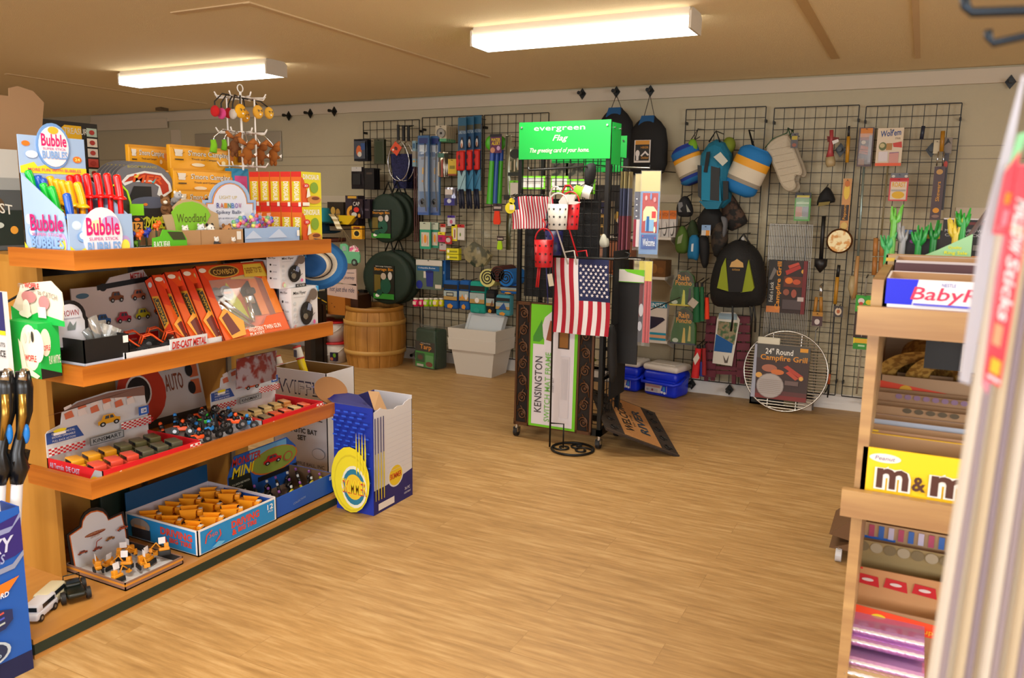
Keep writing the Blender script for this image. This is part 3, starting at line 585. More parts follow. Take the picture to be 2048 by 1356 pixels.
els = [('t','LIGHT UP',.15,.88,.85,1.0,'#c9b87a'),('t','Spikey Balls',.0,.32,1,.48,'#4a5070'),('t','light up when you bounce',.05,.16,.95,.24,'#6a7090')]
els += [('t',ch,.02+i*.14,.56,.14+i*.14,.74,cc[i],{'b': .04}) for i,ch in enumerate('RAINBOW')]
m.art((X2+.0035,a.y,a.z),(0,1,0),(0,0,1),b.y-a.y,b.z-a.z,els); ob(m,'header_card',t)
cols = ['#d8323a','#2a6ac8','#3aa85a','#e8e23a','#e86aa0','#8a3ab8']
for k,(px,py) in enumerate(((473,447),(485,440),(497,447),(508,435),(520,440),(530,446),(512,449),(538,440),(524,452))):
    p = ax_(px,py,X-.03-.02*(k % 3)); t = thing('spiky_ball_bag','clear bag of bright rainbow spiky balls, %s' % ('leftmost and low in the pale blue box','second from the left','third from the left','topmost of the heap','right of the topmost one','low at the right','low in the middle','rightmost and high','lowest at the right front')[k],'bagged toy',p,'bags of spiky balls'); m = MB()
    for j in range(5):
        a = j*1.3+k; c = (p.x+.006*math.cos(a),p.y+.011*math.cos(a),p.z+.011*math.sin(a)); m.ell(c,.0095,M(cols[(j+k) % 6],.3),8,6)
    ob(m,'ball',t); m = MB(); m.ell((p.x,p.y,p.z),(.014,.021,.021),FILM,10,7); m.prism([(p.y-.01,p.z+.018),(p.y+.01,p.z+.018),(p.y+.014,p.z+.032),(p.y-.012,p.z+.03)],p.x-.001,p.x,FILM,plane='yz'); ob(m,'bag',t)
# dinosaur boxes, two rows
Xf = -2.56; yn = yX(604,420,Xf); yfar = yX(643,420,Xf); xlft = xY(500,420,yn); n = 5; tk = (Xf-xlft)/n
ztop = zat(Xf,yn,343); zm = zat(Xf,yn,413)
for row,(z0,z1) in enumerate(((Z1,zm-.001),(zm,ztop))):
    for k in range(n):
        x1 = Xf-tk*(n-1-k); x0 = x1-tk+.003; Wd = yfar-yn; H = z1-z0
        m = MB(fr((x1,yn,z0),R90)); D_ = x1-x0; m.bx(0,0,0,Wd,D_,H,'#d3261c')
        m.art((0,D_,0),(0,-1,0),(0,0,1),D_,H,[('r',0,.1,1,.85,'#dd6a1c'),('r',.1,.15,.9,.72,'#d9c81e'),('t','DINOSAUR',.3,.16,.78,.72,'#f4f0e8',{'b': .06,'rot': -90}),('r',.7,.0,.95,.12,'#e8e6e0')])
        FX(m,Wd,H,[('r',0,0,1,1,'#d9cc1c'),('p',[(0,0),(.35,0),(.25,.5),(.1,.8),(0,.85)],'#d8521c'),('t','DINOSAUR',.08,.78,.9,.93,'#efece0',{'b': .06}),('e',.22,.6,.16,.07,'#cf2a22'),('t','3D',.14,.57,.3,.63,'#ffffff'),('e',.62,.55,.2,.16,'#7da02c'),('e',.6,.2,.35,.12,'#cf8a3c'),('e',.66,.24,.2,.05,'#7a3c1c'),('p',[(.2,.25),(.4,.3),(.34,.55),(.26,.5)],'#eceade'),('r',-.0,.02,.34,.12,'#eceade')])
        ob(m,'dinosaur_toy_box',None,'red and yellow dinosaur box, %s the %s row' % (('leftmost of','second from the left in','middle one of','second from the right in','rightmost, showing its yellow front, of')[k],('lower','upper')[row]),'toy box','dinosaur toy boxes in two rows')
# white counter spinner with plush rings
Xs = -3.0; c = ax_(485,300,Xs); cx,cy = c.x,c.y; zt = zat(cx,cy,196); zt2 = zat(cx,cy,266); zt3 = zat(cx,cy,333)
t = thing('keychain_spinner','white wire spinner rack of plush keychains at the back of the top shelf','display rack',(cx,cy,Z1)); wm = M('#e8e5df',.4)
m = MB(); m.cyl((cx,cy,Z1),(cx,cy,zt+.03),.006,wm); rg = [(cx,cy+.018*math.cos(a*math.pi/8),zt+.045+.018*math.sin(a*math.pi/8)) for a in range(16)]; m.tube(rg,.003,wm,closed=True); m.lathe([(0,Z1),(.09,Z1),(.09,Z1+.012),(0,Z1+.014)],wm,(cx,cy,0)); ob(m,'centre_post',t)
for s in ((-1,-1),(1,-1),(1,1),(-1,1)): ob(MB().cyl((cx+s[0]*.045,cy+s[1]*.045,zt3-.02),(cx+s[0]*.045,cy+s[1]*.045,zt),.004,wm,n=8),'upright',t)
for z in (zt,zt2,zt3):
    m = MB(); m.tube([(cx-.05,cy-.05,z),(cx+.05,cy-.05,z),(cx+.05,cy+.05,z),(cx-.05,cy+.05,z)],.004,wm,closed=True)
    for k in range(8):
        a = k*math.pi/4+.39; r = .115; m.tube([(cx+.05*math.cos(a),cy+.05*math.sin(a),z),(cx+r*math.cos(a),cy+r*math.sin(a),z),(cx+(r+.012)*math.cos(a),cy+(r+.012)*math.sin(a),z+.018)],.0035,wm,6)
    ob(m,'hook_ring',t)
def keyring(px,py,col,r,label,kind='disc',X_=None,strap_top=None):
    p = ax_(px,py,X_ or Xs+.06); t = thing('plush_keychain',label,'keychain',p,'plush keychains on the white spinner'); fz = M(col,.95,bump=.5,bs=400)
    m = MB()
    if kind == 'disc':
        m.ell((p.x,p.y,p.z),(r*.45,r,r),fz,16,10); m.art((p.x+r*.43,p.y-r,p.z-r),(0,1,0),(0,0,1),2*r,2*r,[('l',(.25,.62),(.45,.6),r*.12,'#3a2c14'),('l',(.55,.6),(.75,.66),r*.12,'#3a2c14'),('e',.5,.32,.1,.06,'#f0e9dc'),('e',.35,.52,.05,.04,'#3a2c14'),('e',.66,.54,.05,.04,'#3a2c14')])
    elif kind == 'side': m.ell((p.x,p.y,p.z),(r,r*.5,r),fz,14,8)
    elif kind == 'moose':
        m.ell((p.x,p.y,p.z-r*.6),(r*.7,r*.8,r*1.1),fz); m.ell((p.x+r*.4,p.y+r*.3,p.z+r*.5),(r*.7,r*.6,r*.55),fz)
        for s in (-1,1):
            m.tube([(p.x,p.y+s*r*.2,p.z+r*.8),(p.x,p.y+s*r*1.1,p.z+r*1.2),(p.x,p.y+s*r*1.5,p.z+r*1.7)],[r*.25,r*.4,r*.2],M('#a8642a',.95),8); m.ell((p.x,p.y+s*r*.9,p.z-r*.8),(r*.3,r*.6,r*.3),fz); m.ell((p.x,p.y+s*r*.4,p.z-r*1.7),(r*.3,r*.35,r*.5),fz)
        m.prism([(p.y+r*.6,p.z-r*.6),(p.y+r*1.2,p.z-r*.3),(p.y+r*1.1,p.z-r*.9)],p.x+r*.7,p.x+r*.72,M(WHITE),plane='yz')
    elif kind == 'arm': m.tube([(p.x,p.y-r*.2,p.z+r),(p.x,p.y,p.z),(p.x,p.y-r*.3,p.z-r*1.4)],[r*.5,r*.6,r*.7],fz,8)
    ob(m,'plush_body',t)
    m = MB(); zz = zt if py < 260 else zt2
    m.tube([(p.x,p.y,p.z+r*.8),(p.x-.004,p.y+.004,(p.z+zz)/2),(p.x*.7+cx*.3,p.y*.7+cy*.3,zz),(cx,cy,zz)],.0035,M('#22201e') if py < 260 else CHROME,6); ob(m,'strap',t)
keyring(430,222,'#c4181c',.026,'red plush keychain hanging furthest left on the spinner','side'); keyring(443,227,'#d84a8c',.026,'pink plush keychain beside the red one','side'); keyring(457,226,'#b8141c',.025,'dark red plush keychain behind the pale tag','side',Xs)
keyring(481,222,'#f0b01c',.033,'yellow round face keychain wearing printed glasses','disc',Xs+.1); keyring(490,232,'#d8961c',.03,'orange yellow round keychain half hidden behind the glasses face','disc',Xs+.03)
keyring(516,224,'#f0b43c',.033,'yellow round face keychain with closed eyes','disc',Xs+.05); keyring(538,226,'#f0b83c',.03,'yellow round face keychain furthest right on the spinner','disc',Xs); keyring(466,228,'#cfc9bd',.024,'pale grey plush keychain left of the glasses face','side',Xs+.08)
keyring(428,290,'#7fc41c',.024,'lime green plush keychain lowest left on the spinner','arm'); keyring(449,288,'#6fb81c',.02,'small lime green plush keychain right of the lime one','arm')
keyring(468,286,'#7a4a26',.03,'dark brown plush keychain in the middle of the lower ring','moose',Xs+.05); keyring(494,300,'#9c5a1c',.032,'leftmost of the tan moose plush keychains','moose',Xs+.09); keyring(520,302,'#8c4e18',.032,'middle one of the tan moose plush keychains','moose',Xs+.04); keyring(546,304,'#9c5a1c',.032,'rightmost of the tan moose plush keychains','moose',Xs)
a = ax_(490,345,-3.0); b = ax_(462,470,-3.0)
m = MB(fr((-2.98,yX(468,400,-2.98),Z1),R90)); H = zat(-2.98,a.y,338)-Z1; m.bx(0,0,0,.1,.05,H,'#2a8ab8'); FX(m,.1,H,[('r',.1,.5,.9,.9,'#d0488a'),('e',.5,.3,.3,.2,'#8ec6e0')]); ob(m,'blue_toy_box',None,'blue and pink toy carton between the arch header and the dinosaur boxes','toy box')
# ---------------- second shelf
def rim(px,X,pyt,z): return zat(X,yX(px,pyt,X),pyt)-z
# green catch-ball box
X = -2.50; yc = yX(78,690,X); yf = yX(112,690,X); xl = xY(15,690,yc); D = X-xl; Wd = max(.07,yf-yc); F = fr((X,yc,Z2),R90)
hb = zat(X,yc,648)-Z2
t = thing('catch_toy_box','green and white carton with a cartoon hand header, near end of the second shelf','display box',(X-D/2,yc+Wd/2,Z2))
m = MB(F); m.bx(0,0,0,Wd,D,hb,'#0fae46')
SX(m,D,hb,[('e',.72,.55,.3,.42,'#f2ead8'),('e',.95,.6,.2,.3,'#f2ead8'),('t','WOFFLE',.55,.3,.9,.42,'#d42228',{'b': .05}),('e',.6,.72,.04,.09,'#d8d2c4'),('e',.72,.74,.04,.1,'#d8d2c4'),('e',.84,.76,.04,.1,'#26221e'),('p',[(.4,.7),(.45,.1),(.9,0),(1,.06),(.6,.2),(.5,.6)],'#f2ead8')])
FX(m,Wd,hb,[('p',[(0,.2),(1,.05),(1,0),(0,0)],'#101010'),('e',.3,.65,.25,.25,'#f2ead8'),('t','WOFFLE',.08,.5,.5,.6,'#d42228',{'b': .05}),('t','PLAY ANYTIME',.4,.25,.95,.4,'#e8e4da')]); ob(m,'carton',t)
Yh = yc+.05; q = [ay(a,b,Yh) for a,b in ((22,622),(38,582),(40,570),(55,566),(100,562),(122,585),(126,612),(125,650),(22,650))]
m = MB(); m.prism([(v.x,v.z) for v in q],Yh,Yh+.004,M('#e6dccd')); a,b = ay(25,640,Yh),ay(124,565,Yh)
m.art((a.x,Yh-.001,a.z),(1,0,0),(0,0,1),b.x-a.x,b.z-a.z,[('p',[(0,.0),(1,.0),(1,.12),(.5,.25),(.3,.12),(0,.35)],'#0fae46'),('t','iT\'S',.18,.8,.28,.9,'#9a8f8a'),('t','WOFFLE',.3,.8,.58,.93,'#cf2026',{'b': .06,'sl': .0}),('t','to CATCH',.55,.68,.9,.8,'#8a817c',{'sl': -.1}),('e',.38,.6,.14,.14,'#c9868a'),('e',.66,.5,.1,.16,'#c9868a'),('p',[(.3,.72),(.52,.78),(.5,.85),(.42,.78)],'#1f1c1c'),('e',.33,.32,.07,.22,'#f2ece2'),('e',.3,.2,.12,.08,'#f2ece2'),('r',.55,.15,.7,.4,'#dfe2e0')]); ob(m,'header_card',t)
# black crown tray with foil bags
X = -2.46; yc = yX(169,715,X); yf = yX(259,700,X); xl = xY(108,715,yc); D = X-xl; Wd = yf-yc; F = fr((X,yc,Z2),R90); hb = zat(X,yc,681)-Z2
t = thing('foil_bag_display','black display box with a white arched header holding small clear bags','display box',(X-D/2,yc+Wd/2,Z2))
m = MB(F); tray(m,Wd,D,hb,'#0f0c0d','#1a1718'); FX(m,Wd,hb,[('r',0,.22,1,.3,'#c7cbe0'),('r',.86,.74,.98,.96,'#efefef')]); SX(m,D,hb,[('r',0,.22,1,.3,'#c7cbe0')]); ob(m,'carton',t)
Xh = X-.11; P2 = lambda a,b: (lambda v: (v.y,v.z))(ax_(a,b,Xh))
m = MB(); pa = [(98,690),(96,640),(104,636)]+[(139-33*math.cos(math.pi*i/10),632-32*math.sin(math.pi*i/10)) for i in range(11)]+[(176,636),(180,700),(110,700)]
m.prism([P2(a,b) for a,b in pa],Xh-.004,Xh,M('#141014'),plane='yz'); pa = [(106,690),(103,645),(112,640)]+[(139-26*math.cos(math.pi*i/10),634-26*math.sin(math.pi*i/10)) for i in range(11)]+[(169,641),(172,695),(112,695)]
m.prism([P2(a,b) for a,b in pa],Xh,Xh+.001,M('#dcdce8'),plane='yz'); a,b = ax_(112,690,Xh),ax_(166,612,Xh)
m.art((Xh+.0012,a.y,a.z),(0,1,0),(0,0,1),b.y-a.y,b.z-a.z,[('t','CROWN',.18,.76,.82,.93,'#9c3a40',{'b': .03}),('t','Simple Sophisticated Jewelry',.12,.66,.88,.72,'#8a88a0'),('p',[(.4,.45),(.5,.62),(.6,.48),(.72,.6),(.66,.36),(.4,.36)],'#7f8a8a')]); ob(m,'header_card',t)
FOIL = M('#c9ccce',.12,.6,0,.75); CLR = M('#e4e8ea',.05,.2,0,.45)
for k,(px,py,w,h,tl) in enumerate(((190,650,.035,.1,-.3),(212,662,.04,.08,.35),(205,655,.03,.085,.0),(228,664,.045,.06,.5),(176,668,.03,.06,-.5),(200,672,.04,.05,.2))):
    p = ax_(px,py,X-.03-.012*k); m = MB(fr(p,R90,0,tl)); m.sheet(lambda u,v: (w*(u-.5),-.012*math.sin(math.pi*u)*math.sin(math.pi*v)-.003*math.sin(u*17+k),h*(v-.7)),6,6,CLR if k % 2 else FOIL)
    m.sheet(lambda u,v: (w*(u-.5),.008*math.sin(math.pi*u),h*(v-.7)),4,3,CLR if k % 2 else FOIL); m.ell((0,-.002,-h*.35),(w*.3,.006,h*.18),M('#8d9298',.2,.8),8,6); m.bx(-w*.3,-.001,h*.02,-w*.05,.0,h*.2,'#efe9df')
    ob(m,'foil_bag',None,'clear bag with a silver trinket, %s in the black display box' % ('tall and leftmost','leaning right of the middle','upright in the middle','wide and rightmost','low at the left','low in the centre')[k],'bagged toy','clear bags in the black display box')
# white buggy tray with header
X = -2.45; y0 = yX(250,705,X); y1 = yX(457,672,X); Wd = y1-y0; D = .33; F = fr((X,y0,Z2),R90); hb = (zat(X,y1,664)-Z2)*.8
t = thing('buggy_display','white display box of orange die-cast buggies on the second shelf','display box',(X-D/2,(y0+y1)/2,Z2))
m = MB(F); tray(m,Wd,D,hb,'#e9eaee','#d4d6e2'); ob(m,'carton',t)
m = MB(F); x0 = yX(340,700,X)-y0; x1 = yX(414,680,X)-y0; m.bx(x0,-.003,hb*.45,x1,.0,hb*1.45,'#d9dade'); m.art((x0,-.0035,hb*.45),(1,0,0),(0,0,1),x1-x0,hb,[('t','DIE-CAST METAL',.04,.2,.96,.8,'#c92a22',{'b': .08,'s': .2})]); ob(m,'name_strip',t)
Xh = X-D+.02; yh0 = yX(143,600,Xh); yh1 = yX(340,600,Xh); Hh = zat(Xh,yh1,560)-Z2; Wh = yh1-yh0
m = MB(fr((Xh,yh0,Z2),R90)); m.bx(0,0,0,Wh,.005,Hh,'#c9b9b4')
els = [('r',0,.0,1,.2,'#d01820'),('r',0,.2,1,.3,'#c2bec4'),('e',.1,.88,.06,.04,'#4a6a80'),('l',(.24,.98),(.76,1.05),.02,'#1f2224'),('t','4PCS',.86,.9,.93,.96,'#54504e'),('r',.84,.05,.98,.26,'#eeeae6'),('e',.9,.52,.04,.03,'#d8b03a'),('t','pull back action',.4,.1,.6,.15,'#eeb8b4')]
els += carart(.42,.82,.26,'#7a4426',.55)+carart(.64,.82,.26,'#b8684a',.55)+carart(.26,.5,.27,'#2c5a94',.55)+carart(.46,.5,.27,'#b0283c',.55)+carart(.65,.52,.27,'#b8a81c',.55)+carart(.83,.56,.24,'#c85a1c',.55)
FX(m,Wh,Hh,els); m.prism([(Wh*.32,Hh),(Wh*.38,Hh*1.12),(Wh*.72,Hh*1.2),(Wh*.8,Hh)],0,.005,M('#bfb0ab')); m.prism(oval(Wh*.3,Hh*.98,Wh*.035,Hh*.06),-.002,0,M('#1f2224')); FX(m,Wh,Hh,[('t','METAL',.58,1.04,.74,1.16,'#a8302c',{'b': .05})]); ob(m,'header_card',t)
for k in range(8):
    r,c = k % 2,k//2
    toycar('toy_buggy','orange and black open-frame toy buggy, %s row, %s from the left in the white box' % (('front','back')[r],ordn[c]),'toy car',F @ fr((.07+c*(Wd-.1)/3.6+r*.02,.07+.12*r,.012),math.radians(-25)),.12,.062,.075,'#e04e12','orange buggies in the white box','buggy')
# small wooden block box
X = -2.62; a = yX(338,640,X); b_ = yX(356,640,X); m = MB(fr((X,a,Z2),R90)).bx(0,0,0,b_-a,.06,zat(X,a,618)-Z2,M('#8a5a34',.7)); ob(m,'brown_box',None,'plain brown box squeezed between the buggy header and the cowboy sets','box')
# western play sets leaning back
LC = '#d8401a'
for k in range(4):
    X = -2.44; ya = yX((452,428,404,386)[k],(679,672,664,655)[k],X-.002*k)
    Wd = (.30,.06,.06,.06)[k]
X = -2.43; yA = yX(452,682,X); yB = yX(582,652,X); Wd = yB-yA; tilt = math.radians(-27); dep = .05
for k in range(4):
    off = (0,.062,.124,.17)[k]
    F = fr((X-.002-.02*k,yA-off,Z2+.026),math.radians(90),tilt); H = .33 if k == 0 else .33-.01*k
    t = thing('cowboy_play_set','orange and red boxed cowboy play set, %s' % ('front one showing its window','second from the front of the leaning row','third from the front of the leaning row','rearmost, at the left of the leaning row')[k],'toy box',F @ Vector((Wd/2,dep/2,0)),'leaning cowboy play sets')
    m = MB(F); m.bx(0,dep-.004,0,Wd,dep,H,LC); m.bx(0,0,0,.004,dep,H,LC).bx(Wd-.004,0,0,Wd,dep,H,LC).bx(0,0,0,Wd,dep,.004,LC).bx(0,0,H-.004,Wd,dep,H,LC)
    # window frame
    m.prism([(0,0),(Wd,0),(Wd,H*.26),(Wd*.72,H*.24),(Wd*.62,H*.14),(Wd*.28,H*.1),(Wd*.12,H*.32),(Wd*.1,H*.55),(0,H*.6)],0,.004,M('#dd5a16')); m.prism([(0,H*.6),(Wd*.1,H*.55),(Wd*.1,H*.8),(0,H)],0,.004,M('#cf3a16')); m.prism([(0,H),(Wd*.1,H*.8),(Wd*.3,H*.8),(Wd*.66,H*.84),(Wd*.88,H*.76),(Wd,H)],0,.004,M('#d84a14')); m.prism([(Wd*.88,H*.76),(Wd*.88,H*.26),(Wd,H*.26),(Wd,H)],0,.004,M('#e8801c'))
    FX(m,Wd,H,[('e',.36,.9,.22,.085,'#c89a3c'),('e',.36,.9,.2,.07,'#4a3418'),('t','COWBOY',.2,.86,.52,.93,'#c8a24a',{'b': .03}),('p',[(.62,.8),(.97,.78),(.94,.97),(.66,.97)],'#d8b83a'),('t','SHERIFF TOY SET',.66,.84,.92,.92,'#7a3c12'),('e',.06,.93,.05,.03,'#e8dcc8'),
        ('t','WESTERN TWIN GUN',.36,.06,.86,.12,'#f0e8dc',{'b': .05}),('t','PLAYSET',.36,.01,.58,.05,'#f0e8dc',{'b': .05}),('p',[(.02,.3),(.14,.42),(.34,.22),(.3,.04),(.1,.02)],'#e8a23a'),('p',[(.06,.3),(.16,.36),(.24,.1),(.1,.06)],'#6b2c24')],y=-.0005)
    SX(m,dep,H,[('p',[(.15,.3),(.85,.34),(.85,.72),(.15,.76)],'#e0a02c'),('p',[(.22,.33),(.78,.37),(.78,.69),(.22,.73)],'#4a463c'),('t','LAWMAN',.35,.36,.68,.7,'#d8a83a',{'rot': -90,'b': .04}),('e',.5,.9,.22,.035,'#c9c4c4'),('p',[(.1,.05),(.9,.02),(.9,.18),(.1,.24)],'#5a2a1c'),('t','PLAY SET',.2,.08,.8,.16,'#e8dccc')]); ob(m,'box',t)
    if k == 0:
        m = MB(F); m.bx(.004,.03,.004,Wd-.004,.031,H-.004,'#c8601c'); m.prism([(Wd*.1,H*.3),(Wd*.4,H*.78),(Wd*.5,H*.5),(Wd*.55,H*.14),(Wd*.3,H*.12)],.028,.03,M('#c9cf1c')); m.prism([(Wd*.55,H*.66),(Wd*.72,H*.78),(Wd*.86,H*.66),(Wd*.86,H*.28),(Wd*.6,H*.3)],.028,.03,M('#17120f')); ob(m,'liner',t)
        m = MB(F); g = M('#6d7078',.3,.4)
        m.cyl((Wd*.3,.006,H*.62),(Wd*.3,.03,H*.62),.033,g,n=20); m.cyl((Wd*.18,.006,H*.64),(Wd*.18,.03,H*.62),.026,M('#3e424a',.4),n=16); m.cyl((Wd*.3,.004,H*.62),(Wd*.3,.006,H*.62),.022,M('#4c5058',.4),n=16); m.art((Wd*.3-.02,.0035,H*.62-.01),(1,0,0),(0,0,1),.04,.02,[('r',0,.3,1,.7,'#c85a2c')]); ob(m,'badge',t)
        m = MB(F); s = M('#d6d9de',.15,1.); m.tube([(Wd*.14,.012,H*.5),(Wd*.24,.012,H*.36),(Wd*.36,.012,H*.24),(Wd*.5,.012,H*.13)],[.014,.012,.009,.007],s,10); m.tube([(Wd*.22,.012,H*.52),(Wd*.32,.012,H*.4),(Wd*.5,.012,H*.2)],[.012,.01,.006],s,10); ob(m,'toy_pistol',t)
        m = MB(F); m.rb((Wd*.6,.015,H*.5),(.045,.02,.04),.008,s); m.tube([(Wd*.56,.014,H*.46),(Wd*.55,.014,H*.3),(Wd*.53,.014,H*.2)],[.012,.011,.007],s,8); m.rb((Wd*.67,.016,H*.62),(.05,.02,.03),.01,'#241612'); ob(m,'toy_pistol',t)
        m = MB(F); m.bx(.004,.001,.004,Wd-.004,.002,H-.004,M('#ffffff',.04,0,0,.1)); ob(m,'window_film',t)
# camera toy cartons
def flyer(px0,pxc,px1,pyb,pyt,X,label,z0,split=True):
    yc = yX(pxc,pyb,X); yf = yX(px1,pyb,X); Wd = yf-yc; D = .09 if not split else max(.05,X-xY(px0,pyb,yc)); H = zat(X,yc,pyt)-z0; F = fr((X,yc,z0),R90)
    t = thing('flyer_toy_box',label,'toy box',(X-D/2,yc+Wd/2,z0),'white camera toy boxes'); W_ = '#d9d9de'
    m = MB(F); m.bx(0,.012,0,Wd,D,H,W_); m.bx(0,0,0,Wd*.2,.012,H,W_)
    f = oval(Wd*.45,H*.38,Wd*.24,H*.27,20); 
    m.bx(Wd*.2,0,0,Wd,.012,H*.08,W_).bx(Wd*.2,0,H*.08,Wd,.0105,H,W_)
    FX(m,Wd,H,[('t','Mini Flyer',.08,.83,.55,.92,'#2c2c30',{'b': .02}),('l',(.08,.79),(.5,.79),.001,'#8a8a90')]+[('e',.12,.66-.13*k,.05,.035,'#c5cad2') for k in range(4)]+[('e',.1,.12,.06,.08,'#d8a0a0'),('e',.13,.1,.05,.06,'#c9e0b8'),('l',(.7,.3),(.85,.4),.003,'#50505a'),('e',.82,.2,.05,.05,'#d86aa0'),('r',.55,.0,.98,.1,'#1d1d20'),('t','RC FLYER',.6,.02,.92,.08,'#d0d0d0'),('p',[(.88,1),(1,1),(1,.86)],'#3a9ad8'),('p',[(.4,.6),(.62,.62),(.8,.9),(.72,.95)][::1],'#6d6058'),('e',.78,.82,.16,.13,'#6d6058'),('e',.5,.42,.25,.26,'#1d1b1a')],y=-.0005)
    SX(m,D,H,[('t','Mini Flyer',.12,.86,.7,.92,'#2c2c30')]+[('e',.3,.7-.2*k,.07,.03,'#26262a') for k in range(3)]+[('r',.5,.68-.2*k,.8,.71-.2*k,'#b0b0b8') for k in range(3)]); ob(m,'carton',t)
    m = MB(F); m.ell((Wd*.5,.006,H*.42),(Wd*.2,.022,H*.21),M('#2c2a28',.15),14,10); m.cyl((Wd*.42,-.014,H*.36),(Wd*.42,-.018,H*.36),Wd*.08,M('#8a8478',.2,.5)); m.prism([(Wd*.5,H*.5),(Wd*.62,H*.46),(Wd*.66,H*.6),(Wd*.56,H*.64)],-.018,-.014,M('#7c86a0',.1)); ob(m,'clear_blister',t); return zat(X,yc,pyt)
X = -2.45
zz = flyer(560,584,636,650,577,X,'white camera toy carton with an oval window standing lowest at the far end',Z2)
flyer(535,561,611,573,510,X-.015,'white camera toy carton stacked on top of the lowest one',zz+.001)
flyer(510,535,562,600,520,X-.12,'white camera toy carton stacked behind, left of the oval window ones',Z2)
flyer(510,542,562,655,596,X-.17,'white camera toy carton lowest at the back of the stack',Z2+.0)
# hat with blue brim hung on the shelf end
Yh = 2.98; c = ay(630,528,Yh); a = ay(683,528,Yh); b_ = ay(630,579,Yh); rx = abs(a.x-c.x); rz = abs(b_.z-c.z)
t = thing('straw_hat','blue and cream cowboy hat hanging on the far end of the toy shelves','hat',c)
m = MB(fr(c,math.radians(28))); hb1,hb2,hb3 = M('#1d5f9e',.8,bump=.4,bs=300),M('#d9cfb8',.8,bump=.4,bs=300),M('#2a6fae',.8,bump=.4,bs=300)
pr = [(1.,-.02),(.93,.0),(.84,.008),(.66,.008),(.55,.0),(.5,-.03),(.46,-.085),(.34,-.1),(.2,-.09),(0,-.088)]
cc = [hb1,hb1,hb3,hb2,hb2,hb2,M('#15508c',.8),M('#15508c',.8),M('#15508c',.8)]
m.lathe([(r_*1.0,y_) for r_,y_ in [(p_*rz,y) for p_,y in pr]],hb1,(0,0,0),32,rx/rz,1,'y',cc); ob(m,'brim_and_crown',t)
m = MB(fr(c,math.radians(28))); m.tube([(.53*rx*math.cos(a*math.pi/12),-.018,.53*rz*math.sin(a*math.pi/12)) for a in range(24)],.004,M('#2c2118',.7),closed=True); ob(m,'hat_band',t)
ob(MB().cyl((c.x-.03,2.9,c.z+.04),(c.x-.0,Yh+.02,c.z+.04),.004,STEEL),'peg_hook',None,'thin dark hook on the shelf end that carries the blue hat','hook')
# ---------------- third shelf
def kin(px0,pxc,px1,pyc,X,D,hh_px,label,dark,hxs,zt,cars,q):
    yc = yX(pxc,pyc,X); y1 = yX(px1[0],px1[1],X); Wd = y1-yc; F = fr((X,yc,zt),R90); hb = .05
    t = thing('toy_car_display',label,'display box',(X-D/2,(yc+y1)/2,zt)); RED = '#cf1620'
    m = MB(F); tray(m,Wd,D,hb,RED,M('#b8101a')); els = checker(.0,.15,.16,.85,5,4,RED)
    FX(m,Wd,hb,checker(.88,.1,1,.9,5,5,RED)+[('p',[(.02,.1),(.1,.6),(.16,.7),(.2,.3),(.16,.1)],'#f3efec')]); SX(m,D,hb,[('t','All Terrain  DIE CAST',.05,.35,.6,.75,'#b8b4d8',{'b': .04}),('p',[(.75,.0),(1,0),(1,1),(.88,1)],'#9a9ca0'),('p',[(.75,.1),(.95,.05),(.95,.5),(.85,.5)],'#d8a81c')]); ob(m,'carton',t)
    m = MB(F); Hh = hh_px
    prof = [(0,0),(Wd,0),(Wd,Hh*.55),(Wd*.97,Hh),(Wd*.6,Hh*1.03),(Wd*.3,Hh*.98),(Wd*.16,Hh*.86),(Wd*.14,Hh*.68),(.02*Wd,Hh*.62),(0,Hh*.58)]
    m.prism(prof,D-.006,D-.001,M('#d4d2d4')); W_ = Wd
    els = [('p',[(.0,.28),(.34,.28),(.28,.52),(.0,.5)],'#2c4f9a')]+[('t',s,.05,.44-.07*i,.26,.48-.07*i,'#dfe4f0') for i,s in enumerate(('DIE-CAST METAL','DOORS OPENABLE','PULL BACK ACTION'))]
    for i in range(6):
        for j in range(2): els.append(('p',[(.18+i*.12,.68+.14*j),(.26+i*.12,.7+.14*j),(.24+i*.12,.84+.12*j),(.17+i*.12,.8+.12*j)],('#c86a4a','#dcd0cc')[(i+j) % 2]))
    els += [('p',[(.0,.84),(.55,.92),(.97,.8),(.97,1),(.6,1.02),(.3,.97),(.16,.85)],'#7a5a50')] if dark else []
    els += checker(.0,.06,.32,.2,13,4,'#c01824')+checker(.68,.2,1.,.36,13,5,'#c01824')+[('r',.34,.08,.68,.24,'#5a5c60'),('r',.35,.095,.67,.225,'#a0a2a6'),('t','KiNSMART',.37,.12,.65,.2,'#26282c',{'b': .04})]
    els += carart(.54,.52,.36,('#d89a14','#d8521c')[q],.62)+[('r',.84,.44,.95,.62,'#2a5ab0'),('r',.865,.48,.925,.58,'#d8dce8'),('t','GM',.875,.5,.915,.56,'#2a5ab0'),('e',.07,.56,.06,.035,'#dcc81c'),('r',.01,.48,.12,.53,'#efece8')]
    m.art((0,D-.0065,.045),(1,0,0),(0,0,1),W_,Hh-.045,els,.0004); ob(m,'header_card',t)
    return F,Wd,D,hb
X = -2.425
F,Wd,D,hb = kin(97,206,(402,893),966,X,.30,.235,'red toy car display box with a yellow car printed on its header, near end',True,None,Z3,12,0)
gr = 'off-road cars in the near red display box'
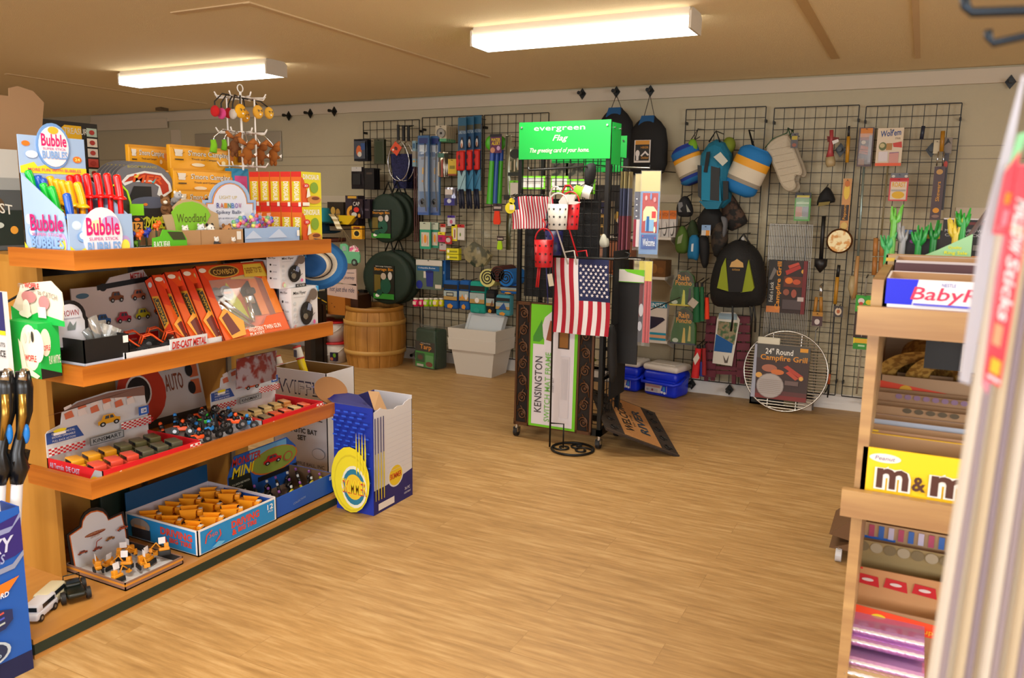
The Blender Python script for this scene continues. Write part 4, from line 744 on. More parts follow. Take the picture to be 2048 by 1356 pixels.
for i in range(6):
    for r in range(2):
        c = ('#d8981a','#d8981a','#d8981a','#5c5838','#5c5838','#5c5838')[i] if r else ('#cf4a34','#cf4a34','#cf4a34','#565340','#565340','#565340')[i]
        nm = {'#d8981a': 'yellow','#5c5838': 'olive green','#cf4a34': 'red','#565340': 'dark olive'}[c]
        toycar('toy_off_roader','%s boxy toy car, %s row, %s from the left in the near red box' % (nm,('front','back')[r],ordn[i]),'toy car',F @ fr((.035+i*(Wd-.06)/5.6+.0*r,.08+.12*r,.006),math.radians(75)),.1,.048,.052,c,gr)
# round logo carton lying behind
X2 = -2.87; y0 = yX(262,790,X2); y1 = yX(413,770,X2); Wd2 = y1-y0; H2 = zat(X2,y1,712)-Z3-.03; m = MB(fr((X2,y0,Z3),R90,math.radians(-12)))
m.bx(0,0,0,Wd2,.07,H2+.05,'#bdb3b0'); FX(m,Wd2,H2+.05,[('r',0,0,1,.12,'#2c2420'),('e',.2,.55,.3,.46,'#b8321a'),('e',.16,.58,.16,.25,'#d8ccc6'),('e',.16,.58,.14,.22,'#141014'),('t','CAR',.1,.52,.22,.62,'#a82a1c',{'b': .04}),('t','AUTO',.5,.48,.74,.74,'#7a3a20',{'b': .02}),('t','TRUCKS',.5,.8,.6,.84,'#6a5a54'),('r',.84,.35,.96,.58,'#b85a34'),('r',.84,.62,.96,.86,'#b85a34'),('e',.84,.46,.05,.1,'#141014'),('e',.84,.74,.05,.1,'#141014')])
ob(m,'auto_toy_carton',None,'white carton with a big red ring and a black disc, behind the olive toy cars','carton')
# motorbike tray
X = -2.43; y0 = yX(405,890,X); y1 = yX(520,852,X); Wd2 = y1-y0; F2 = fr((X,y0,Z3),R90); t = thing('motorbike_tray','shallow white display box heaped with small toy motorbikes','display box',(X-.14,(y0+y1)/2,Z3))
m = MB(F2); tray(m,Wd2,.3,.03,'#dcdce4',M('#cfd0da')); ob(m,'carton',t)
bc = ['#e2521a','#1fae2c','#2a86d8','#e2521a','#1a1a1c','#2a86d8']
def bike(F,s,col,label):
    t = thing('toy_motorbike',label,'toy motorbike',F @ Vector((0,0,0)),'toy motorbikes in the white box'); K = M('#121214',.45); b = MB(F); cm = M(col,.3)
    b.rb((0,0,s*.36),(s*.5,s*.16,s*.22),s*.05,cm); b.rb((-s*.28,0,s*.48),(s*.3,s*.14,s*.08),s*.03,cm); b.ell((s*.12,0,s*.56),(s*.12,s*.1,s*.1),K); b.ell((s*.02,0,s*.74),(s*.1,s*.1,s*.11),cm); b.ell((-s*.05,0,s*.56),(s*.1,s*.14,s*.16),K); ob(b,'body',t)
    for xx in (-.36,.38):
        w = MB(F); w.cyl((s*xx,-s*.08,s*.22),(s*xx,s*.08,s*.22),s*.22,K,n=14); w.cyl((s*xx,-s*.085,s*.22),(s*xx,s*.085,s*.22),s*.1,M('#8d9094',.3,.8),n=8); ob(w,'wheel',t)
    w = MB(F); w.tube([(s*.38,0,s*.22),(s*.2,0,s*.66)],s*.025,M('#9a9da2',.3,.8)); w.tube([(s*.2,-s*.16,s*.68),(s*.2,s*.16,s*.68)],s*.02,K); ob(w,'handlebar',t)
k = 0
rowa = ('front','middle','back')
for r in range(3):
    for i in range(5):
        cc_ = bc[(i*2+r*3) % 6]; nm = {'#e2521a': 'orange','#1fae2c': 'green','#2a86d8': 'blue','#1a1a1c': 'black'}[cc_]
        bike(F2 @ fr((.03+i*(Wd2-.06)/4,.045+.1*r,.016+.02*((i+r) % 2)),random.uniform(-1,1),random.uniform(-.3,.3)),.078,cc_,'%s toy motorbike with rider, %s row, %s from the left' % (nm,rowa[r],ordn[i]))
for i,(px,py) in enumerate(((405,825),(430,818),(447,828),(382,838))):
    p = ax_(px,py,X-.06-.02*i); m = MB(); m.ell(p,.017,M('#141416',.15),14,10); m.bx(p.x+.008,p.y-.012,p.z-.004,p.x+.0165,p.y+.012,p.z+.005,M('#2c3038',.05)); m.cyl((p.x,p.y,Z3+.03),(p.x,p.y,p.z-.012),.004,'#141416'); ob(m,'toy_helmet',None,'shiny black toy rider helmet, %s above the motorbikes' % ('second from the left','highest','rightmost','leftmost')[i],'toy helmet','toy helmets')
X = -2.425
F,Wd,D,hb = kin(0,524,(647,808),850,X,.30,.22,'red toy car display box with an orange car printed on its header, far end',False,None,Z3,12,1)
for i in range(6):
    for r in range(2):
        c = ('#c9a86a','#c9a86a','#d8c08a','#d8c08a','#c9a86a','#c98a4a')[i] if r else ('#c8321c','#8a7a5a','#d8562c','#d8562c','#c9a86a','#d8562c')[i]
        nm = {'#c9a86a': 'tan','#d8c08a': 'cream','#c98a4a': 'bronze','#c8321c': 'red','#8a7a5a': 'khaki','#d8562c': 'orange'}[c]
        toycar('toy_classic_car','%s chrome trimmed toy car, %s row, %s from the left in the far red box' % (nm,('front','back')[r],ordn[i]),'toy car',F @ fr((.03+i*(Wd-.05)/5.5,.08+.12*r,.006),math.radians(75)),.09,.042,.036,c,'classic cars in the far red display box')
p = ax_(520,740,-2.62); m = MB(fr((p.x,yX(470,740,-2.62),p.z-.06),R90,math.radians(-8)))
w_ = yX(560,735,-2.62)-yX(470,740,-2.62); m.sheet(lambda u,v: (w_*(u*.9+.1*v),-.015*math.sin(math.pi*u)-.003*math.sin(9*v+5*u),.13*v),8,6,two_tone('crinkle_print','#7c2f2c','#9a8f98',22,.2,2,.42,.56)); m.sheet(lambda u,v: (w_*(u*.9+.1*v),.012*math.sin(math.pi*u),.13*v),4,3,'#5a3a3a')
ob(m,'party_bag_pack',None,'crinkled plastic pack printed red and grey above the far red car box','toy pack')
# ---------------- bottom deck
# driving truck carton
X = -2.425; yc = yX(398,1130,X); yf = yX(554,1048,X); xl = xY(252,1070,yc); D = X-xl; Wd = yf-yc; F = fr((X,yc,Z0),R90); hb = zat(X,yc,1063)-Z0
D = min(D,.42)
t = thing('truck_display','sky blue display box with red lettering holding orange toy trucks on the bottom deck','display box',(X-D/2,(yc+yf)/2,Z0)); BL = '#1f8ad0'
m = MB(F); tray(m,Wd,D,hb,'#e8e6ea',M('#cfc6cf')); m.bx(.004,D-.004,hb*.9,Wd,D,hb*1.75,'#0f4c7c')
for (fn,w) in ((FX,Wd),(SX,D)):
    fn(m,w,hb,[('r',.03,.06,.97,.93,BL),('t','DRIVING',.4 if fn is FX else .5,.5,.76 if fn is FX else .93,.8,'#e0442a',{'b': .1}),('t','BIG TIRE',.48 if fn is FX else .62,.26,.72 if fn is FX else .92,.46,'#e0442a',{'b': .1}),('t','&',.4 if fn is FX else .53,.22,.46 if fn is FX else .6,.46,'#e0442a',{'b': .1})]+([('l',(.08,.4),(.1,.7),.006,'#e0442a'),('l',(.1,.7),(.16,.82),.006,'#e0442a'),('l',(.2,.3),(.26,.5),.006,'#e0442a'),('l',(.26,.5),(.25,.72),.006,'#e0442a'),('t','360',.12,.56,.22,.7,'#dc5a52'),('t','12',.86,.62,.94,.84,'#eef4fa',{'b': .05}),('t','PCS',.87,.5,.93,.58,'#eef4fa'),('p',[(.14,.15),(.22,.3),(.3,.2),(.24,.08)],'#6ab8ea')] if fn is FX else [('e',.22,.62,.14,.28,'#9a8f88'),('r',.1,.1,.36,.5,'#2c3038'),('r',.14,.5,.3,.62,'#c08a5a')]))
ob(m,'carton',t)
def dump(F,s,label):
    t = thing('toy_dump_truck',label,'toy truck',F @ Vector((0,0,0)),'orange toy trucks in the blue box'); O = M('#ffa41c',.35)
    b = MB(F); b.rb((0,0,s*.34),(s*.95,s*.42,s*.2),s*.05,O); b.rb((s*.36,0,s*.46),(s*.34,s*.44,s*.26),s*.08,O); b.rb((s*.24,0,s*.68),(s*.26,s*.4,s*.3),s*.08,O); ob(b,'cab',t)
    b = MB(F); b.prism([(-s*.52,s*.7),(-s*.3,s*.48),(s*.06,s*.5),(s*.1,s*.6),(-s*.25,s*.58),(-s*.45,s*.76)],-s*.26,s*.26,O)
    for yy in (-.28,.24): b.prism([(-s*.56,s*.92),(-s*.52,s*.66),(-s*.3,s*.46),(s*.06,s*.48),(s*.1,s*.84),(s*.2,s*.9)],s*yy,s*(yy+.04),O)
    ob(b,'dump_bed',t)
    for sx in (-.28,.28):
        for sy in (-1,1): ob(MB(F).cyl((s*sx,sy*s*.2,s*.2),(s*sx,sy*s*.34,s*.2),s*.2,M('#16206a',.5),n=12),'wheel',t)
    b = MB(F); b.rb((s*.26,0,s*.835),(s*.16,s*.22,s*.02),s*.01,'#f2efe8'); b.bx(s*.365,-s*.14,s*.62,s*.375,s*.14,s*.76,'#3a3c40'); ob(b,'sticker',t)
for i in range(4):
    for r in range(3):
        dump(F @ fr((Wd*(.14+.245*i),D*(.2+.29*r),.012+.01*((i*r) % 2)),math.radians(-70+12*((i+r) % 3))),.098,'orange toy truck, %s row, %s from the left in the sky blue box' % (rowa[r],ordn[i]))
# excavator display
X = -2.43; yc = yX(251,1182,X); yf = yX(366,1118,X); Wd = yf-yc; xl = xY(132,1142,yc); D = min(.36,X-xl); F = fr((X,yc,Z0),R90)
t = thing('construction_toy_display','black edged display box with a white header of little orange diggers','display box',(X-D/2,(yc+yf)/2,Z0))
m = MB(F); tray(m,Wd,D,.03,'#8a6a5c',M('#17110f'),bottom='#d8dae0'); FX(m,Wd,.03,[('r',0,.5,1,.8,'#d08a2c')]); SX(m,D,.03,[('r',0,.5,1,.8,'#d08a2c')]); ob(m,'carton',t)
Xh = X-D+.03; P2 = lambda a,b: (lambda v: (v.y,v.z))(ax_(a,b,Xh))
def hd(ins): return [P2(198+(a-198)*(1-ins*.016),1085+(b-1085)*(1-ins*.018)) for a,b in ((146,1145),(133,1070),(160,1051),(162,1037),(169,1025),(180,1017),(194,1014),(206,1017),(214,1025),(218,1035),(247,1022),(256,1060),(262,1110))]
m = MB(); m.prism(hd(0),Xh-.005,Xh,M('#17110f'),plane='yz'); m.prism(hd(5),Xh,Xh+.001,M('#c8641c'),plane='yz'); m.prism(hd(7),Xh+.001,Xh+.002,M('#dadce4'),plane='yz')
a,b = ax_(150,1130,Xh),ax_(250,1035,Xh); m.art((Xh+.0025,a.y,a.z),(0,1,0),(0,0,1),b.y-a.y,b.z-a.z,[('e',.4,.86,.2,.07,'#8a3a1c'),('t','CONSTRUCTION',.22,.83,.58,.89,'#e0b48a',{'sl': .04}),('t','VEHICLES',.3,.72,.48,.78,'#9a7a5a',{'sl': .03})]+carart(.14,.36,.2,'#b0502c',.9)+carart(.4,.3,.2,'#a8442a',.9)+carart(.64,.5,.2,'#b8722c',.9)+carart(.88,.72,.24,'#c8521c',.9)+[('l',(.33,.36),(.36,.62),.004,'#a8442a'),('l',(.36,.62),(.46,.68),.004,'#a8442a')]); ob(m,'header_card',t)
for i in range(9):
    r,c = i % 2,i//2; s = .055; G = F @ fr((Wd*(.1+.2*c),.07+.11*r+.02*(c % 2),.006+.012*(i % 3)),i*1.1,.2*(i % 3-1))
    t = thing('toy_digger','toy digger with white tag, %s row, %s from the left in the black edged box' % (('front','back')[r],ordn[c]),'toy digger',G @ Vector((0,0,0)),'toy diggers in the black edged box'); O = M('#e0921a',.4)
    b = MB(G); b.rb((0,0,s*.45),(s*.7,s*.4,s*.22),s*.05,O); b.rb((-s*.15,0,s*.7),(s*.3,s*.36,s*.34),s*.05,O); ob(b,'body',t)
    b = MB(G); b.tube([(s*.2,0,s*.5),(s*.5,0,s*.95),(s*.85,0,s*.6)],s*.06,O,6); b.prism([(s*.75,s*.35),(s*1.0,s*.4),(s*.95,s*.65),(s*.8,s*.62)],-s*.18,s*.18,O); ob(b,'boom',t)
    for sy in (-1,1): b = MB(G); b.rb((0,sy*s*.24,s*.2),(s*.8,s*.14,s*.34),s*.12,'#161618'); ob(b,'track',t)
    b = MB(G); b.bx(-s*.1,s*.1,s*.85,s*.35,s*.12,s*1.3,'#e4e4ea'); ob(b,'price_tag',t)
# blue monster truck box
X = -2.432; yc = yX(545,1034,X)+.01; yf = yX(668,984,X); Wd = yf-yc; D = .30; F = fr((X,yc,Z0),R90); hb = zat(X,yf,946)-Z0
t = thing('mini_bike_display','blue display box with a monster truck header at the far end of the bottom deck','display box',(X-D/2,(yc+yf)/2,Z0))
m = MB(F); tray(m,Wd,D,hb,'#1450b4',M('#7a6048')); FX(m,Wd,hb,[('r',.92,.7,.98,.9,'#e8ecf2'),('t','COLLECTION',.3,.3,.5,.4,'#8aa0cc',{'sl': .1})]); ob(m,'carton',t)
Xh = X-D+.02; y0 = yX(455,930,Xh); y1 = yX(592,910,Xh); Wh = y1-y0; Hh = zat(Xh,y1,868)-Z0
m = MB(fr((Xh,y0,Z0),R90)); m.prism([(0,0),(Wh,0),(Wh,Hh*.75),(Wh*.86,Hh),(Wh*.1,Hh*.98),(0,Hh*.6)],0,.005,M('#1a56b0'))
m.art((0,-.0005,0),(1,0,0),(0,0,1),Wh,Hh,[('r',.3,.8,.85,.98,'#6aa8d8'),('e',.66,.62,.36,.27,'#c9681c'),('e',.66,.63,.34,.25,'#8a9a3c'),('p',[(0,.0),(.35,.0),(.3,.55),(0,.6)],'#1c2018'),('t','MONSTER',.05,.78,.45,.94,'#b8281c',{'b': .06,'s': .3}),('t','MINI',.04,.55,.36,.76,'#e0c81c',{'b': .06,'s': .3}),('r',.4,.28,1,.38,'#101018'),('t','PULL BACK AND WATCH',.04,.4,.28,.44,'#c9c9b8'),('t','IT GO',.04,.33,.18,.37,'#c9c9b8'),('e',.86,.6,.07,.1,'#b84a3a'),('e',.86,.6,.055,.08,'#8a9a3c')]+carart(.62,.66,.3,'#c01c20',.9),.0005); ob(m,'header_card',t)
for i in range(6):
    for r in range(3):
        cc_ = '#17151c' if r else ('#1a1a1a' if i < 2 else '#d8cf1c'); s = .062; G = F @ fr((Wd*(.07+.17*i),.04+.075*r,.03),.5+.4*((i+r) % 2),-.2)
        t = thing('toy_sport_bike','%s toy sport bike, %s row, %s from the left in the deep blue box' % ('yellow' if cc_ == '#d8cf1c' else 'black',rowa[r],ordn[i]),'toy motorbike',G @ Vector((0,0,0)),'sport bikes in the deep blue box')
        b = MB(G); b.rb((0,0,s*.6),(s*.75,s*.22,s*.36),s*.09,M(cc_,.25)); b.rb((s*.3,0,s*.95),(s*.2,s*.18,s*.2),s*.05,M('#8a4a9a' if i % 2 else '#c4c8cc',.2)); b.cyl((0,0,-.024),(0,0,s*.5),s*.1,'#17151c'); ob(b,'body',t)
        for xx in (-.42,.42): ob(MB(G).cyl((s*xx,-s*.07,s*.28),(s*xx,s*.07,s*.28),s*.27,M('#121214',.5),n=12),'wheel',t)
# dark green box at the back, small price sign
X = -2.9; a = yX(200,1000,X); b_ = yX(262,985,X); m = MB(fr((X,a,Z0),R90)).rb(((b_-a)/2,.06,.15),(b_-a,.12,.3),.01,M('#16281e',.5)); ob(m,'dark_green_case',None,'dark green case standing in shadow behind the digger display','case')
# loose vehicles on the deck
G = fr(az(98,1215,Z0),math.radians(-36)); toycar('toy_van','cream toy van parked on the near end of the deck','toy car',fr(az(100,1208,Z0),math.radians(-62)),.135,.06,.062,'#d9d2b4','loose toy vans on the deck','van')
toycar('toy_van','white toy van parked in front of the cream one','toy car',fr(az(80,1230,Z0),math.radians(-62)),.13,.058,.06,'#d6d8e4','loose toy vans on the deck','van')
toycar('toy_jeep','black open-top toy jeep with big wheels on the deck','toy car',fr(az(148,1192,Z0),math.radians(-25)),.14,.085,.07,'#141a14',None,'jeep')
# ---------------- cartons on the floor past the shelves
# white bat and ball carton
pA = az(655,945,0); Yf = 3.31; xl = ay(548,800,Yf).x; xr = ay(655,800,Yf).x; 
Yn = 3.25; c0 = ay(543,742,Yn); c1 = ay(652,748,Yn); x0,x1 = c0.x,c1.x; H = c1.z; Yb = ax_(708,735,x1).y
t = thing('bat_carton','tall open white carton with black ball and bat lettering beyond the toy shelves','carton',((x0+x1)/2,(Yn+Yb)/2,0)); WC = '#dbdbe4'
m = MB(); Wd = x1-x0; Dp = Yb-Yn
for q in ((x0,Yn,x1,Yn+.004),(x0,Yb-.004,x1,Yb),(x0,Yn,x0+.004,Yb),(x1-.004,Yn,x1,Yb)): m.bx(q[0],q[1],0,q[2],q[3],H,WC)
for q in ((x0+.004,Yn+.004,x1-.004,Yn+.006),(x0+.004,Yb-.006,x1-.004,Yb-.004),(x0+.004,Yn+.004,x0+.006,Yb-.004),(x1-.006,Yn+.004,x1-.004,Yb-.004)): m.bx(q[0],q[1],.01,q[2],q[3],H-.002,M('#8a6a3c',.9))
m.bx(x0,Yn,0,x1,Yb,.006,CARD)
m.art((x0,Yn-.0005,0),(1,0,0),(0,0,1),Wd,H,[('t','WIFFLE',.12,.76,1.0,.9,'#3c4266',{'b': .04}),('t','WIFFLE',.15,.775,.97,.885,WC,{'b': .0}),('t','WIFFLE BALL',.2,.52,.92,.57,'#16161a',{'b': .05}),('t','AND',.42,.46,.6,.5,'#16161a',{'b': .05}),('t','PLASTIC BAT',.26,.38,.82,.43,'#16161a',{'b': .05}),('t','SET',.46,.31,.62,.36,'#16161a',{'b': .05}),('e',.84,.2,.12,.055,'#8a8c9a'),('e',.84,.2,.112,.05,WC),('t','THE WIFFLE BALL, INC.',.2,.05,.96,.09,'#4a5070')])
ob(m,'carton',t)
for k,(pa,pb,lab) in enumerate((((593,692),(609,745),'yellow plastic bat with a red and white wrapper standing right in the bat carton'),((553,712),(566,750),'yellow plastic bat standing left in the bat carton, mostly hidden'))):
    Yb_ = Yn+.12+.05*k; a,b_ = ay(*pa,Yb_),ay(*pb,Yb_); d = (b_-a); e = a+d*(a.z-.02)/(a.z-b_.z)*.98; e.x = min(max(e.x,x0+.03),x1-.03)
    t = thing('plastic_bat',lab,'bat',e,'yellow bats in the white carton'); ob(MB().cyl(a,e,.021,M('#e0c60c',.35),n=14),'barrel',t)
    f = a+(b_-a)*.5; m = MB(); m.cyl(a,f,.0225,M('#d8d4cc'),n=14); m.cyl(f-(f-a)*.12,f,.023,'#b8322a',n=14); m.cyl(a,a+(f-a)*.15,.023,'#b8322a',n=14); u = Vector((.9,0,.2)).normalized(); mid = a+(f-a)*.5; m.bx(mid.x-.013,mid.y-.0245,mid.z-.022,mid.x+.008,mid.y-.0225,mid.z+.018,'#56566a'); ob(m,'wrapper',t)
# blue disc carton
Xs_ = -2.185; X = az(748,1032,0).x; Yn = az(748,1032,0).y; x0 = xY(668,900,Yn); Yf = ax_(825,1000,X).y; H1 = zat(X,Yn,818)
t = thing('disc_carton','blue and white flying disc carton with a torn open top on the floor','carton',((x0+X)/2,(Yn+Yf)/2,0)); BLU = '#1a2fae'; NAV = '#1c1c6e'
Wd = X-x0; Dp = Yf-Yn; m = MB()
m.bx(x0,Yn,0,X,Yn+.004,H1,BLU).bx(x0,Yf-.004,0,X,Yf,H1*1.0,'#d9d9e2').bx(x0,Yn,0,x0+.004,Yf,H1,NAV).bx(x0,Yn,0,X,Yf,.005,CARD)
z = lambda px,py: ax_(px,py,X).z
top = [(ax_(px,py,X).y,ax_(px,py,X).z) for px,py in ((824,797),(818,798),(810,804),(806,810),(795,812),(788,818),(775,819),(765,818),(761,816),(757,820),(748,826))]
top = [(min(Yf,max(Yn,a)),b) for a,b in top]
m.prism([(Yn,0),(Yf,0)]+top,X-.004,X,M('#d9d9e2'),plane='yz'); m.prism([(Yn+.004,.01),(Yf-.004,.01)]+[(a,b-.003) for a,b in top],X-.006,X-.004,M(CARD.name and '#96704a',.9),plane='yz')
w = '#1a37b8'; els = [('r',0,0,1,1,'#1532a8')]
for i in range(15):
    for j in range(5): els.append(('r',.04+j*.2+.06*(i % 3),.3+i*.046,.15+j*.2+.06*(i % 3),.315+i*.046,'#2a5ae0'))
els = [e for e in els if e[0] == 'r' and e[3] <= 1.0]
els += [('e',.5,.32,.49,.31,'#e8da2c'),('e',.52,.29,.43,.27,'#d6c62a'),('e',.52,.29,.41,.25,'#e8da2c'),('e',.6,.26,.32,.2,'#e9ead8'),('e',.6,.26,.28,.17,'#2a7a9a'),('e',.6,.26,.22,.12,'#e8c42c'),('t','SKIMMER',.3,.19,.92,.32,'#d0381c',{'b': .08}),('t','SKIMMER',.3,.2,.92,.33,'#f0d82c',{'b': .03})]
for k in range(4): els.append(('p',[(.68+k*.075,.78),(.70+k*.075,.6),(.695+k*.075,.42),(.68+k*.075,.38),(.665+k*.075,.42),(.66+k*.075,.6)],'#e8da2c'))
m.art((x0,Yn-.0005,0),(1,0,0),(0,0,1),Wd,H1,els,.0004)
els = [('p',[(0,0),(1,0),(1,.3),(.78,.28),(.3,.25),(0,.25)],NAV),('e',.55,.31,.2,.12,'#dfe0e8'),('e',.55,.31,.17,.105,'#e8c82c'),('t','SKIMMER',.4,.28,.7,.34,'#c8381c',{'b': .06}),('t','36 PC',.78,.1,.92,.13,'#cfd0e8',{'b': .04}),('t','ASSORTMENT',.76,.06,.94,.08,'#cfd0e8'),('r',.1,.03,.5,.1,'#e6e0e2')]
for k in range(4): els += [('r',.03+k*.065,.14,.05+k*.065,.98,NAV),('p',[(.032+k*.065,.62),(.048+k*.065,.62),(.055+k*.065,.4),(.048+k*.065,.14),(.03+k*.065,.14),(.025+k*.065,.4)],'#d8c62a' if k else '#a8a04a')]
for i in range(12): els.append(('l',(.3,.38+i*.05),(1,.38+i*.05),.0015,'#c6c8d8'))
m.art((X+.0005,Yn,0),(0,1,0),(0,0,1),Dp,z(790,818),els,.0004)
ob(m,'carton',t)
m = MB(); q = [ay(a,b,Yn) for a,b in ((668,812),(748,826))]; zt_ = H1
tl_,tr_ = ay(622,772,Yn+.08),ay(716,790,Yn+.1); fl = [(x0,Yn,H1),(X-.0,Yn,H1),tuple(tr_),tuple(tl_)]
m.add(fl+[(a,b+.004,c) for a,b,c in fl],[(0,1,2,3),(7,6,5,4),(0,4,5,1),(1,5,6,2),(2,6,7,3),(3,7,4,0)],NAV); ob(m,'flap',t)
m = MB(); 
tc_ = ay(662,781,Yn+.06); m.M = Matrix.Translation(tc_) @ Matrix.Rotation(math.radians(30),4,'Y') @ Matrix.Rotation(math.radians(-58),4,'X'); m.prism(oval(0,0,.088,.07,28),-.003,.003,M('#94683f',.9)); ob(m,'round_tab',t)
m = MB(); fl = [(X-.004,Yn+.02,H1-.01),(X-.004,Yf-.06,H1-.01),(X-.1,Yf-.07,H1+.05),(X-.11,Yn+.06,H1+.06)]; fl = [(X-.006,Yn+.02,H1-.01),(X-.006,Yn+.12,H1-.03),(X-.05,Yn+.12,H1+.05),(X-.07,Yn+.06,H1+.065)]
m.add(fl+[(a-.003,b+.003,c) for a,b,c in fl],[(0,1,2,3),(7,6,5,4),(0,4,5,1),(1,5,6,2),(2,6,7,3),(3,7,4,0)],M('#c09a72',.9)); ob(m,'side_flap',t)
# ---------------- toy sword carton at the near left
c = az(60,1333,0); Wd = .25; D = .17; top = zat(c.x,c.y,1010); F = fr((c.x+.01,c.y-Wd,0),math.radians(88))
t = thing('toy_sword_bin','tall blue space-themed carton of toy swords at the left edge of the picture','display box',F @ Vector((.17,.1,0))); H = top
m = MB(F); tray(m,Wd,D,H,'#123f9c',M('#2c3f7c'))
els = [('r',0,0,1,1,'#1558b8'),('r',0,.0,1,.12,'#0c1a4c'),('p',[(0,.68),(.9,.72),(1,.74),(1,.96),(0,.86)],'#2c1f78'),('p',[(0,.88),(.9,.9),(1,.97),(1,.94),(.86,.87),(0,.85)],'#8a94c4'),('p',[(0,.65),(.86,.68),(1,.74),(1,.71),(.88,.65),(0,.62)],'#8a94b4'),
       ('t','GALAXY',.12,.76,.9,.85,'#c9d0f0',{'b': .06,'s': .25}),('t','WARRIORS',.22,.7,.78,.755,'#9aa6d8',{'b': .05,'s': .25}),('p',[(.3,.55),(.62,.56),(.68,.585),(.92,.6),(.78,.53),(.3,.48)],'#e87a1c'),('p',[(.3,.52),(.6,.54),(.6,.57),(.3,.56)],'#f0c82c'),('t','DELUXE',.32,.545,.6,.57,'#eef0ff',{'b': .05,'s': .2}),('t','SWORD',.5,.505,.78,.535,'#eef0ff',{'b': .05,'s': .2}),
       ('p',[(0,.28),(.7,.32),(.8,.36),(.8,.42),(.66,.44),(0,.4)],'#1c2a5c'),('l',(0,.36),(.7,.42),.006,'#c4504a'),('l',(0,.335),(.7,.39),.006,'#4a58c8'),('l',(0,.31),(.7,.36),.006,'#b8c4c4'),('e',.44,.2,.3,.075,'#b8c8d8'),('e',.44,.2,.26,.064,'#1c2c50'),('t','LIGHT',.3,.21,.58,.235,'#9a9448',{'b': .04}),('t','& SOUND',.26,.165,.62,.19,'#a8c0d8',{'b': .04})]
FX(m,Wd,H,els); ob(m,'carton',t)
def sword(px,pyt,pyb,dy,label):
    X_ = c.x-dy; a,b_ = ax_(px+3,pyt,X_),ax_(px-10,pyb,X_); t = thing('toy_sword',label,'toy sword',b_,'toy swords in the blue carton')
    d = (b_-a); P = lambda u,o=0,f=0: a+d*u+Vector((f,o,0)); e = b_+d*((b_.z-.04)/max(.01,-d.z))*.9; e.y = max(e.y,c.y-Wd+.03)
    ob(MB().cyl(P(.8),e,.017,M('#e6e6ee',.3,0,.1),n=14),'blade',t)
    g = MB(); K = M('#101114',.25); g.tube([P(0,.0),P(.12,.006),P(.3,.012),P(.45,.006),P(.6,-.004),P(.72,.004),P(.84,-.002)],[.02,.027,.024,.016,.02,.03,.018],K,12); g.prism([(P(.62).y-.026,P(.66).z),(P(.66).y+.032,P(.6).z),(P(.74).y+.018,P(.74).z),(P(.8).y-.013,P(.84).z)],X_-.015,X_+.015,K,plane='yz'); ob(g,'grip',t)
    g = MB(); g.tube([P(.16,-.01,.02),P(.32,-.006,.021),P(.5,-.01,.015)],[.011,.012,.006],M('#a8843a',.25,.8),8); ob(g,'gold_trim',t)
    g = MB(); g.ell(P(.46,.012,.008),(.016,.013,.038),M('#1f7fe0',.2)); ob(g,'blue_pad',t)
    g = MB(); g.tube([P(-.02,-.004,.012),P(.06,-.012,.018)],[.008,.015],CHROME,8); g.ell(P(.03,.012),(.012,.012,.02),'#b08a5c'); ob(g,'pommel',t)
sword(42,742,1010,.07,'black and blue toy sword standing furthest right in the blue carton')
sword(8,742,1012,.09,'black and blue toy sword standing second from the right in the blue carton')
a = ay(20,640,1.52); b_ = ay(-40,745,1.52)
m = MB(); m.bx(b_.x,1.52,b_.z,ay(14,690,1.52).x,1.535,ay(10,585,1.52).z,'#d4d4d8'); w_ = ay(14,690,1.52).x-b_.x; m.art((b_.x,1.5195,b_.z),(1,0,0),(0,0,1),w_,ay(10,585,1.52).z-b_.z,[('r',0,.55,1,1,'#2a2a6a'),('r',0,.5,1,.55,'#e8d81c'),('t','PARTS',.6,.36,.95,.41,'#4a4a50'),('t','PIECE',.6,.24,.95,.32,'#2c2c30',{'b': .04})]); m.cyl((b_.x+.05,1.53,b_.z+.2),(b_.x+.05,1.64,b_.z+.25),.004,STEEL)
ob(m,'hanging_toy_card',None,'white and purple hanging card cut off by the left picture edge','toy pack')
# ================================================================ wire grids and what hangs on the back wall
def grid(x0,x1,zt,label,zb=.115):
    m = MB(); K = M('#121211',.5,.3); r = .0022
    for i in range(9):
        x = x0+(x1-x0)*i/8; q = .0034 if i in (0,8) else r; m.bx(x-q,YG-q,zb,x+q,YG+q,zt,K)
    nz = round((zt-zb)/.0762)
    for j in range(nz+1):
        z = zb+(zt-zb)*j/nz; q = .0034 if j in (0,nz) else r; m.bx(x0,YG-q-.004,z-q,x1,YG+q-.004,z+q,K)
    for z in (zb+.1,zt-.1):
        for x in (x0,x1): m.bx(x-.006,YG,z-.01,x+.006,YW-.004,z+.01,K)
    ob(m,'wire_grid_panel',None,label,'wire panel','black wire grid panels on the back wall')
grid(-4.717,-4.096,2.2,'leftmost black wire grid panel, behind the green storage bins and landing nets'); grid(-4.064,-3.446,2.214,'black wire grid panel hung with fishing gear and toy life jackets'); grid(-3.43,-2.823,2.214,'black wire grid panel partly hidden behind the green sign')
grid(-1.676,-1.087,2.195,'black wire grid panel carrying the backpack and the blue rolled mats'); grid(-1.028,-.46,2.18,'black wire grid panel carrying the oven mitts and campfire grills'); grid(-.415,.165,2.168,'rightmost black wire grid panel, with the roasting forks')
def box4(px0,py0,px1,py1,Y):
    cx,cy = (px0+px1)/2,(py0+py1)/2; return ay(px0,cy,Y).x,ay(cx,py1,Y).z,ay(px1,cy,Y).x,ay(cx,py0,Y).z
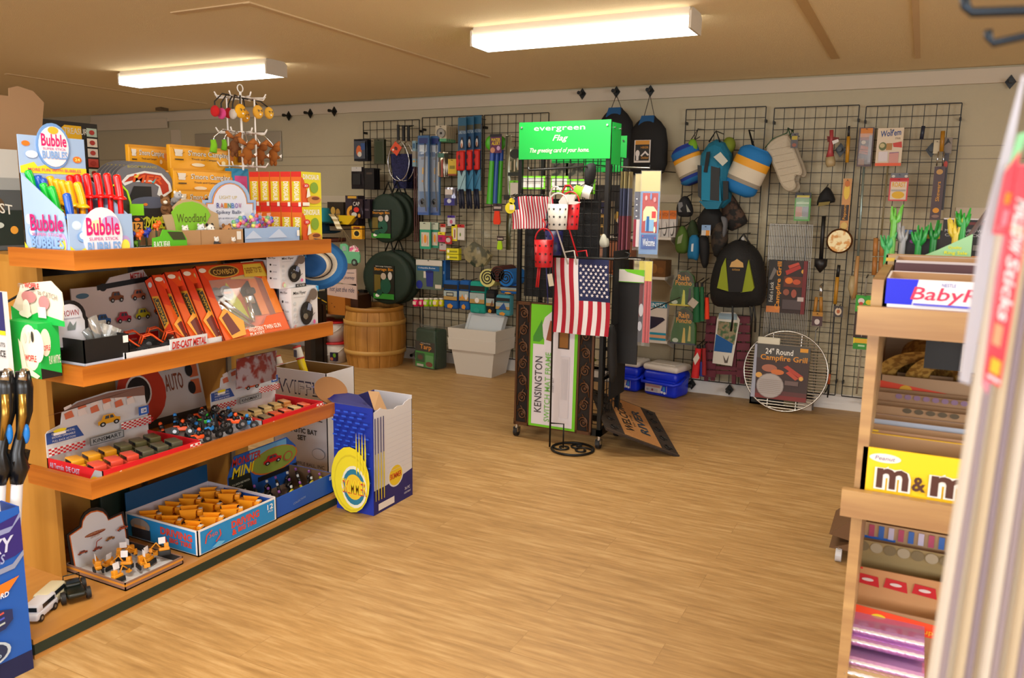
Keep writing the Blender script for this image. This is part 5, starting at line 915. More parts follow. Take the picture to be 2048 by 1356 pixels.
def card(name,label,cat,px0,py0,px1,py1,els=(),col=WHITE,Y=None,th=.012,group=None,hook=True,yaw=0,r=.4,depth=None,bottom='flat',film=None):
    Y = Y if Y is not None else YG-.05; x0,z0,x1,z1 = box4(px0,py0,px1,py1,Y); W_,H = x1-x0,z1-z0
    t = thing(name,label,cat,((x0+x1)/2,Y,z0),group); F = fr(((x0+x1)/2,Y,z0),math.radians(yaw))
    m = MB(F); m.bx(-W_/2,0,0,W_/2,th,H,M(col,r) if isinstance(col,str) else col)
    if els: m.art((-W_/2,-.0003,0),(1,0,0),(0,0,1),W_,H,list(els))
    ob(m,'pack',t)
    if film: m = MB(F); m.rb((0,-.004-film/2,H*.45),(W_*.85,film,H*.8),film*.4,M('#e8eef2',.06,0,0,.14)); ob(m,'clear_blister',t)
    if hook: ob(MB(F).cyl((0,-.03,H-.012),(0,(YG-Y)+.004,H-.006),.003,STEEL,n=6),'peg_hook',t)
    return t,F,W_,H
# diamond hooks
def diamond(px,py,Y,s,label,group,yaw=0):
    p = ay(px,py,Y); F = fr(p,yaw); t = thing('diamond_hook',label,'hook',p,group); K = M('#111413',.35,.2)
    ob(MB(F).prism([(-s*.72,0),(0,-s),(s*.72,0),(0,s)],-.008,0,K),'diamond_plate',t); m = MB(F); m.cyl((0,-.006,0),(0,-.065,0),s*.2,K,n=10); m.cyl((0,-.06,0),(0,-.085,0),s*.32,K,n=12); ob(m,'stem',t)
for k,(px,py) in enumerate(((578,232),(621,227),(669,223))): diamond(px,py,YW-.031,.046,'black diamond-shaped hook on the header board, %s of the left three' % ('leftmost','middle','rightmost')[k],'diamond hooks on the header board')
for k,(px,py) in enumerate(((1165,188),(1233,184),(1301,182))): diamond(px,py,YW-.031,.045,'black diamond-shaped hook on the header board, %s' % ('bare one left of the black sacks','above the left black sack','above the right black sack')[k],'diamond hooks on the header board')
diamond(2021,164,YW-.031,.045,'black diamond-shaped hook on the header board at the far right edge','diamond hooks on the header board')
for px,py,lab in ((832,708,'left of the tarp pack'),(1384,768,'right of the blue coolers'),(1459,779,'below the burgundy chair'),(1733,800,'left of the candy shelves')): diamond(px,py,YG-.006,.045,'black diamond-shaped foot low on the wire grids, %s' % lab,'diamond feet of the wire grids')
for px,py,lab in ((1681,300,'beside the red basting brush'),(1863,300,'beside the long skewer packs')): diamond(px,py,YG-.006,.05,'dark diamond-shaped hook on the wire grid, %s' % lab,'diamond hooks on the wire grids')
# ---- left grid: foil packs
def packs(px0,py0,px1,py1,n,col,els,name,lab,group,step=.028,Y0=6.02,th=.006,film=None,cat='hanging pack',foil=False):
    for k in range(n):
        Y = Y0+step*k
        l = lab % (('frontmost','second','third','fourth','fifth','sixth')[k] if n > 1 else 'single') if '%s' in lab else lab
        # same size, one behind the other on one peg
        x0,z0,x1,z1 = box4(px0,py0,px1,py1,Y0); F = fr(((x0+x1)/2,Y,z0)); W_,H = x1-x0,z1-z0
        t = thing(name,l,cat,((x0+x1)/2,Y,z0),group if n > 1 else None); m = MB(F)
        if foil: m.sheet(lambda u,v: (W_*(u-.5),-.012*math.sin(math.pi*u)*math.sin(math.pi*v)-.002*math.sin(23*u+5*v),H*v),8,8,M(col,.15,.4)); m.sheet(lambda u,v: (W_*(.5-u),.006*math.sin(math.pi*u),H*v),4,4,M(col,.2,.3)); yo = -.016
        else: m.bx(-W_/2,0,0,W_/2,th,H,M(col,.35)); yo = -.0003
        m.art((-W_/2,yo,0),(1,0,0),(0,0,1),W_,H,list(els) if k == 0 else list(els)[:2]); ob(m,'pack',t)
        if film and k == 0: m = MB(F); m.rb((0,-.004-film/2,H*.42),(W_*.8,film,H*.6),film*.4,M('#e8eef2',.06,0,0,.14)); ob(m,'clear_blister',t)
        if k == 0: ob(MB(F).cyl((0,-.02,H-.01),(0,YG-Y+.004,H-.005),.003,STEEL,n=6),'peg_hook',t)
packs(708,278,735,322,3,'#2c2f38',[('r',.1,.1,.9,.9,'#3c4250'),('e',.45,.45,.2,.25,'#c8622c'),('e',.5,.3,.15,.12,'#c9c4b8'),('r',.6,.5,.9,.8,'#2c4a80')],'lure_pack','silver and orange lure pack at the top left of the grids, %s on its peg','silver lure packs',foil=True)
packs(748,278,768,328,2,'#30351f',[('r',.15,.1,.85,.9,'#22300f')],'dark_pack','narrow dark green pack right of the silver lure packs, %s on its peg','dark green packs')
packs(703,334,728,378,1,'#2e2b30',[('r',.1,.8,.9,1,'#b8b4b0'),('r',.2,.2,.8,.7,'#121013')],'lure_pack','silver topped black pack below the first lure packs',None,foil=True)
packs(729,336,748,379,4,'#17161a',[('r',.2,.7,.8,.8,'#3a2c22')],'black_hook_pack','flat black hook pack beside the silver topped one, %s on its peg','flat black hook packs')
# small cartons on the side shelf
def carton(px0,py0,px1,py1,Y,d,col,els,name,label,cat='carton',z0=None,side=None):
    x0,zz,x1,z1 = box4(px0,py0,px1,py1,Y); zz = zz if z0 is None else z0; m = MB(); m.bx(x0,Y,zz,x1,Y+d,z1,M(col,.5))
    m.art((x0,Y-.0003,zz),(1,0,0),(0,0,1),x1-x0,z1-zz,list(els))
    if side: m.art((x1+.0003,Y,zz),(0,1,0),(0,0,1),d,z1-zz,list(side))
    return ob(m,name,None,label,cat)
SY = 5.9; sz = ay(700,449,SY).z
ob(MB().bx(-6.2,SY-.02,sz-.02,-4.76,YW,sz,M('#3a2416',.6)),'wall_shelf',None,'dark wooden wall shelf behind the hats, level with the dinosaur boxes','shelf')
carton(655,404,687,440,6.0,.08,'#2c2014',[('e',.35,.6,.14,.18,'#c9a04a'),('e',.65,.5,.14,.2,'#b8893a'),('r',.6,.2,.9,.3,'#c9b07a')],'nut_carton','dark brown carton printed with golden rounds on the wall shelf',z0=sz)
carton(691,391,716,446,5.92,.1,'#2a1f2c',[('e',.5,.4,.4,.25,'#d8962c'),('e',.5,.4,.2,.12,'#5a2f14'),('r',.2,.9,.9,.98,'#c9962c')],'lantern_carton','dark carton with an orange glow picture on the wall shelf',z0=sz)
packs(704,398,726,437,1,'#3a3038',[('t','CAP',.2,.65,.8,.85,'#c9c4c0'),('e',.5,.45,.25,.13,'#c8281c'),('e',.3,.2,.25,.12,'#c4c0b8'),('e',.75,.15,.12,.1,'#c98a2c')],'cap_pack','shiny pack with a red cap picture in front of the orange glow carton',None,Y0=5.88,foil=True)
packs(727,398,740,437,5,'#241c28',[('r',.2,.4,.8,.5,'#4a3c48')],'dark_sleeve_pack','dark pack right of the red cap pack, %s in the row','dark packs in a row',Y0=5.9)
x0,z0,x1,z1 = box4(677,431,711,447,5.86); ob(MB().prism([(x0+.01,sz),(x1-.08,sz),(x1,z1),(x0,z1)],5.86,5.95,M('#d8b010',.4)),'yellow_tray',None,'slant sided yellow plastic tray on the wall shelf','tray')
carton(703,452,724,478,5.86,.04,'#e0a01c',[('e',.5,.42,.35,.3,'#f0c44a'),('e',.5,.42,.24,.2,'#1c1a14'),('r',.2,.82,.8,.94,'#8a3c1c')],'bee_toy_pack','small yellow and black toy pack hanging under the wall shelf','toy pack',side=[('r',.1,.2,.9,.8,'#c98a1c')])
ob(MB().cyl((box4(703,452,724,478,5.88)[0]+.05,5.88,sz-.02),(box4(703,452,724,478,5.88)[0]+.05,5.88,box4(703,452,724,478,5.88)[3]),.003,STEEL),'hang_wire',None,'short wire holding the yellow toy pack under the shelf','hook')
# teal hats
def feltHat(px,py,Y,s,cols,label,tilt=0,z=None):
    p = ay(px,py,Y); t = thing('felt_hat',label,'hat',p,'teal hats on the shelf'); m = MB(fr(p,.4,tilt)); A,B = M(cols[0],.8),M(cols[1],.8)
    m.lathe([(s*1.02,s*.1),(s,s*.06),(s*.8,0),(s*.6,0),(s*.56,s*.05)],A,(0,0,0),28,1,1.2); ob(m,'brim',t); m = MB(fr(p,.4,tilt)); m.lathe([(s*.56,0),(s*.54,s*.12),(s*.5,s*.6),(s*.42,s*.8),(s*.2,s*.78),(0,s*.72)],B,(0,0,0),24,.9,1.1); ob(m,'crown',t)
feltHat(644,446,5.75,.17,('#12606a','#177a86'),'teal felt hat on top of the pile right of the dinosaur boxes'); feltHat(640,466,5.75,.18,('#0f3f58','#0f3f58'),'dark blue felt hat at the bottom of the pile beside the dinosaur boxes',0)
p = ay(652,476,5.76); ob(MB().lathe([(0,0),(.18,0),(.18,.03),(0,.03)],M('#4a1f16'),(p.x,p.y,p.z-.03)).cyl((p.x,p.y,p.z-.03),(p.x,p.y,ay(690,630,5.75).z),.02,STEEL),'hat_stand',None,'dark red round stand carrying the pile of teal hats','stand')
a,b = ay(662,428,5.55),ay(681,458,5.55); m = MB(); m.sheet(lambda u,v: (a.x+(b.x-a.x)*v+.06*(u-.5),5.55+.01*math.sin(v*5),a.z+(b.z-a.z)*v),2,6,lambda u,v: '#d8cdae' if int(v*6) % 2 else '#a89468'); m.cyl((a.x,5.55,a.z-.01),(a.x-.04,5.72,a.z),.003,'#888070'); ob(m,'price_tag',None,'long curled cream price tag hanging off the teal hats','tag')
# landing nets
for k in range(3):
    Y = 6.02+.05*k; c = ay(797,318,6.02); cx = c.x+.02*k; zt,zb = ay(797,280,6.02).z,ay(797,362,6.02).z; w = (.115,.12,.125)[k]; t = thing('landing_net','landing net with a silver hoop and navy mesh, %s of three' % ('frontmost, with the orange tag','middle one','rear one')[k],'fishing net',(cx,Y,zb),'landing nets')
    pts = [(cx+w*math.sin(a)*(1-.25*(math.cos(a) > 0)*math.cos(a)),Y,(zt+zb)/2+(zt-zb)/2*math.cos(a)) for a in [2*math.pi*i/24 for i in range(24)]]
    ob(MB().tube(pts,.005,CHROME,6,True),'hoop',t); net = two_tone('navy_net','#10123a','#1f2250',90,.8)
    m = MB(); m.sheet(lambda u,v: (cx+w*.9*math.sin(math.pi*(u-.5))*(1-.35*v),Y+.02+.05*math.sin(math.pi*u)*v+.006*math.sin(u*30),(zt+zb)/2+.06-(zt-zb)*.85*v),14,8,net); ob(m,'mesh_bag',t)
    m = MB(); m.cyl((cx,Y,zt),(cx,Y,zt+.13),.013,'#101010'); m.cyl((cx,Y,zt+.12),(cx,YG+.002,zt+.14),.004,STEEL); ob(m,'handle',t)
    if k == 0: a = ay(792,297,Y-.01); m = MB(fr(a,0,0,math.radians(38))); m.bx(-.045,0,-.045,.045,.002,.045,'#d8481c'); m.art((-.045,-.0003,-.045),(1,0,0),(0,0,1),.09,.09,[('e',.5,.5,.22,.16,'#4a1c14'),('e',.3,.2,.1,.1,'#e8e0d4')]); ob(m,'label_tag',t)
# collapsible storage bins
def bin_disc(px,py,rpx,rpz,Y,th,label,lab=None):
    c = ay(px,py,Y); e = ay(px+rpx,py,Y); rx = e.x-c.x; rz = c.z-ay(px,py+rpz,Y).z; t = thing('storage_bin',label,'storage bin',(c.x,Y,c.z-rz),'round green collapsible bins'); G = M('#12281c',.7,bump=.2,bs=120)
    m = MB(); m.lathe([(0,0),(rz*.8,-.002),(rz*.97,.004),(rz,th*.3),(rz,th*.7),(rz*.97,th),(0,th)],G,c,36,rx/rz,1,'y'); ob(m,'folded_body',t)
    m = MB(); m.tube([(c.x-.04,Y+th/2,c.z+rz*.9),(c.x+.02,Y+th/2,c.z+rz+.1),(c.x+.08,Y+th/2,c.z+rz*.86)],.008,'#0d0f0d'); m.cyl((c.x+.02,Y+th/2,c.z+rz+.1),(c.x+.02,YG+.002,c.z+rz+.11),.004,STEEL); ob(m,'carry_strap',t)
    if lab:
        a = box4(*lab,Y-.012); m = MB(); m.bx(a[0],Y-.012,a[1],a[2],Y-.004,a[3],'#16180f'); m.art((a[0],Y-.0125,a[1]),(1,0,0),(0,0,1),a[2]-a[0],a[3]-a[1],[('t','Storage Bin',.05,.82,.95,.93,'#e0921c',{'b': .03}),('t','Extra Large Collapsible',.12,.95,.9,.985,'#e8e4da'),('r',0,0,1,.16,'#2f8a2c'),('r',.05,.22,.35,.72,'#6a5a1c'),('e',.6,.4,.25,.24,'#12503c'),('e',.5,.68,.13,.1,'#b8a898'),('e',.82,.7,.1,.12,'#c9c4c0'),('e',.2,.1,.1,.05,'#e8e8e0'),('e',.3,.2,.14,.09,'#0f4a38')]); ob(m,'label_card',t)
bin_disc(770,437,37,49,5.95,.05,'front green collapsible storage bin of the upper stack, with a clear label',(743,419,781,476)); bin_disc(787,434,35,48,6.03,.05,'middle green collapsible storage bin of the upper stack'); bin_disc(796,431,34,47,6.1,.05,'rear green collapsible storage bin of the upper stack')
bin_disc(772,556,49,53,5.93,.07,'front green collapsible storage bin of the lower stack, with a printed card',(747,531,788,598)); bin_disc(790,554,46,54,6.05,.07,'rear green collapsible storage bin of the lower stack')
# rods and rod packs
for k in range(3):
    p = ay(829+4*k,410,6.0+.05*k); zt,zb = ay(829,333,6.0).z,ay(829,484,6.0).z; t = thing('fishing_rod','dark red fishing rod section left of the blue rod packs, %s' % ('leftmost','middle','rightmost')[k],'fishing rod',(p.x,p.y,zb),'dark red rods'); ob(MB().cyl((p.x,p.y,zb),(p.x,p.y,zt),.006,M('#4a1a12',.3),n=8),'shaft',t)
    m = MB(); m.bx(p.x-.018,p.y-.004,zt,p.x+.018,p.y,zt+.22,'#7a9aa8'); m.art((p.x-.018,p.y-.0045,zt),(1,0,0),(0,0,1),.036,.22,[('r',0,.3,1,.6,'#8a8478'),('r',.2,.7,.8,.9,'#2c5a80'),('e',.5,.2,.3,.04,'#c98a2c')]); m.cyl((p.x,p.y,zt+.2),(p.x,YG+.002,zt+.2),.003,STEEL); ob(m,'label_sleeve',t)
for k in range(3):
    Y = 5.96+.06*k; x0,z0,x1,z1 = box4(836,271,858,430,5.96); x0 += .095*(k == 1)+.03*(k == 2); x1 += .07*(k == 1)+.03*(k == 2); F = fr((x0,Y,z0)); W_,H = x1-x0,z1-z0; t = thing('rod_combo_pack','tall blue fishing rod pack, %s' % ('front one','second one, right of the front one','rear one, mostly hidden')[k],'fishing pack',(x0,Y,z0),'tall blue rod packs')
    m = MB(F); m.bx(0,0,0,W_,.02,H,'#3f6a9c'); m.art((0,-.0003,0),(1,0,0),(0,0,1),W_,H,[('r',0,.75,1,1,'#2c5a8c'),('r',.1,.9,.9,.97,'#1c2c6a'),('r',.15,.8,.8,.88,'#b8c4d0'),('r',.1,.3,.9,.74,'#8a9ab0'),('r',.3,.7,.7,.73,'#7a7a84'),('r',.4,.52,.55,.6,'#d8a01c'),('e',.45,.43,.1,.015,'#c98a3a'),('e',.4,.16,.35,.045,'#1c2c5c'),('e',.45,.12,.25,.025,'#14141c'),('r',0,0,1,.1,'#3a5a9c')]); ob(m,'card',t)
    m = MB(F); m.rb((W_/2,-.012,H*.46),(W_*.9,.024,H*.86),.01,M('#dfe8f2',.05,0,0,.14)); ob(m,'clear_blister',t); m = MB(F); m.tube([(W_*.7,-.01,H*.9),(W_*.6,-.012,H*.4),(W_*.8,-.015,H*.05)],.005,M('#101218',.3)); m.ell((W_*.5,-.015,H*.17),(.02,.014,.03),M('#101218',.2)); m.cyl((W_/2,.01,H-.02),(W_/2,YG-Y+.003,H-.02),.003,STEEL); ob(m,'rod_and_reel',t)
packs(871,251,893,283,6,'#b3a588',[('r',0,0,1,.18,'#4a9a6a'),('e',.45,.55,.36,.3,'#6d6a64')],'line_card','tan and green card with a round grey spool, %s on its peg','tan spool cards',step=.03)
p = box4(874,256,890,277,6.0); c = ((p[0]+p[2])/2,6.005,(p[1]+p[3])/2); ob(MB().cyl((c[0],6.018,c[2]),(c[0],6.0,c[2]),.036,M('#8a867c',.4),n=20).cyl((c[0],6.0,c[2]),(c[0],5.995,c[2]),.01,'#1c1a18'),'line_spool',None,'round grey spool on the frontmost tan card','spool')
packs(877,304,890,354,3,'#8a7c68',[('r',0,.78,1,.95,'#3a6a5c'),('r',.6,0,.8,.7,'#a8443a'),('r',.05,.05,.3,.6,'#b8aa94')],'tackle_bag','clear bag of tackle with red strips, %s on its peg','clear tackle bags',foil=True)
packs(896,318,913,351,4,'#cfae14',[('r',0,0,1,.1,'#8a3a1c'),('r',.2,.4,.8,.6,'#8a7c1c')],'yellow_tackle_card','yellow tackle card right of the clear bags, %s on its peg','yellow tackle cards')
for k in range(3):
    x0,z0,x1,z1 = box4(916+15*k,235-2*k,933+15*k,398+0*k,5.98+.04*k); Y = 5.98+.04*k; F = fr((x0,Y,z0)); W_,H = x1-x0,z1-z0; t = thing('toy_life_vest_pack','tall blue card holding a small red life vest, %s of three' % ('leftmost','middle','rightmost')[k],'toy pack',(x0,Y,z0),'blue cards with red life vests')
    m = MB(F); m.bx(0,0,H*.1,W_*.95,.006,H,'#15466e'); m.art((0,-.0003,0),(1,0,0),(0,0,1),W_,H,[('r',0,.9,.95,1,'#1f5a78'),('r',.1,.84,.9,.9,'#4a4a3a'),('t','LAKE FUN',.08,.8,.9,.84,'#a8bcc8'),('p',[(.2,.62),(.35,.76),(.6,.76),(.75,.62)],'#12182c'),('e',.45,.68,.14,.05,'#d8d4cc'),('e',.45,.66,.07,.03,'#b8683a'),('r',.2,.58,.9,.6,'#c8421c'),('r',0,.1,.95,.36,'#8ab0bc' if k == 0 else '#3a80a8'),('p',[(.2,.36),(.7,.36),(.45,.28)],'#14203a'),('l',(.2,.1),(.9,.3),.004,'#1c2c3c')]); m.cyl((W_/2,0,H-.02),(W_/2,YG-Y+.003,H-.02),.003,STEEL); ob(m,'card',t)
    m = MB(F); m.rb((W_*.45,-.02,H*.47),(W_*.95,.035,H*.24),.015,M('#cf1c14',.6)); m.art((0,-.0385,H*.36),(1,0,0),(0,0,1),W_*.9,H*.22,[('e',.45,.7,.16,.14,'#5a1010'),('r',.44,0,.48,1,'#3a0c0c'),('p',[(.36,.2),(.6,.2),(.48,.5)],'#2a0a0a')]); ob(m,'red_vest',t)
    m = MB(F); m.tube([(W_*.3,-.01,H*.12),(W_*.4,-.015,0),(W_*.45,-.01,-.12*H)],[.012,.016,.01],'#141c34',6); m.tube([(W_*.6,-.01,H*.12),(W_*.7,-.015,0),(W_*.8,-.01,-.12*H)],[.012,.016,.01],'#141c34',6); ob(m,'dangling_legs',t)
packs(890,375,911,411,2,'#8a8a9a',[('r',0,0,1,.4,'#2c2a7c'),('r',.1,.6,.8,.9,'#cfc4bc'),('e',.5,.25,.2,.12,'#c4c8d8')],'bobber_bag','clear topped purple bottomed bag in the middle of the second grid, %s on its peg','purple bottomed bags',foil=True)
# green swatters
t = None
for k,(px,c,lab) in enumerate(((985,'#3fae14','front lime green water blaster with a blue neck'),(994,'#2a5ab0','blue and green water blaster right of the lime one'),(1003,'#3fae14','rear lime green water blaster'))):
    Y = 5.98+.05*k; a,b_ = ay(px,300,Y),ay(px-6,408,Y); t = thing('water_blaster',lab,'water toy',b_,'green water blasters'); ob(MB().cyl(a+(b_-a)*.2,b_,.02,M(c,.35),r1=.028,n=12),'tube',t); ob(MB().cyl(a,a+(b_-a)*.2,.02,M('#1c4aa8',.35),n=12),'neck',t)
    a2 = ay(px-3,286,Y); m = MB(); m.ell(a2,(.055,.014,.06),M('#4ab01c',.4)); m.cyl(a2,(a2.x,YG+.003,a2.z+.05),.003,STEEL); ob(m,'paddle',t)
    if k == 0: m = MB(); q = box4(980,268,1003,306,Y-.02); m.bx(q[0],Y-.02,q[1],q[2],Y-.015,q[3],'#5c2450'); m.art((q[0],Y-.0205,q[1]),(1,0,0),(0,0,1),q[2]-q[0],q[3]-q[1],[('r',0,.85,1,1,'#1c1a20'),('t','WATER',.1,.62,.9,.78,'#e8c81c',{'b': .05}),('t','ALERT',.15,.42,.9,.6,'#e8c81c',{'b': .05}),('e',.25,.15,.2,.15,'#c98a6a'),('e',.75,.25,.15,.12,'#c8a0c8')]); ob(m,'label_card',t)
# camo bag packs partly behind the rack
CAMO = two_tone('camo_cloth','#1f2a16','#8a805c',14,.8,2,.45,.55)
packs(1015,293,1045,352,1,'#6d6f5a',[('e',.55,.75,.35,.16,'#1c2416'),('r',.1,.0,.9,.12,'#1c241c'),('r',.25,.2,.32,.5,'#b8a88a'),('r',.5,.15,.58,.55,'#c8b89a'),('r',.72,.2,.8,.6,'#b8a88a')],'camp_tool_pack','clear pack of tan stakes beside the green sign',None,foil=True)
packs(1010,270,1022,400,1,'#77765f',[('r',0,0,1,.08,'#161a14')],'long_clear_bag','long clear bag with folded netting beside the water blasters',None,foil=True)
card('tent_pack','white card with a lime top edge left of the green sign pole','hanging pack',1019,361,1042,390,[('r',0,.85,1,1,'#6fc41c'),('r',0,0,.06,1,'#6fc41c')],'#cfc8bc',6.0)
def fish(px0,py0,px1,py1,col,label):
    t,F,W_,H = card('whistle_pack',label,'hanging pack',px0,py0,px1,py0+(py1-py0)*.35,[('r',.1,.3,.9,.6,'#b8a8a0')],'#3a2c2c',5.98,.004); m = MB(F); h = ay(px0,py0,5.98).z-ay(px0,py1,5.98).z; m.prism([(-W_*.25,0),(W_*.25,0),(W_*.4,-h*.5),(W_*.3,-h*.62),(-W_*.3,-h*.62),(-W_*.4,-h*.5)],-.012,.002,M(col,.4)); ob(m,'toy',t)
fish(986,407,1004,450,'#e8380c','small bright orange toy on a dark card beside the round sunflower tag'); fish(994,472,1007,500,'#a8d810','small neon yellow-green toy on a card under the orange one')
for k in range(4): packs(1013+k*1,418+k*20,1022,500,1,'#4a4a30',[],'net_bag','olive net bag behind the small flags',None,foil=True) if k == 0 else None
# big clear bag with camo cap
p = ay(960,480,6.0); t = thing('camo_item_bag','large crinkled clear bag holding a camouflage item, hung on the wire grid','bagged item',ay(960,540,6.0)); pts = [(962,415),(948,440),(938,468),(924,506),(936,522),(960,540),(975,530),(984,505),(998,470),(985,450),(972,432)]
q = [ay(a,b,6.0) for a,b in pts]; cx = sum(v.x for v in q)/len(q); cz = sum(v.z for v in q)/len(q); m = MB(); n = len(q)
for ring in range(4):
    f0,f1 = 1-ring*.25,1-(ring+1)*.25
    for i in range(n):
        j = (i+1) % n; V = lambda v,f,s: (cx+(v.x-cx)*f,6.0-.07*math.sqrt(max(0,1-f*f))-.01*math.sin(s*2.4+ring),cz+(v.z-cz)*f); m.add([V(q[i],f0,i),V(q[j],f0,j),V(q[j],f1,j+.5),V(q[i],f1,i+.5)],[(0,3,2,1)],M('#b8b49c',.08,0,0,.2),True)
ob(m,'clear_bag',t); m = MB(); q2 = [ay(a,b,6.02) for a,b in ((932,500),(950,484),(975,500),(985,512),(972,532),(955,534),(935,518))]; m.prism([(v.x,v.z) for v in q2],5.975,6.03,CAMO); m.cyl((q[0].x,6.0,q[0].z),(q[0].x,YG+.003,q[0].z+.01),.004,STEEL); ob(m,'camouflage_item',t)
# lure cards and small packs
TE = [('r',.12,.1,.88,.62,'#c9bfae'),('e',.5,.38,.14,.16,'#e0901c'),('r',.2,.2,.24,.55,'#b8503a'),('r',.7,.15,.74,.5,'#b8503a'),('r',0,.72,1,1,'#b8c0ae')]
card('lure_card','teal card with an orange lure, left of its twin','hanging pack',840,444,861,498,TE,'#2f9a78',6.0,.008,'teal lure cards'); card('lure_card','teal card with an orange lure, right of its twin','hanging pack',862,445,877,496,TE,'#2f8a70',6.03,.008,'teal lure cards')
card('hook_card','small red and white hook card above the pink and yellow one','hanging pack',881,448,891,464,[('r',0,.6,1,1,'#b8281c')],'#d8cfc4',6.03); card('bait_card','pink and yellow bait card','hanging pack',876,464,890,484,[('r',0,.7,1,1,'#e0cf1c'),('r',.2,.2,.6,.5,'#7a1c4a')],'#b81c5c',6.0)
card('purple_hook_card','small purple topped white card in the middle of the second grid','hanging pack',895,431,910,452,[('r',0,.78,1,1,'#3a1c8a'),('e',.5,.4,.2,.2,'#b85a7a')],'#c9c4cc',6.02)
card('worm_card','narrow yellow card with a red worm picture','hanging pack',903,449,914,482,[('r',.3,.1,.9,.8,'#d8cfb8'),('r',.5,.2,.7,.7,'#8a3a2c')],'#e0cf14',6.02); card('spinner_card','white card with a red top beside the yellow worm card','hanging pack',915,449,929,480,[('r',0,.8,1,1,'#b81c20'),('e',.4,.35,.1,.12,'#6a8a2c')],'#cfcac4',6.0)
card('red_lure_pack','small red and silver pack under the pink card','hanging pack',890,472,903,488,[('e',.5,.5,.35,.3,'#c4bcb8')],'#b02c2c',6.0); card('sinker_pack','small white pack with a red foot on the second grid','hanging pack',879,487,892,502,[('r',0,0,1,.15,'#b8401c')],'#b8b0b0',6.02)
for k in range(2): carton(893,497+12*k,917,508+12*k,6.0,.05,'#d8d018',[('r',.1,.3,.9,.6,'#8a8a14'),('e',.15,.5,.1,.3,'#f0ecc8')],'yellow_bait_box','small yellow bait box, %s of two on the grid' % ('upper','lower')[k])
a = box4(893,497,917,520,6.05); ob(MB().cyl(((a[0]+a[2])/2,6.02,a[3]),((a[0]+a[2])/2,YG+.003,a[3]+.01),.003,STEEL).bx(a[0],6.05,a[1]-.003,a[2],YG,a[1],STEEL),'grid_bracket',None,'small dark bracket holding the yellow bait boxes','bracket')
# folding bucket packs
packs(832,519,884,579,1,'#55665a',[('r',0,.8,1,.98,'#c9c4bc'),('r',.05,.62,.9,.78,'#14568a'),('t','Collapsible Bucket',.1,.68,.75,.74,'#dfe6ee'),('r',.3,.38,.62,.6,'#c8c4b8'),('p',[(.38,.6),(.68,.6),(.66,.1),(.42,.1)],'#1c2a7c'),('e',.53,.6,.15,.05,'#141c5c'),('e',.14,.15,.12,.14,'#1c2a8a'),('r',.75,.05,.98,.18,'#c9bfae')],'bucket_pack','large card pack picturing a blue folding bucket',None)
packs(885,521,891,575,4,'#14569c',[('r',.3,.5,.6,.6,'#8ab0d8')],'blue_bucket_pack','blue sided bucket pack behind the front one, %s in the row','blue sided bucket packs',Y0=6.04,step=.02,th=.02)
# float jars
for k,(px,c,lab) in enumerate(((832,'#d8145a','left hot pink'),(843,'#d8145a','right hot pink'),(853,'#9ad418','left lime green'),(862,'#9ad418','right lime green'),(872,'#dcd814','left yellow'),(883,'#dcd814','right yellow'))):
    Y = 5.98+.04*(k % 2); a = ay(px,613,Y); b_ = ay(px,597,Y); t = thing('bait_jar','%s bait jar in the row under the bucket packs' % lab,'jar',a,'coloured bait jars'); ob(MB().lathe([(0,0),(.022,.002),(.026,.012),(.026,(b_.z-a.z)*.8),(.02,(b_.z-a.z)*.86),(0,(b_.z-a.z)*.86)],M(c,.2),a,14),'jar_body',t)
    m = MB(); m.lathe([(0,(b_.z-a.z)*.86),(.023,(b_.z-a.z)*.86),(.023,b_.z-a.z+.004),(0,b_.z-a.z+.006)],M('#d8d0c4'),a,14); m.art((a.x-.016,a.y-.0275,a.z+.02),(1,0,0),(0,0,1),.032,.03,[('r',0,0,1,1,'#e0c8b4')]); m.cyl((a.x,a.y,b_.z),(a.x,YG+.003,b_.z+.008),.0025,STEEL); ob(m,'lid',t)
# can sleeves and rolled towels
def sleeve(px0,px1,py0,py1,c,art_,label,Y=5.97):
    x0,z0,x1,z1 = box4(px0,py0,px1,py1,Y); W_,H = x1-x0,z1-z0; t = thing('rolled_towel',label,'towel',((x0+x1)/2,Y,z0),'rolled souvenir towels'); m = MB(fr(((x0+x1)/2,Y,z0))); m.rb((0,.04,H/2),(W_,.08,H),.02,M(c,.9)); ob(m,'towel',t)
    m = MB(fr(((x0+x1)/2,Y,z0))); m.bx(-W_*.48,-.003,H*.3,W_*.48,.0,H*.66,'#141410'); m.art((-W_*.47,-.0035,H*.32),(1,0,0),(0,0,1),W_*.94,H*.32,[('r',0,0,1,1,'#9aa8a8'),('r',0,0,1,.4,'#a8884a')]+art_); m.bx(-W_*.48,-.004,H*.7,W_*.48,-.001,H*.86,'#0f0f10'); m.art((-W_/2,-.0045,0),(1,0,0),(0,0,1),W_,H*.25,[('p',[(.3,.2),(.6,.1),(.7,.5),(.5,.8),(.3,.6)],'#c98a2c' if c != '#129080' else c)]); m.cyl((0,.04,H-.01),(0,YG-Y+.003,H),.003,STEEL); ob(m,'paper_band',t)
sleeve(887,915,561,618,'#0f5098',[('r',.2,.4,.75,.85,'#2c3038'),('r',.25,.5,.7,.75,'#a8a898')],'blue rolled towel with a striped paper band, leftmost of the towels'); sleeve(918,938,561,620,'#0f5098',[('p',[(.2,.2),(.5,.2),(.35,.7)],'#d88a2c'),('e',.75,.4,.15,.3,'#c9c4c4')],'blue rolled towel with a white dot label, second of the towels'); sleeve(939,970,563,627,'#129080',[('p',[(.35,.1),(.6,.1),(.5,.8)],'#8a9a8a'),('e',.5,.3,.15,.25,'#d8d4d0')],'teal rolled towel beside the two blue ones')
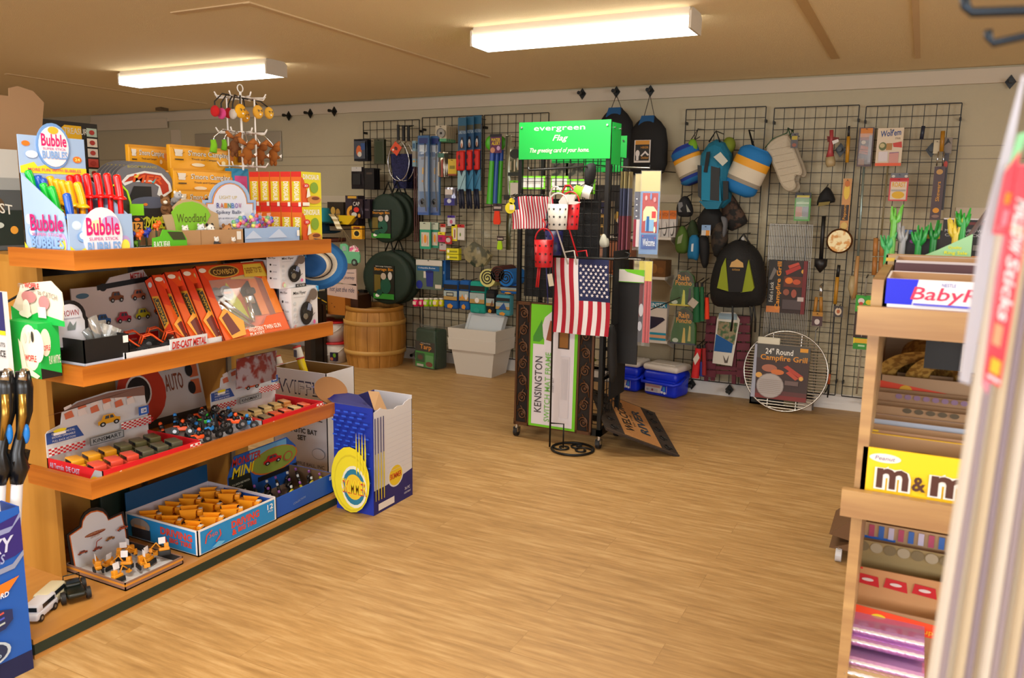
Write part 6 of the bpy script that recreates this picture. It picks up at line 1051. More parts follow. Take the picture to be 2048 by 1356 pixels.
sleeve(972,989,580,627,'#121014',[('p',[(.5,0),(.9,.1),(.8,.9)],'#6a4430')],'black rolled towel right of the teal one'); sleeve(991,1020,590,632,'#3f8a9a',[('p',[(.2,0),(.8,0),(.6,1)],'#1c4a8a')],'pale teal rolled towel right of the black one'); sleeve(1000,1034,568,588,'#0f5aa8',[],'plain blue rolled towel under the blue spiral',5.99)
for px,py,r,c,lab in ((975,556,16,'#c9c47a','cream and black spiral rolled mat standing end-on'),(995,548,14,'#4a1c14','dark red spiral rolled mat behind the cream one'),(1012,556,15,'#1268b8','bright blue spiral rolled mat behind the rack edge')):
    Y = 5.94; a = ay(px,py,Y); rr = ay(px+r,py,Y).x-a.x; m = MB(); m.cyl((a.x,Y,a.z),(a.x,YG-.01,a.z),rr,M(c,.9),n=24); pts = [(a.x+rr*.85*(1-i/40)*math.cos(i*.45),Y-.003,a.z+rr*.85*(1-i/40)*math.sin(i*.45)) for i in range(36)]; m.tube(pts,rr*.07,'#101014',5); ob(m,'rolled_mat',None,lab,'rolled mat','spiral rolled mats')
# tarp pack on the floor
a = az(830,733,0); b_ = az(871,741,0); c = az(897,722,0); ang = math.atan2(b_.y-a.y,b_.x-a.x); W_ = (b_-a).length; D = .16; H = zat(a.x,a.y,650); F = fr(a,ang); t = thing('tarp_pack','dark green folded tarp wrapped in clear plastic standing on the floor','tarp',F @ Vector((W_/2,D/2,0)))
m = MB(F); m.rb((W_/2,D/2,H*.47),(W_,D,H*.94),.03,M('#123420',.5,bump=.3,bs=40)); ob(m,'folded_tarp',t)
m = MB(F); m.bx(.01,-.004,.01,W_*.93,0,H*.62,'#2f8a2c'); m.art((.01,-.0045,.01),(1,0,0),(0,0,1),W_*.92,H*.61,[('r',0,.62,1,1,'#22180f'),('t','Tarp',.25,.66,.85,.9,'#e0901c',{'b': .03}),('t','Heavy Duty',.3,.92,.8,.97,'#d8d4c8'),('r',.05,.2,.5,.55,'#244a20'),('e',.28,.38,.14,.1,'#5a2c1c'),('r',.56,.02,.95,.5,'#5a9a5a'),('e',.75,.15,.18,.1,'#7a3a28'),('r',.1,.03,.45,.12,'#c4c0b4')]); ob(m,'label_card',t)
m = MB(F); m.sheet(lambda u,v: (-.01+(W_+.02)*u,-.012-.006*math.sin(u*20+v*9),H*(.0+1.08*v)-.0*u+.02*math.sin(u*9)*v),10,8,M('#e8eee8',.05,0,0,.05)); m.sheet(lambda u,v: (W_+.012+.006*math.sin(v*20+u*7),D*u,H*(1.0*v)),6,8,M('#e8eee8',.05,0,0,.07)); m.sheet(lambda u,v: (W_*u,D*v,H*(.98+.06*math.sin(u*7)*math.sin(v*5+1))),8,6,M('#c8d0c8',.05,0,0,.1)); ob(m,'clear_wrap',t)
# white planters with clear basin
A = az(913,747,0); B = az(983,756,0); ang = math.atan2(B.y-A.y,B.x-A.x); W0 = (B-A).length; D0 = W0*.75; H = zat(A.x,A.y,663); F = fr(A,ang); PW = M('#cfcac2',.4)
def tub(z0,z1,wb,wt,rim_h,name_parts,t,Wm=PW,D_=None):
    m = MB(F); cx,cy = W0/2,D0/2
    def ringp(s,z): return [(cx-W0*s/2,cy-D0*s/2,z),(cx+W0*s/2,cy-D0*s/2,z),(cx+W0*s/2,cy+D0*s/2,z),(cx-W0*s/2,cy+D0*s/2,z)]
    prof = [(wb,z0),(wt,z1-rim_h),(wt*1.1,z1-rim_h),(wt*1.13,z1),(wt*1.05,z1),(wt*1.0,z1-rim_h),(wb*.97,z0+.006)]; vs = []; fs = []
    for s,z in prof: vs += ringp(s,z)
    for k in range(len(prof)-1):
        for i in range(4): fs.append((k*4+i,k*4+(i+1) % 4,(k+1)*4+(i+1) % 4,(k+1)*4+i))
    fs += [(3,2,1,0),tuple((len(prof)-1)*4+i for i in range(4))]; m.add(vs,fs,Wm); ob(m,name_parts,t)
t = thing('planter_tub','white square planter tub on the floor, lower of the nested pair','planter',F @ Vector((W0/2,D0/2,0)),'nested white planter tubs'); tub(0,H*.86,1,1.2,.1,'tub',t)
t = thing('planter_tub','white square planter tub nested on top of the lower one','planter',F @ Vector((W0/2,D0/2,H*.78)),'nested white planter tubs'); tub(H*.80,H*1.1,1.16,1.2,.09,'tub',t)
t = thing('clear_basin','clear plastic basin tipped up inside the top white planter','basin',F @ Vector((W0*.6,D0*.5,H*1.08)))
G = F @ fr((W0*.12,D0*.3,H*.98),0,math.radians(-18)); m = MB(G); bw,bh = W0*.95,H*.45; CL = M('#dde4ea',.12,0,0,.55)
m.prism([(0,0),(bw,0),(bw*1.06,bh),(bw*.06,bh)],0,.006,CL); m.prism([(bw*.12,bh*.15),(bw*.88,bh*.15),(bw*.94,bh*.85),(bw*.18,bh*.85)],.05,.056,CL)
for q in ((0,0,bw,.0),(bw*.06,bh,bw*1.06,bh)): m.prism([(q[0],q[1]-.012),(q[2],q[1]-.012),(q[2],q[1]+.012),(q[0],q[1]+.012)],-.008,.01,CL)
for s in (0,1): m.prism([(bw*s-.012,0),(bw*s+.012,0),(bw*(s+.06)+.012,bh),(bw*(s+.06)-.012,bh)],-.008,.05,CL)
ob(m,'basin',t)
# barrel
c0 = az(750,739,0); Yb = c0.y+.24; c = Vector((ay(750,670,Yb).x,Yb,0)); rm = (ay(800,670,Yb).x-ay(699,670,Yb).x)/2; H = zat(c.x,c.y,611); BW = wood('barrel_oak','#a8742c','#c9924a',(14,14,.8),1.2,.55)
t = thing('wooden_barrel','light wooden barrel with two pale hoops on the floor','barrel',c); m = MB(); n = 16
for i in range(n):
    a0,a1 = 2*math.pi*i/n+.006,2*math.pi*(i+1)/n-.006; vs = []; fs = []; K = 9
    for k in range(K):
        v = k/(K-1); r = rm*(.88+.12*math.sin(math.pi*v)); z = H*v
        for rr in (r,r-.015):
            for a in (a0,(a0+a1)/2,a1): vs.append((c.x+rr*math.cos(a),c.y+rr*math.sin(a),z))
    for k in range(K-1):
        b0 = k*6
        for j in (0,1): fs += [(b0+j,b0+j+1,b0+6+j+1,b0+6+j),(b0+3+j+1,b0+3+j,b0+9+j,b0+9+j+1)]
        fs += [(b0+3,b0,b0+6,b0+9),(b0+2,b0+5,b0+11,b0+8)]
    e = (K-1)*6; fs += [(e,e+1,e+4,e+3),(e+1,e+2,e+5,e+4)]; m.add(vs,fs,BW,False)
m.lathe([(0,H*.93),(rm*.86,H*.93)],BW,c,24); ob(m,'staves',t)
for v in (.25,.745,.97):
    r = rm*(.88+.12*math.sin(math.pi*v)); ob(MB().lathe([(r,-.02),(r+.008,-.018),(r+.008,.018),(r,.02)],M('#c79a52' if v < .9 else '#a8742c',.5),(c.x,c.y,H*v),32),'hoop',t)
# stock shelf and buckets behind the toy shelves
zs = ay(690,630,5.75).z
ob(MB().bx(-6.3,5.68,zs-.02,-4.78,YW-.001,zs,M('#c9bda8',.5)).bx(-6.28,5.75,.0,-6.25,YW-.001,zs-.02,'#2c2420').bx(-4.84,6.1,0,-4.8,YW-.001,zs-.02,'#2c2420'),'low_shelf',None,'low cream shelf above the white buckets by the back wall','shelf')
carton(655,585,690,626,5.72,.2,'#a8641c',[('e',.4,.35,.04,.03,'#5a2c10'),('e',.25,.5,.03,.02,'#5a2c10'),('r',.2,.88,.5,1,'#c8301c')],'orange_carton','orange brown box on the low cream shelf',z0=zs); carton(691,590,716,626,5.8,.2,'#3a1f10',[('r',0,.85,.9,1,'#c8281c')],'dark_brown_carton','dark brown box right of the orange one on the low shelf',z0=zs)
carton(636,583,654,626,5.74,.18,'#1a1710',[('r',0,.15,1,.4,'#6a5a14'),('t','WORX',.1,.2,.95,.35,'#e0c87a',{'b': .05}),('l',(0,.7),(1,.5),.01,'#c9a01c')],'black_tool_carton','black and yellow carton left of the orange box',z0=zs)
carton(716,580,728,606,6.05,.06,'#171410',[('e',.5,.7,.3,.1,'#b8923a'),('e',.4,.3,.2,.1,'#a8a49c')],'small_black_carton','small black carton tucked beside the lower green bin',z0=zs)
def bucket(px,pyb,pyt,w,Y,label,z0=None,lab=None):
    x = ay(px,pyb,Y).x; z = 0 if z0 is None else z0; H = zat(x,Y,pyt)-z; r = w; t = thing('plastic_bucket',label,'bucket',(x,Y,z),'white buckets with red lids')
    ob(MB().lathe([(0,0),(r*.85,0),(r*.97,H*.93),(0,H*.93)],M('#cfc6bf',.45),(x,Y,z),28),'pail',t); ob(MB().lathe([(0,H*.93),(r*1.04,H*.92),(r*1.06,H*.985),(r*.9,H),(0,H*.99)],M('#b8141c',.4),(x,Y,z),28),'lid',t)
    m = MB(); m.tube([(x-r*.95*math.cos(a),Y-r*.95*math.sin(a)*.9-.01,z+H*.85-H*.45*math.sin(a)) for a in [math.pi*i/10 for i in range(11)]],.004,'#d8d2c8'); ob(m,'handle',t)
    if lab:
        m = MB(); yy = Y-r*.97; m.bx(x+lab,yy,z+H*.14,x+lab+.07,yy+.03,z+H*.55,'#241a3a'); m.art((x+lab,yy-.0005,z+H*.14),(1,0,0),(0,0,1),.07,H*.41,[('e',.75,.7,.25,.25,'#6a9a1c'),('e',.3,.25,.25,.2,'#b86a4a')]); ob(m,'label',t)
    return z+H
zt = bucket(672,717,682,.125,5.78,'white bucket with red lid, front one on the floor beside the barrel',None,.03); bucket(645,712,676,.11,5.9,'white bucket with red lid, left one on the floor'); bucket(697,712,674,.115,6.05,'white bucket with red lid half behind the barrel')
bucket(668,682,641,.12,5.8,'white bucket with red lid, stacked on top of the front one',zt+.001,-.06); bucket(646,676,636,.11,6.02,'white bucket with red lid, rear one at the left, raised on the stack',zt+.001)
a = az(655,730,0)
# black posts left of the buckets
x = ay(633,700,5.55).x; ob(MB().bx(x-.06,5.55,0,x-.03,5.62,.55,'#3c3a36').bx(x-.02,5.5,0,x+.03,5.6,.6,'#0e0c0b').bx(x-.2,5.62,0,x+.03,5.66,.55,'#26180f'),'dark_cabinet_end',None,'dark upright cabinet end seen behind the bat carton','cabinet')
# hanging wooden signs
Y = 5.35; t = thing('truck_sign','mint green wooden truck sign hanging on strings over two white plank signs','sign',ay(700,530,Y)); F = fr((0,Y,0)); P = lambda a,b: (lambda v: (v.x,v.z))(ay(a,b,Y))
m = MB(); m.prism([P(*q) for q in ((680,488),(690,487),(696,492),(697,503),(718,504),(720,512),(719,525),(713,527),(700,527),(680,525))],Y,Y+.012,M('#5fa67c',.5)); m.prism([P(*q) for q in ((685,492),(691,492),(693,501),(685,502))],Y-.002,Y,M('#8a9a98')); m.prism([P(*q) for q in ((698,503),(699,494),(708,490),(716,497),(718,504))],Y+.002,Y+.008,two_tone('flower_pile','#c8487a','#d8d0c8',60,.7)); ob(m,'truck_cutout',t)
p = ay(709,525,Y); ob(MB().cyl((p.x,Y-.004,p.z),(p.x,Y+.01,p.z),.03,'#2a2a28').cyl((p.x,Y-.006,p.z),(p.x,Y-.004,p.z),.015,'#6a8a7a'),'wheel',t)
top = ay(686,459,Y); m = MB()
for a,b in ((675,485),(682,488),(700,492),(712,496)): m.tube([tuple(top),tuple(ay(a,b,Y))],.0018,'#6a5836',4)
m.cyl(top,(top.x,YG-.3,top.z),.004,STEEL); m.cyl((top.x,YG-.3,top.z),(top.x,5.88,sz-.012),.004,STEEL); ob(m,'strings',t)
for px0,py0,px1,py1,txt,lab,sl in ((676,537,712,566,'the journey','upper pinkish white plank sign under the truck',.05),(654,566,713,592,'not just the ride','lower pinkish white plank sign under the truck',-.05)):
    x0,z0,x1,z1 = box4(px0,py0,px1,py1,Y); m = MB(); W_ = x1-x0; m.prism([(x0,z0+.0),(x1,z0-.02),(x1,z1),(x0,z1-.02)],Y+.002,Y+.014,M('#b8a098',.6)); els = [('t',txt,.08,.2,.92,.5 if 'jour' in txt else .7,'#4a4a60',{'s': .3})]+([('t','Love',.1,.55,.4,.85,'#8a2c3c',{'s': .3}),('l',(.5,.7),(.9,.72),.003,'#4a4a60')] if 'jour' in txt else [])
    m.art((x0,Y+.0015,z0),(1,0,0),(0,0,1),W_,z1-z0,els); m.tube([((x0+x1)/2,Y+.006,z1-.01),((x0+x1)/2,Y+.006,z1+.05)],.002,'#6a5836',4); ob(m,'plank',t,lab)
# ---- right part of the wall: drawstring sacks
for k,(px,lab) in enumerate(((1233,'black drawstring sack half hidden behind the green sign'),(1300,'black drawstring sack with an orange and white hiker label'))):
    Y = YW-.16; tp = ay(px,190,YW-.105); cx = ay(px-4 if k else px-3,290,Y).x; zt_,zb_ = ay(px,232 if k else 216,Y).z,ay(px,352 if k else 345,Y).z; t = thing('drawstring_sack',lab,'sack',(cx,Y,zb_),'black drawstring sacks'); hw = (ay(1337,300,Y).x-ay(1257,300,Y).x)/2
    pr = [(0,.55),(.06,.85),(.2,1.0),(.55,.98),(.78,.86),(.9,.6),(.97,.36),(1,.3)]
    m = MB(fr((cx,Y,zb_))); H = zt_-zb_; n = 24; vs = []; fs = []
    for v,w in pr:
        for i in range(n): a = 2*math.pi*i/n; vs.append((hw*w*math.cos(a),.07*w*math.sin(a),H*v))
    for r in range(len(pr)-1): fs += [(r*n+i,r*n+(i+1) % n,(r+1)*n+(i+1) % n,(r+1)*n+i) for i in range(n)]
    fs += [tuple(range(n-1,-1,-1))]; m.add(vs,fs,M('#0d0b0c',.8),True); ob(m,'sack_body',t); ob(MB(fr((cx,Y,zb_+H))).prism([(-hw*.3,0),(hw*.3,0),(hw*.32,-.05),(hw*.1,-.08),(-hw*.45,-.07)],-.04,-.02,M('#0f4a78',.8)),'blue_lining',t)
    m = MB(); 
    for s in (-1,1): m.tube([tuple(tp),(cx+s*.04,Y,zt_)],.003,'#2c2620',4)
    ob(m,'cord',t)
    if k: a = box4(1268,280,1300,325,Y-.09); m = MB(); m.bx(a[0],Y-.085,a[1],a[2],Y-.078,a[3],'#d8cfc8'); m.art((a[0],Y-.0855,a[1]),(1,0,0),(0,0,1),a[2]-a[0],a[3]-a[1],[('r',.06,.08,.94,.95,'#17130f'),('r',.06,.8,.94,.98,'#c98a2c'),('e',.22,.4,.13,.16,'#d8d0cc'),('r',.14,.1,.3,.4,'#d8d0cc'),('p',[(.4,.3),(.7,.52),(.95,.34),(.85,.3),(.7,.42),(.5,.28)],'#d8d0cc'),('t','Outdoor',.45,.16,.92,.28,'#c98a2c',{'b': .03}),('t','HIKER',.42,.62,.9,.72,'#c98a2c')]); ob(m,'label',t)
# little wall shelves behind the rack
def wshelf(px0,px1,py,Y0,lab,n=.02):
    a = ay(px0,py,Y0); b_ = ay(px1,py,Y0); ob(MB().bx(a.x,Y0,b_.z-n,b_.x,YW,b_.z,M('#cfc8c0',.5)).prism([(Y0+.03,b_.z-n),(YW,b_.z-n),(YW,b_.z-.1)],b_.x-.02,b_.x-.01,M('#cfc8c0',.5),plane='yz'),'wall_shelf',None,lab,'shelf','small white wall shelves'); return b_.z
z1_ = wshelf(1180,1342,475,6.0,'upper small white wall shelf behind the flag rack'); z2_ = wshelf(1180,1330,555,6.0,'middle small white wall shelf behind the flag rack'); z3_ = wshelf(1180,1334,683,6.0,'lower small white wall shelf holding the air bed box')
HK = [('r',0,.68,1,1,'#d8701c'),('t','HITCH',.1,.78,.9,.92,'#7a3410'),('e',.5,.32,.3,.28,'#4a4444'),('e',.45,.36,.26,.26,'#cfc8c4')]
for k in range(3): carton(1308+15*k,421,1322+15*k,472,6.02+.02*k,.05,'#c4bcb8',HK,'hook_clamshell','orange topped clear pack with a black hook, %s of three on the upper shelf' % ('left','middle','right')[k],z0=z1_)
carton(1298,521,1331,553,6.02,.16,'#6a4218',[('e',.3,.5,.2,.3,'#8a5c24'),('e',.7,.4,.2,.2,'#7a4c1c')],'cork_box','brown cork textured box on the middle wall shelf',z0=z2_)
carton(1298,604,1333,681,6.02,.06,'#d4c8c0',[('r',0,0,1,.2,'#1f8aa8'),('r',0,.85,1,1,'#1f7a98'),('t','INTEX',.12,.87,.92,.97,'#e8f0f4',{'b': .04}),('p',[(0,.25),(.4,.35),(.92,.55),(.8,.6),(0,.62)],'#231a34'),('r',0,.06,1,.14,'#d8a07a')],'air_bed_box','teal and cream air bed box on the lower wall shelf',z0=z3_)
carton(1183,482,1262,512,6.05,.14,'#a86a4a',[('r',.7,.2,.98,.6,'#c8561c'),('t','INS',.75,.3,.95,.5,'#e8c8a8'),('r',0,.2,.4,.8,'#b88a74')],'insulated_mug_carton','salmon and orange carton behind the rack on the middle shelf',z0=z2_); carton(1225,518,1258,545,5.98,.1,'#3a1c10',[('r',0,0,1,.3,'#b85a1c')],'dark_orange_carton','dark orange carton low behind the big flag',z0=z2_)
card('black_pouch','black fabric pouch with a gold tag behind the garden flags','pouch',1228,400,1252,474,[('e',.25,.55,.2,.14,'#b8903a'),('e',.4,.45,.14,.08,'#c8c4c0')],'#0c0a0a',6.0,.06)
for k in range(2): card('wooden_game_box','tan wooden slotted game, %s of two seen through the rack' % ('left','right')[k],'game',1184+14*k,428,1198+14*k,474,[('r',.25,.55,.6,.85,'#17120c'),('r',.25,.12,.6,.42,'#17120c')],'#b8904a',6.02,.05,'wooden games',False)
card('navy_pennant_pack','navy folded cloth with white lettering seen through the rack','cloth',1186,405,1215,428,[('t','NH',.3,.1,.6,.4,'#c8c4c4')],'#16163c',6.0,.03); card('cord_pack','dark bundle of black cords seen through the rack','cord',1187,370,1240,402,[('e',.3,.5,.15,.3,'#2a2826'),('e',.7,.5,.2,.3,'#1c1a18')],'#0f0e0e',6.02,.04)
# ---------------- grid with the backpack
def roll(pts,w,Y,name,label,cat,group=None,bands=(),hookpt=None,depth=.09):
    """soft rolled item: axis from pts[0] to pts[1] (pixels), half width w px; bands (t0, t1, colour)"""
    a,b = ay(*pts[0],Y),ay(*pts[1],Y); r = ay(pts[0][0]+w,pts[0][1],Y).x-a.x; d = b-a; L_ = d.length; t = thing(name,label,cat,(a+b)/2,group); d.normalize(); s = Vector((-d.z,0,d.x)) if d.z < 0 else Vector((d.z,0,-d.x))
    def ring(m,t0,t1,col,k=1.,n=20,cap=False):
        vs = []; fs = []; q = 24 if cap else 6
        for j in range(q+1):
            tt = t0+(t1-t0)*j/q; e = (1-max(0,(abs(tt-.5)-.36)/.14)**2*.45)
            for i in range(n): g = 2*math.pi*i/n; p = a+d*(L_*tt)+s*(r*e*k*math.cos(g))+Vector((0,1,0))*(depth*.5*e*k*math.sin(g)); vs.append(tuple(p))
        for j in range(q): fs += [(j*n+i,j*n+(i+1) % n,(j+1)*n+(i+1) % n,(j+1)*n+i) for i in range(n)]
        if cap: fs += [tuple(range(n)),tuple(q*n+i for i in range(n))]
        m.add(vs,fs,col,True)
    m = MB(); ring(m,0,1,bands[0][2],1,cap=True); ob(m,'rolled_body',t)
    for nm,t0,t1,col in [(b_[3] if len(b_) > 3 else 'band',b_[0],b_[1],b_[2]) for b_ in bands[1:]]: m = MB(); ring(m,t0,t1,col,1.05); ob(m,nm,t)
    if hookpt: h = ay(*hookpt,Y); m = MB(); m.tube([tuple(a+d*(L_*.12)),tuple(h),tuple(a+d*(L_*.3)+s*r*.3)],.006,'#101010'); m.cyl(h,(h.x,YG+.002,h.z+.01),.004,STEEL); ob(m,'carry_strap',t)
    return t
roll(((1365,292),(1392,366)),27,6.02,'beach_mat','blue rolled beach mat with a yellow and cream paper band, leftmost on its grid','rolled mat','rolled beach mats',[(0,1,M('#14308a',.8)),(.12,.3,M('#0f5c9c',.8)),(.28,.4,M('#d8961c',.6),'paper_band'),(.4,.72,M('#c9bda8',.7),'paper_band'),(.72,.78,M('#8a8070',.7)),(.86,.97,M('#12629c',.8))],(1396,258),.14)
p = ay(1381,296,5.95); ob(MB().ell((p.x,6.0,p.z),(.04,.03,.07),M('#6a9a1c',.8)).cyl((p.x,6.0,p.z+.05),(p.x,YG,p.z+.1),.004,STEEL),'green_cloth',None,'lime green cloth corner sticking out of the leftmost rolled mat','cloth')
roll(((1518,296),(1474,388)),36,6.0,'beach_mat','bright blue rolled mat with a yellow and cream band, slanting left of the oven mitts','rolled mat','rolled beach mats',[(0,1,M('#126aa8',.8)),(.26,.42,M('#d8961c',.6),'paper_band'),(.42,.68,M('#c9bda8',.7),'paper_band'),(.68,.76,M('#8a8070',.7))],(1498,260),.15)
# blue dry pack
q = [ay(a,b,5.93) for a,b in ((1412,284),(1427,276),(1444,283),(1456,306),(1458,330),(1455,402),(1440,416),(1410,418),(1398,402),(1394,330),(1397,306))]
t = thing('hiking_pack','turquoise narrow hiking pack with dark grey side panels on the wire grid','backpack',ay(1428,418,5.97)); cx,cz = ay(1427,345,5.93).x,ay(1427,345,5.93).z; m = MB(); n = len(q); TQ = M('#0f6d8c',.75,bump=.3,bs=150)
for j in range(5):
    f0,f1 = math.cos(j*.31),math.cos((j+1)*.31)
    for i in range(n):
        k = (i+1) % n; V = lambda v,f: (cx+(v.x-cx)*f,6.03-.14*math.sqrt(max(0,1-f*f)),cz+(v.z-cz)*f); m.add([V(q[i],f0),V(q[k],f0),V(q[k],f1),V(q[i],f1)],[(0,3,2,1)],TQ,True)
m.prism([(v.x,v.z) for v in q],6.03,6.08,TQ); ob(m,'pack_body',t)
def flat(t,name,pts,Y,d,col): m = MB(); m.prism([(v.x,v.z) for v in [ay(a,b,Y) for a,b in pts]],Y,Y+d,M(col,.8) if isinstance(col,str) else col); return ob(m,name,t)
flat(t,'front_panel',((1402,331),(1438,334),(1442,404),(1402,400)),5.885,.03,'#10789a'); flat(t,'grey_panel',((1395,330),(1403,331),(1402,398),(1396,392)),5.88,.02,'#2c2f32'); flat(t,'grey_panel',((1422,332),(1439,336),(1438,402),(1420,400)),5.88,.02,'#2c2f32'); flat(t,'grey_panel',((1446,362),(1456,362),(1456,398),(1446,402)),5.9,.02,'#222426')
flat(t,'buckle_strap',((1413,304),(1420,303),(1414,345),(1407,344)),5.87,.01,'#17181a'); flat(t,'hang_tag',((1427,314),(1441,304),(1456,322),(1445,332)),5.86,.004,'#b8b8ac'); flat(t,'base_panel',((1398,402),(1444,402),(1436,418),(1412,418)),5.89,.06,'#0f6684')
a = ay(1432,262,5.95); m = MB(); m.tube([tuple(ay(1418,284,5.95)),tuple(a),tuple(ay(1440,284,5.95))],.007,'#101012'); m.cyl(a,(a.x,YG,a.z),.004,STEEL); ob(m,'top_loop',t)
p = ay(1456,290,6.05); ob(MB().ell((p.x,6.08,p.z),(.05,.05,.06),M('#6f7c18',.8)).cyl((p.x,6.08,p.z+.05),(p.x,YG,p.z+.06),.004,STEEL),'olive_pouch',None,'olive green pouch peeking out right of the turquoise pack','pouch')
# black sacks and bags
def blob(px0,py0,px1,py1,Y,d,col,name,label,cat,group=None,r=.8,shape=None,film=None,extra=None):
    pts = shape or [(px0+(px1-px0)*a,py0+(py1-py0)*b) for a,b in ((.4,0),(.6,0),(.8,.2),(.97,.5),(1,.8),(.85,1),(.2,1),(.02,.85),(0,.5),(.2,.2))]
    q = [ay(a,b,Y) for a,b in pts]; cx = sum(v.x for v in q)/len(q); cz = sum(v.z for v in q)/len(q); t = thing(name,label,cat,(cx,Y,min(v.z for v in q)),group); m = MB(); n = len(q)
    mm = M(col,r) if isinstance(col,str) else col; sm = []
    for i in range(n):      # smooth the outline once
        a,b = q[i],q[(i+1) % n]; sm += [a*.75+b*.25,a*.25+b*.75]
    q = sm; n = len(q)
    vs = []; fs = []; J = 5
    for j in range(J):
        f = math.cos(j*math.pi/2/J); vs += [(cx+(v.x-cx)*f,Y-d*math.sqrt(1-f*f),cz+(v.z-cz)*f) for v in q]
    vs.append((cx,Y-d,cz))
    for j in range(J-1): fs += [(j*n+i,(j+1)*n+i,(j+1)*n+(i+1) % n,j*n+(i+1) % n) for i in range(n)]
    fs += [((J-1)*n+i,J*n,(J-1)*n+(i+1) % n) for i in range(n)]; m.add(vs,fs,mm,True); m.prism([(v.x,v.z) for v in q],Y,Y+.03,mm); ob(m,'body',t)
    tp = max(q,key=lambda v: v.z); m = MB(); m.cyl((tp.x,Y+.01,tp.z-.01),(tp.x,YG+.002,tp.z+.02),.004,STEEL); ob(m,'hanger',t)
    if extra:
        for nm,pp,c in extra: flat(t,nm,pp,Y-d-.004,.008,c)
    return t
blob(1353,392,1385,434,6.0,.05,'#17171a','mesh_pouch','small black pouch with a grey swirl logo left of the turquoise pack','pouch',extra=[('swirl_print',((1356,405),(1364,404),(1366,412),(1360,418),(1364,424),(1357,424)),'#6a6a6c'),('white_patch',((1372,408),(1381,424),(1374,424)),'#8a8a84')])
blob(1440,395,1496,462,6.08,.04,two_tone('dark_camo','#0f0c0a','#4a3426',20,.8),'camo_bag','dark camouflage triangular bag below the slanting blue mat','bag',shape=((1452,380),(1462,385),(1496,440),(1490,450),(1455,466),(1440,430)))
blob(1394,408,1450,470,6.03,.07,'#0c0a0b','black_bag','black soft bag hanging under the turquoise pack','bag'); blob(1418,445,1455,520,6.0,.05,two_tone('dark_camo2','#0f0d0b','#3a2c20',16,.8),'camo_strap_bag','dark mottled long bag left above the black backpack','bag',shape=((1430,440),(1448,445),(1456,470),(1452,500),(1430,522),(1420,480)))
blob(1396,470,1418,535,6.0,.04,'#121012','black_sleeve','long black sleeve beside the small blue bag','pouch',shape=((1398,470),(1415,472),(1418,500),(1414,536),(1404,536),(1398,500))); blob(1438,430,1452,474,5.96,.02,'#5a5a5e','grey_strap','grey padded strap among the black bags','strap',shape=((1440,432),(1452,434),(1455,446),(1450,474),(1444,474),(1447,446)))
blob(1350,452,1378,507,6.0,.04,'#44611a','sleep_mask_pack','bright olive green sleeping mask in clear wrap','hanging pack',extra=[('grey_letter',((1356,474),(1366,468),(1362,486),(1354,488)),'#8a9070')]); blob(1372,440,1398,490,6.06,.03,'#2a3a1c','green_wrap_pack','dark green item in crinkled wrap behind the olive mask','hanging pack')
blob(1375,470,1397,524,5.97,.04,'#0f6a9a','blue_bag','small bright blue bag with white upright lettering','bag',shape=((1380,470),(1396,470),(1398,500),(1394,522),(1386,518),(1374,518),(1377,490)),extra=[('lettering',((1383,488),(1387,487),(1386,503),(1382,503)),'#c4ccd0')])
card('label_tag_pack','small white, blue and orange label hanging among the black bags','tag',1403,450,1421,471,[('r',.0,.5,1,1,'#7a9ac4'),('r',.5,0,.9,.5,'#c9801c')],'#b8b8b8',5.9,.004)
# ponchos
def poncho(px0,py0,px1,py1,hem,label):
    x0,z0,x1,z1 = box4(px0,py0,px1,py1,5.98); W_,H = x1-x0,z1-z0; F = fr((x0,5.98,z0)); t = thing('rain_poncho_pack',label,'hanging pack',(x0,5.98,z0),'rain poncho packs')
    prof = [(0,0),(W_,0),(W_*.98,H*.5),(W_*.85,H*.85),(W_*.6,H),(W_*.35,H*.97),(W_*.15,H*.7),(W_*.03,H*.3)]
    m = MB(F); m.prism(prof,0,.03,M('#2c5a20',.35)); m.art((0,-.0004,0),(1,0,0),(0,0,1),W_,H,[('p',[(.17,.66),(.9,.66),(.82,.84),(.6,.98),(.36,.95),(.2,.78)],'#2a2a14'),('t','Rain',.28,.72,.7,.88,'#d8921c',{'b': .04}),('t','Poncho',.2,.58,.8,.72,'#d8921c',{'b': .04}),('p',[(.45,.04),(.6,.04),(.56,.44),(.5,.46)],'#c9c83a' if hem == '#c9b81c' else '#c9a84a'),('p',[(.68,.1),(.8,.1),(.78,.5),(.72,.52)],'#2c1f3a' if hem == '#c9b81c' else '#b8a85a'),('e',.2,.1,.12,.06,'#b8c4b0'),('r',0,0,1,.045,hem)]); ob(m,'pack',t)
    m = MB(F); m.sheet(lambda u,v: (W_*(.02+.96*u)*(1-.35*v*v)+W_*.15*v*v,-.012-.008*math.sin(u*14+v*6),H*v*1.02),10,10,M('#eef4f0',.04,.0,0,.08)); m.cyl((W_*.48,.01,H-.01),(W_*.48,YG-5.98+.002,H+.01),.003,STEEL); ob(m,'clear_wrap',t)
poncho(1340,541,1394,612,'#c9b81c','rain poncho pack with a yellow bottom edge, upper one'); poncho(1342,615,1393,689,'#141a3a','rain poncho pack with a navy bottom edge, lower one')
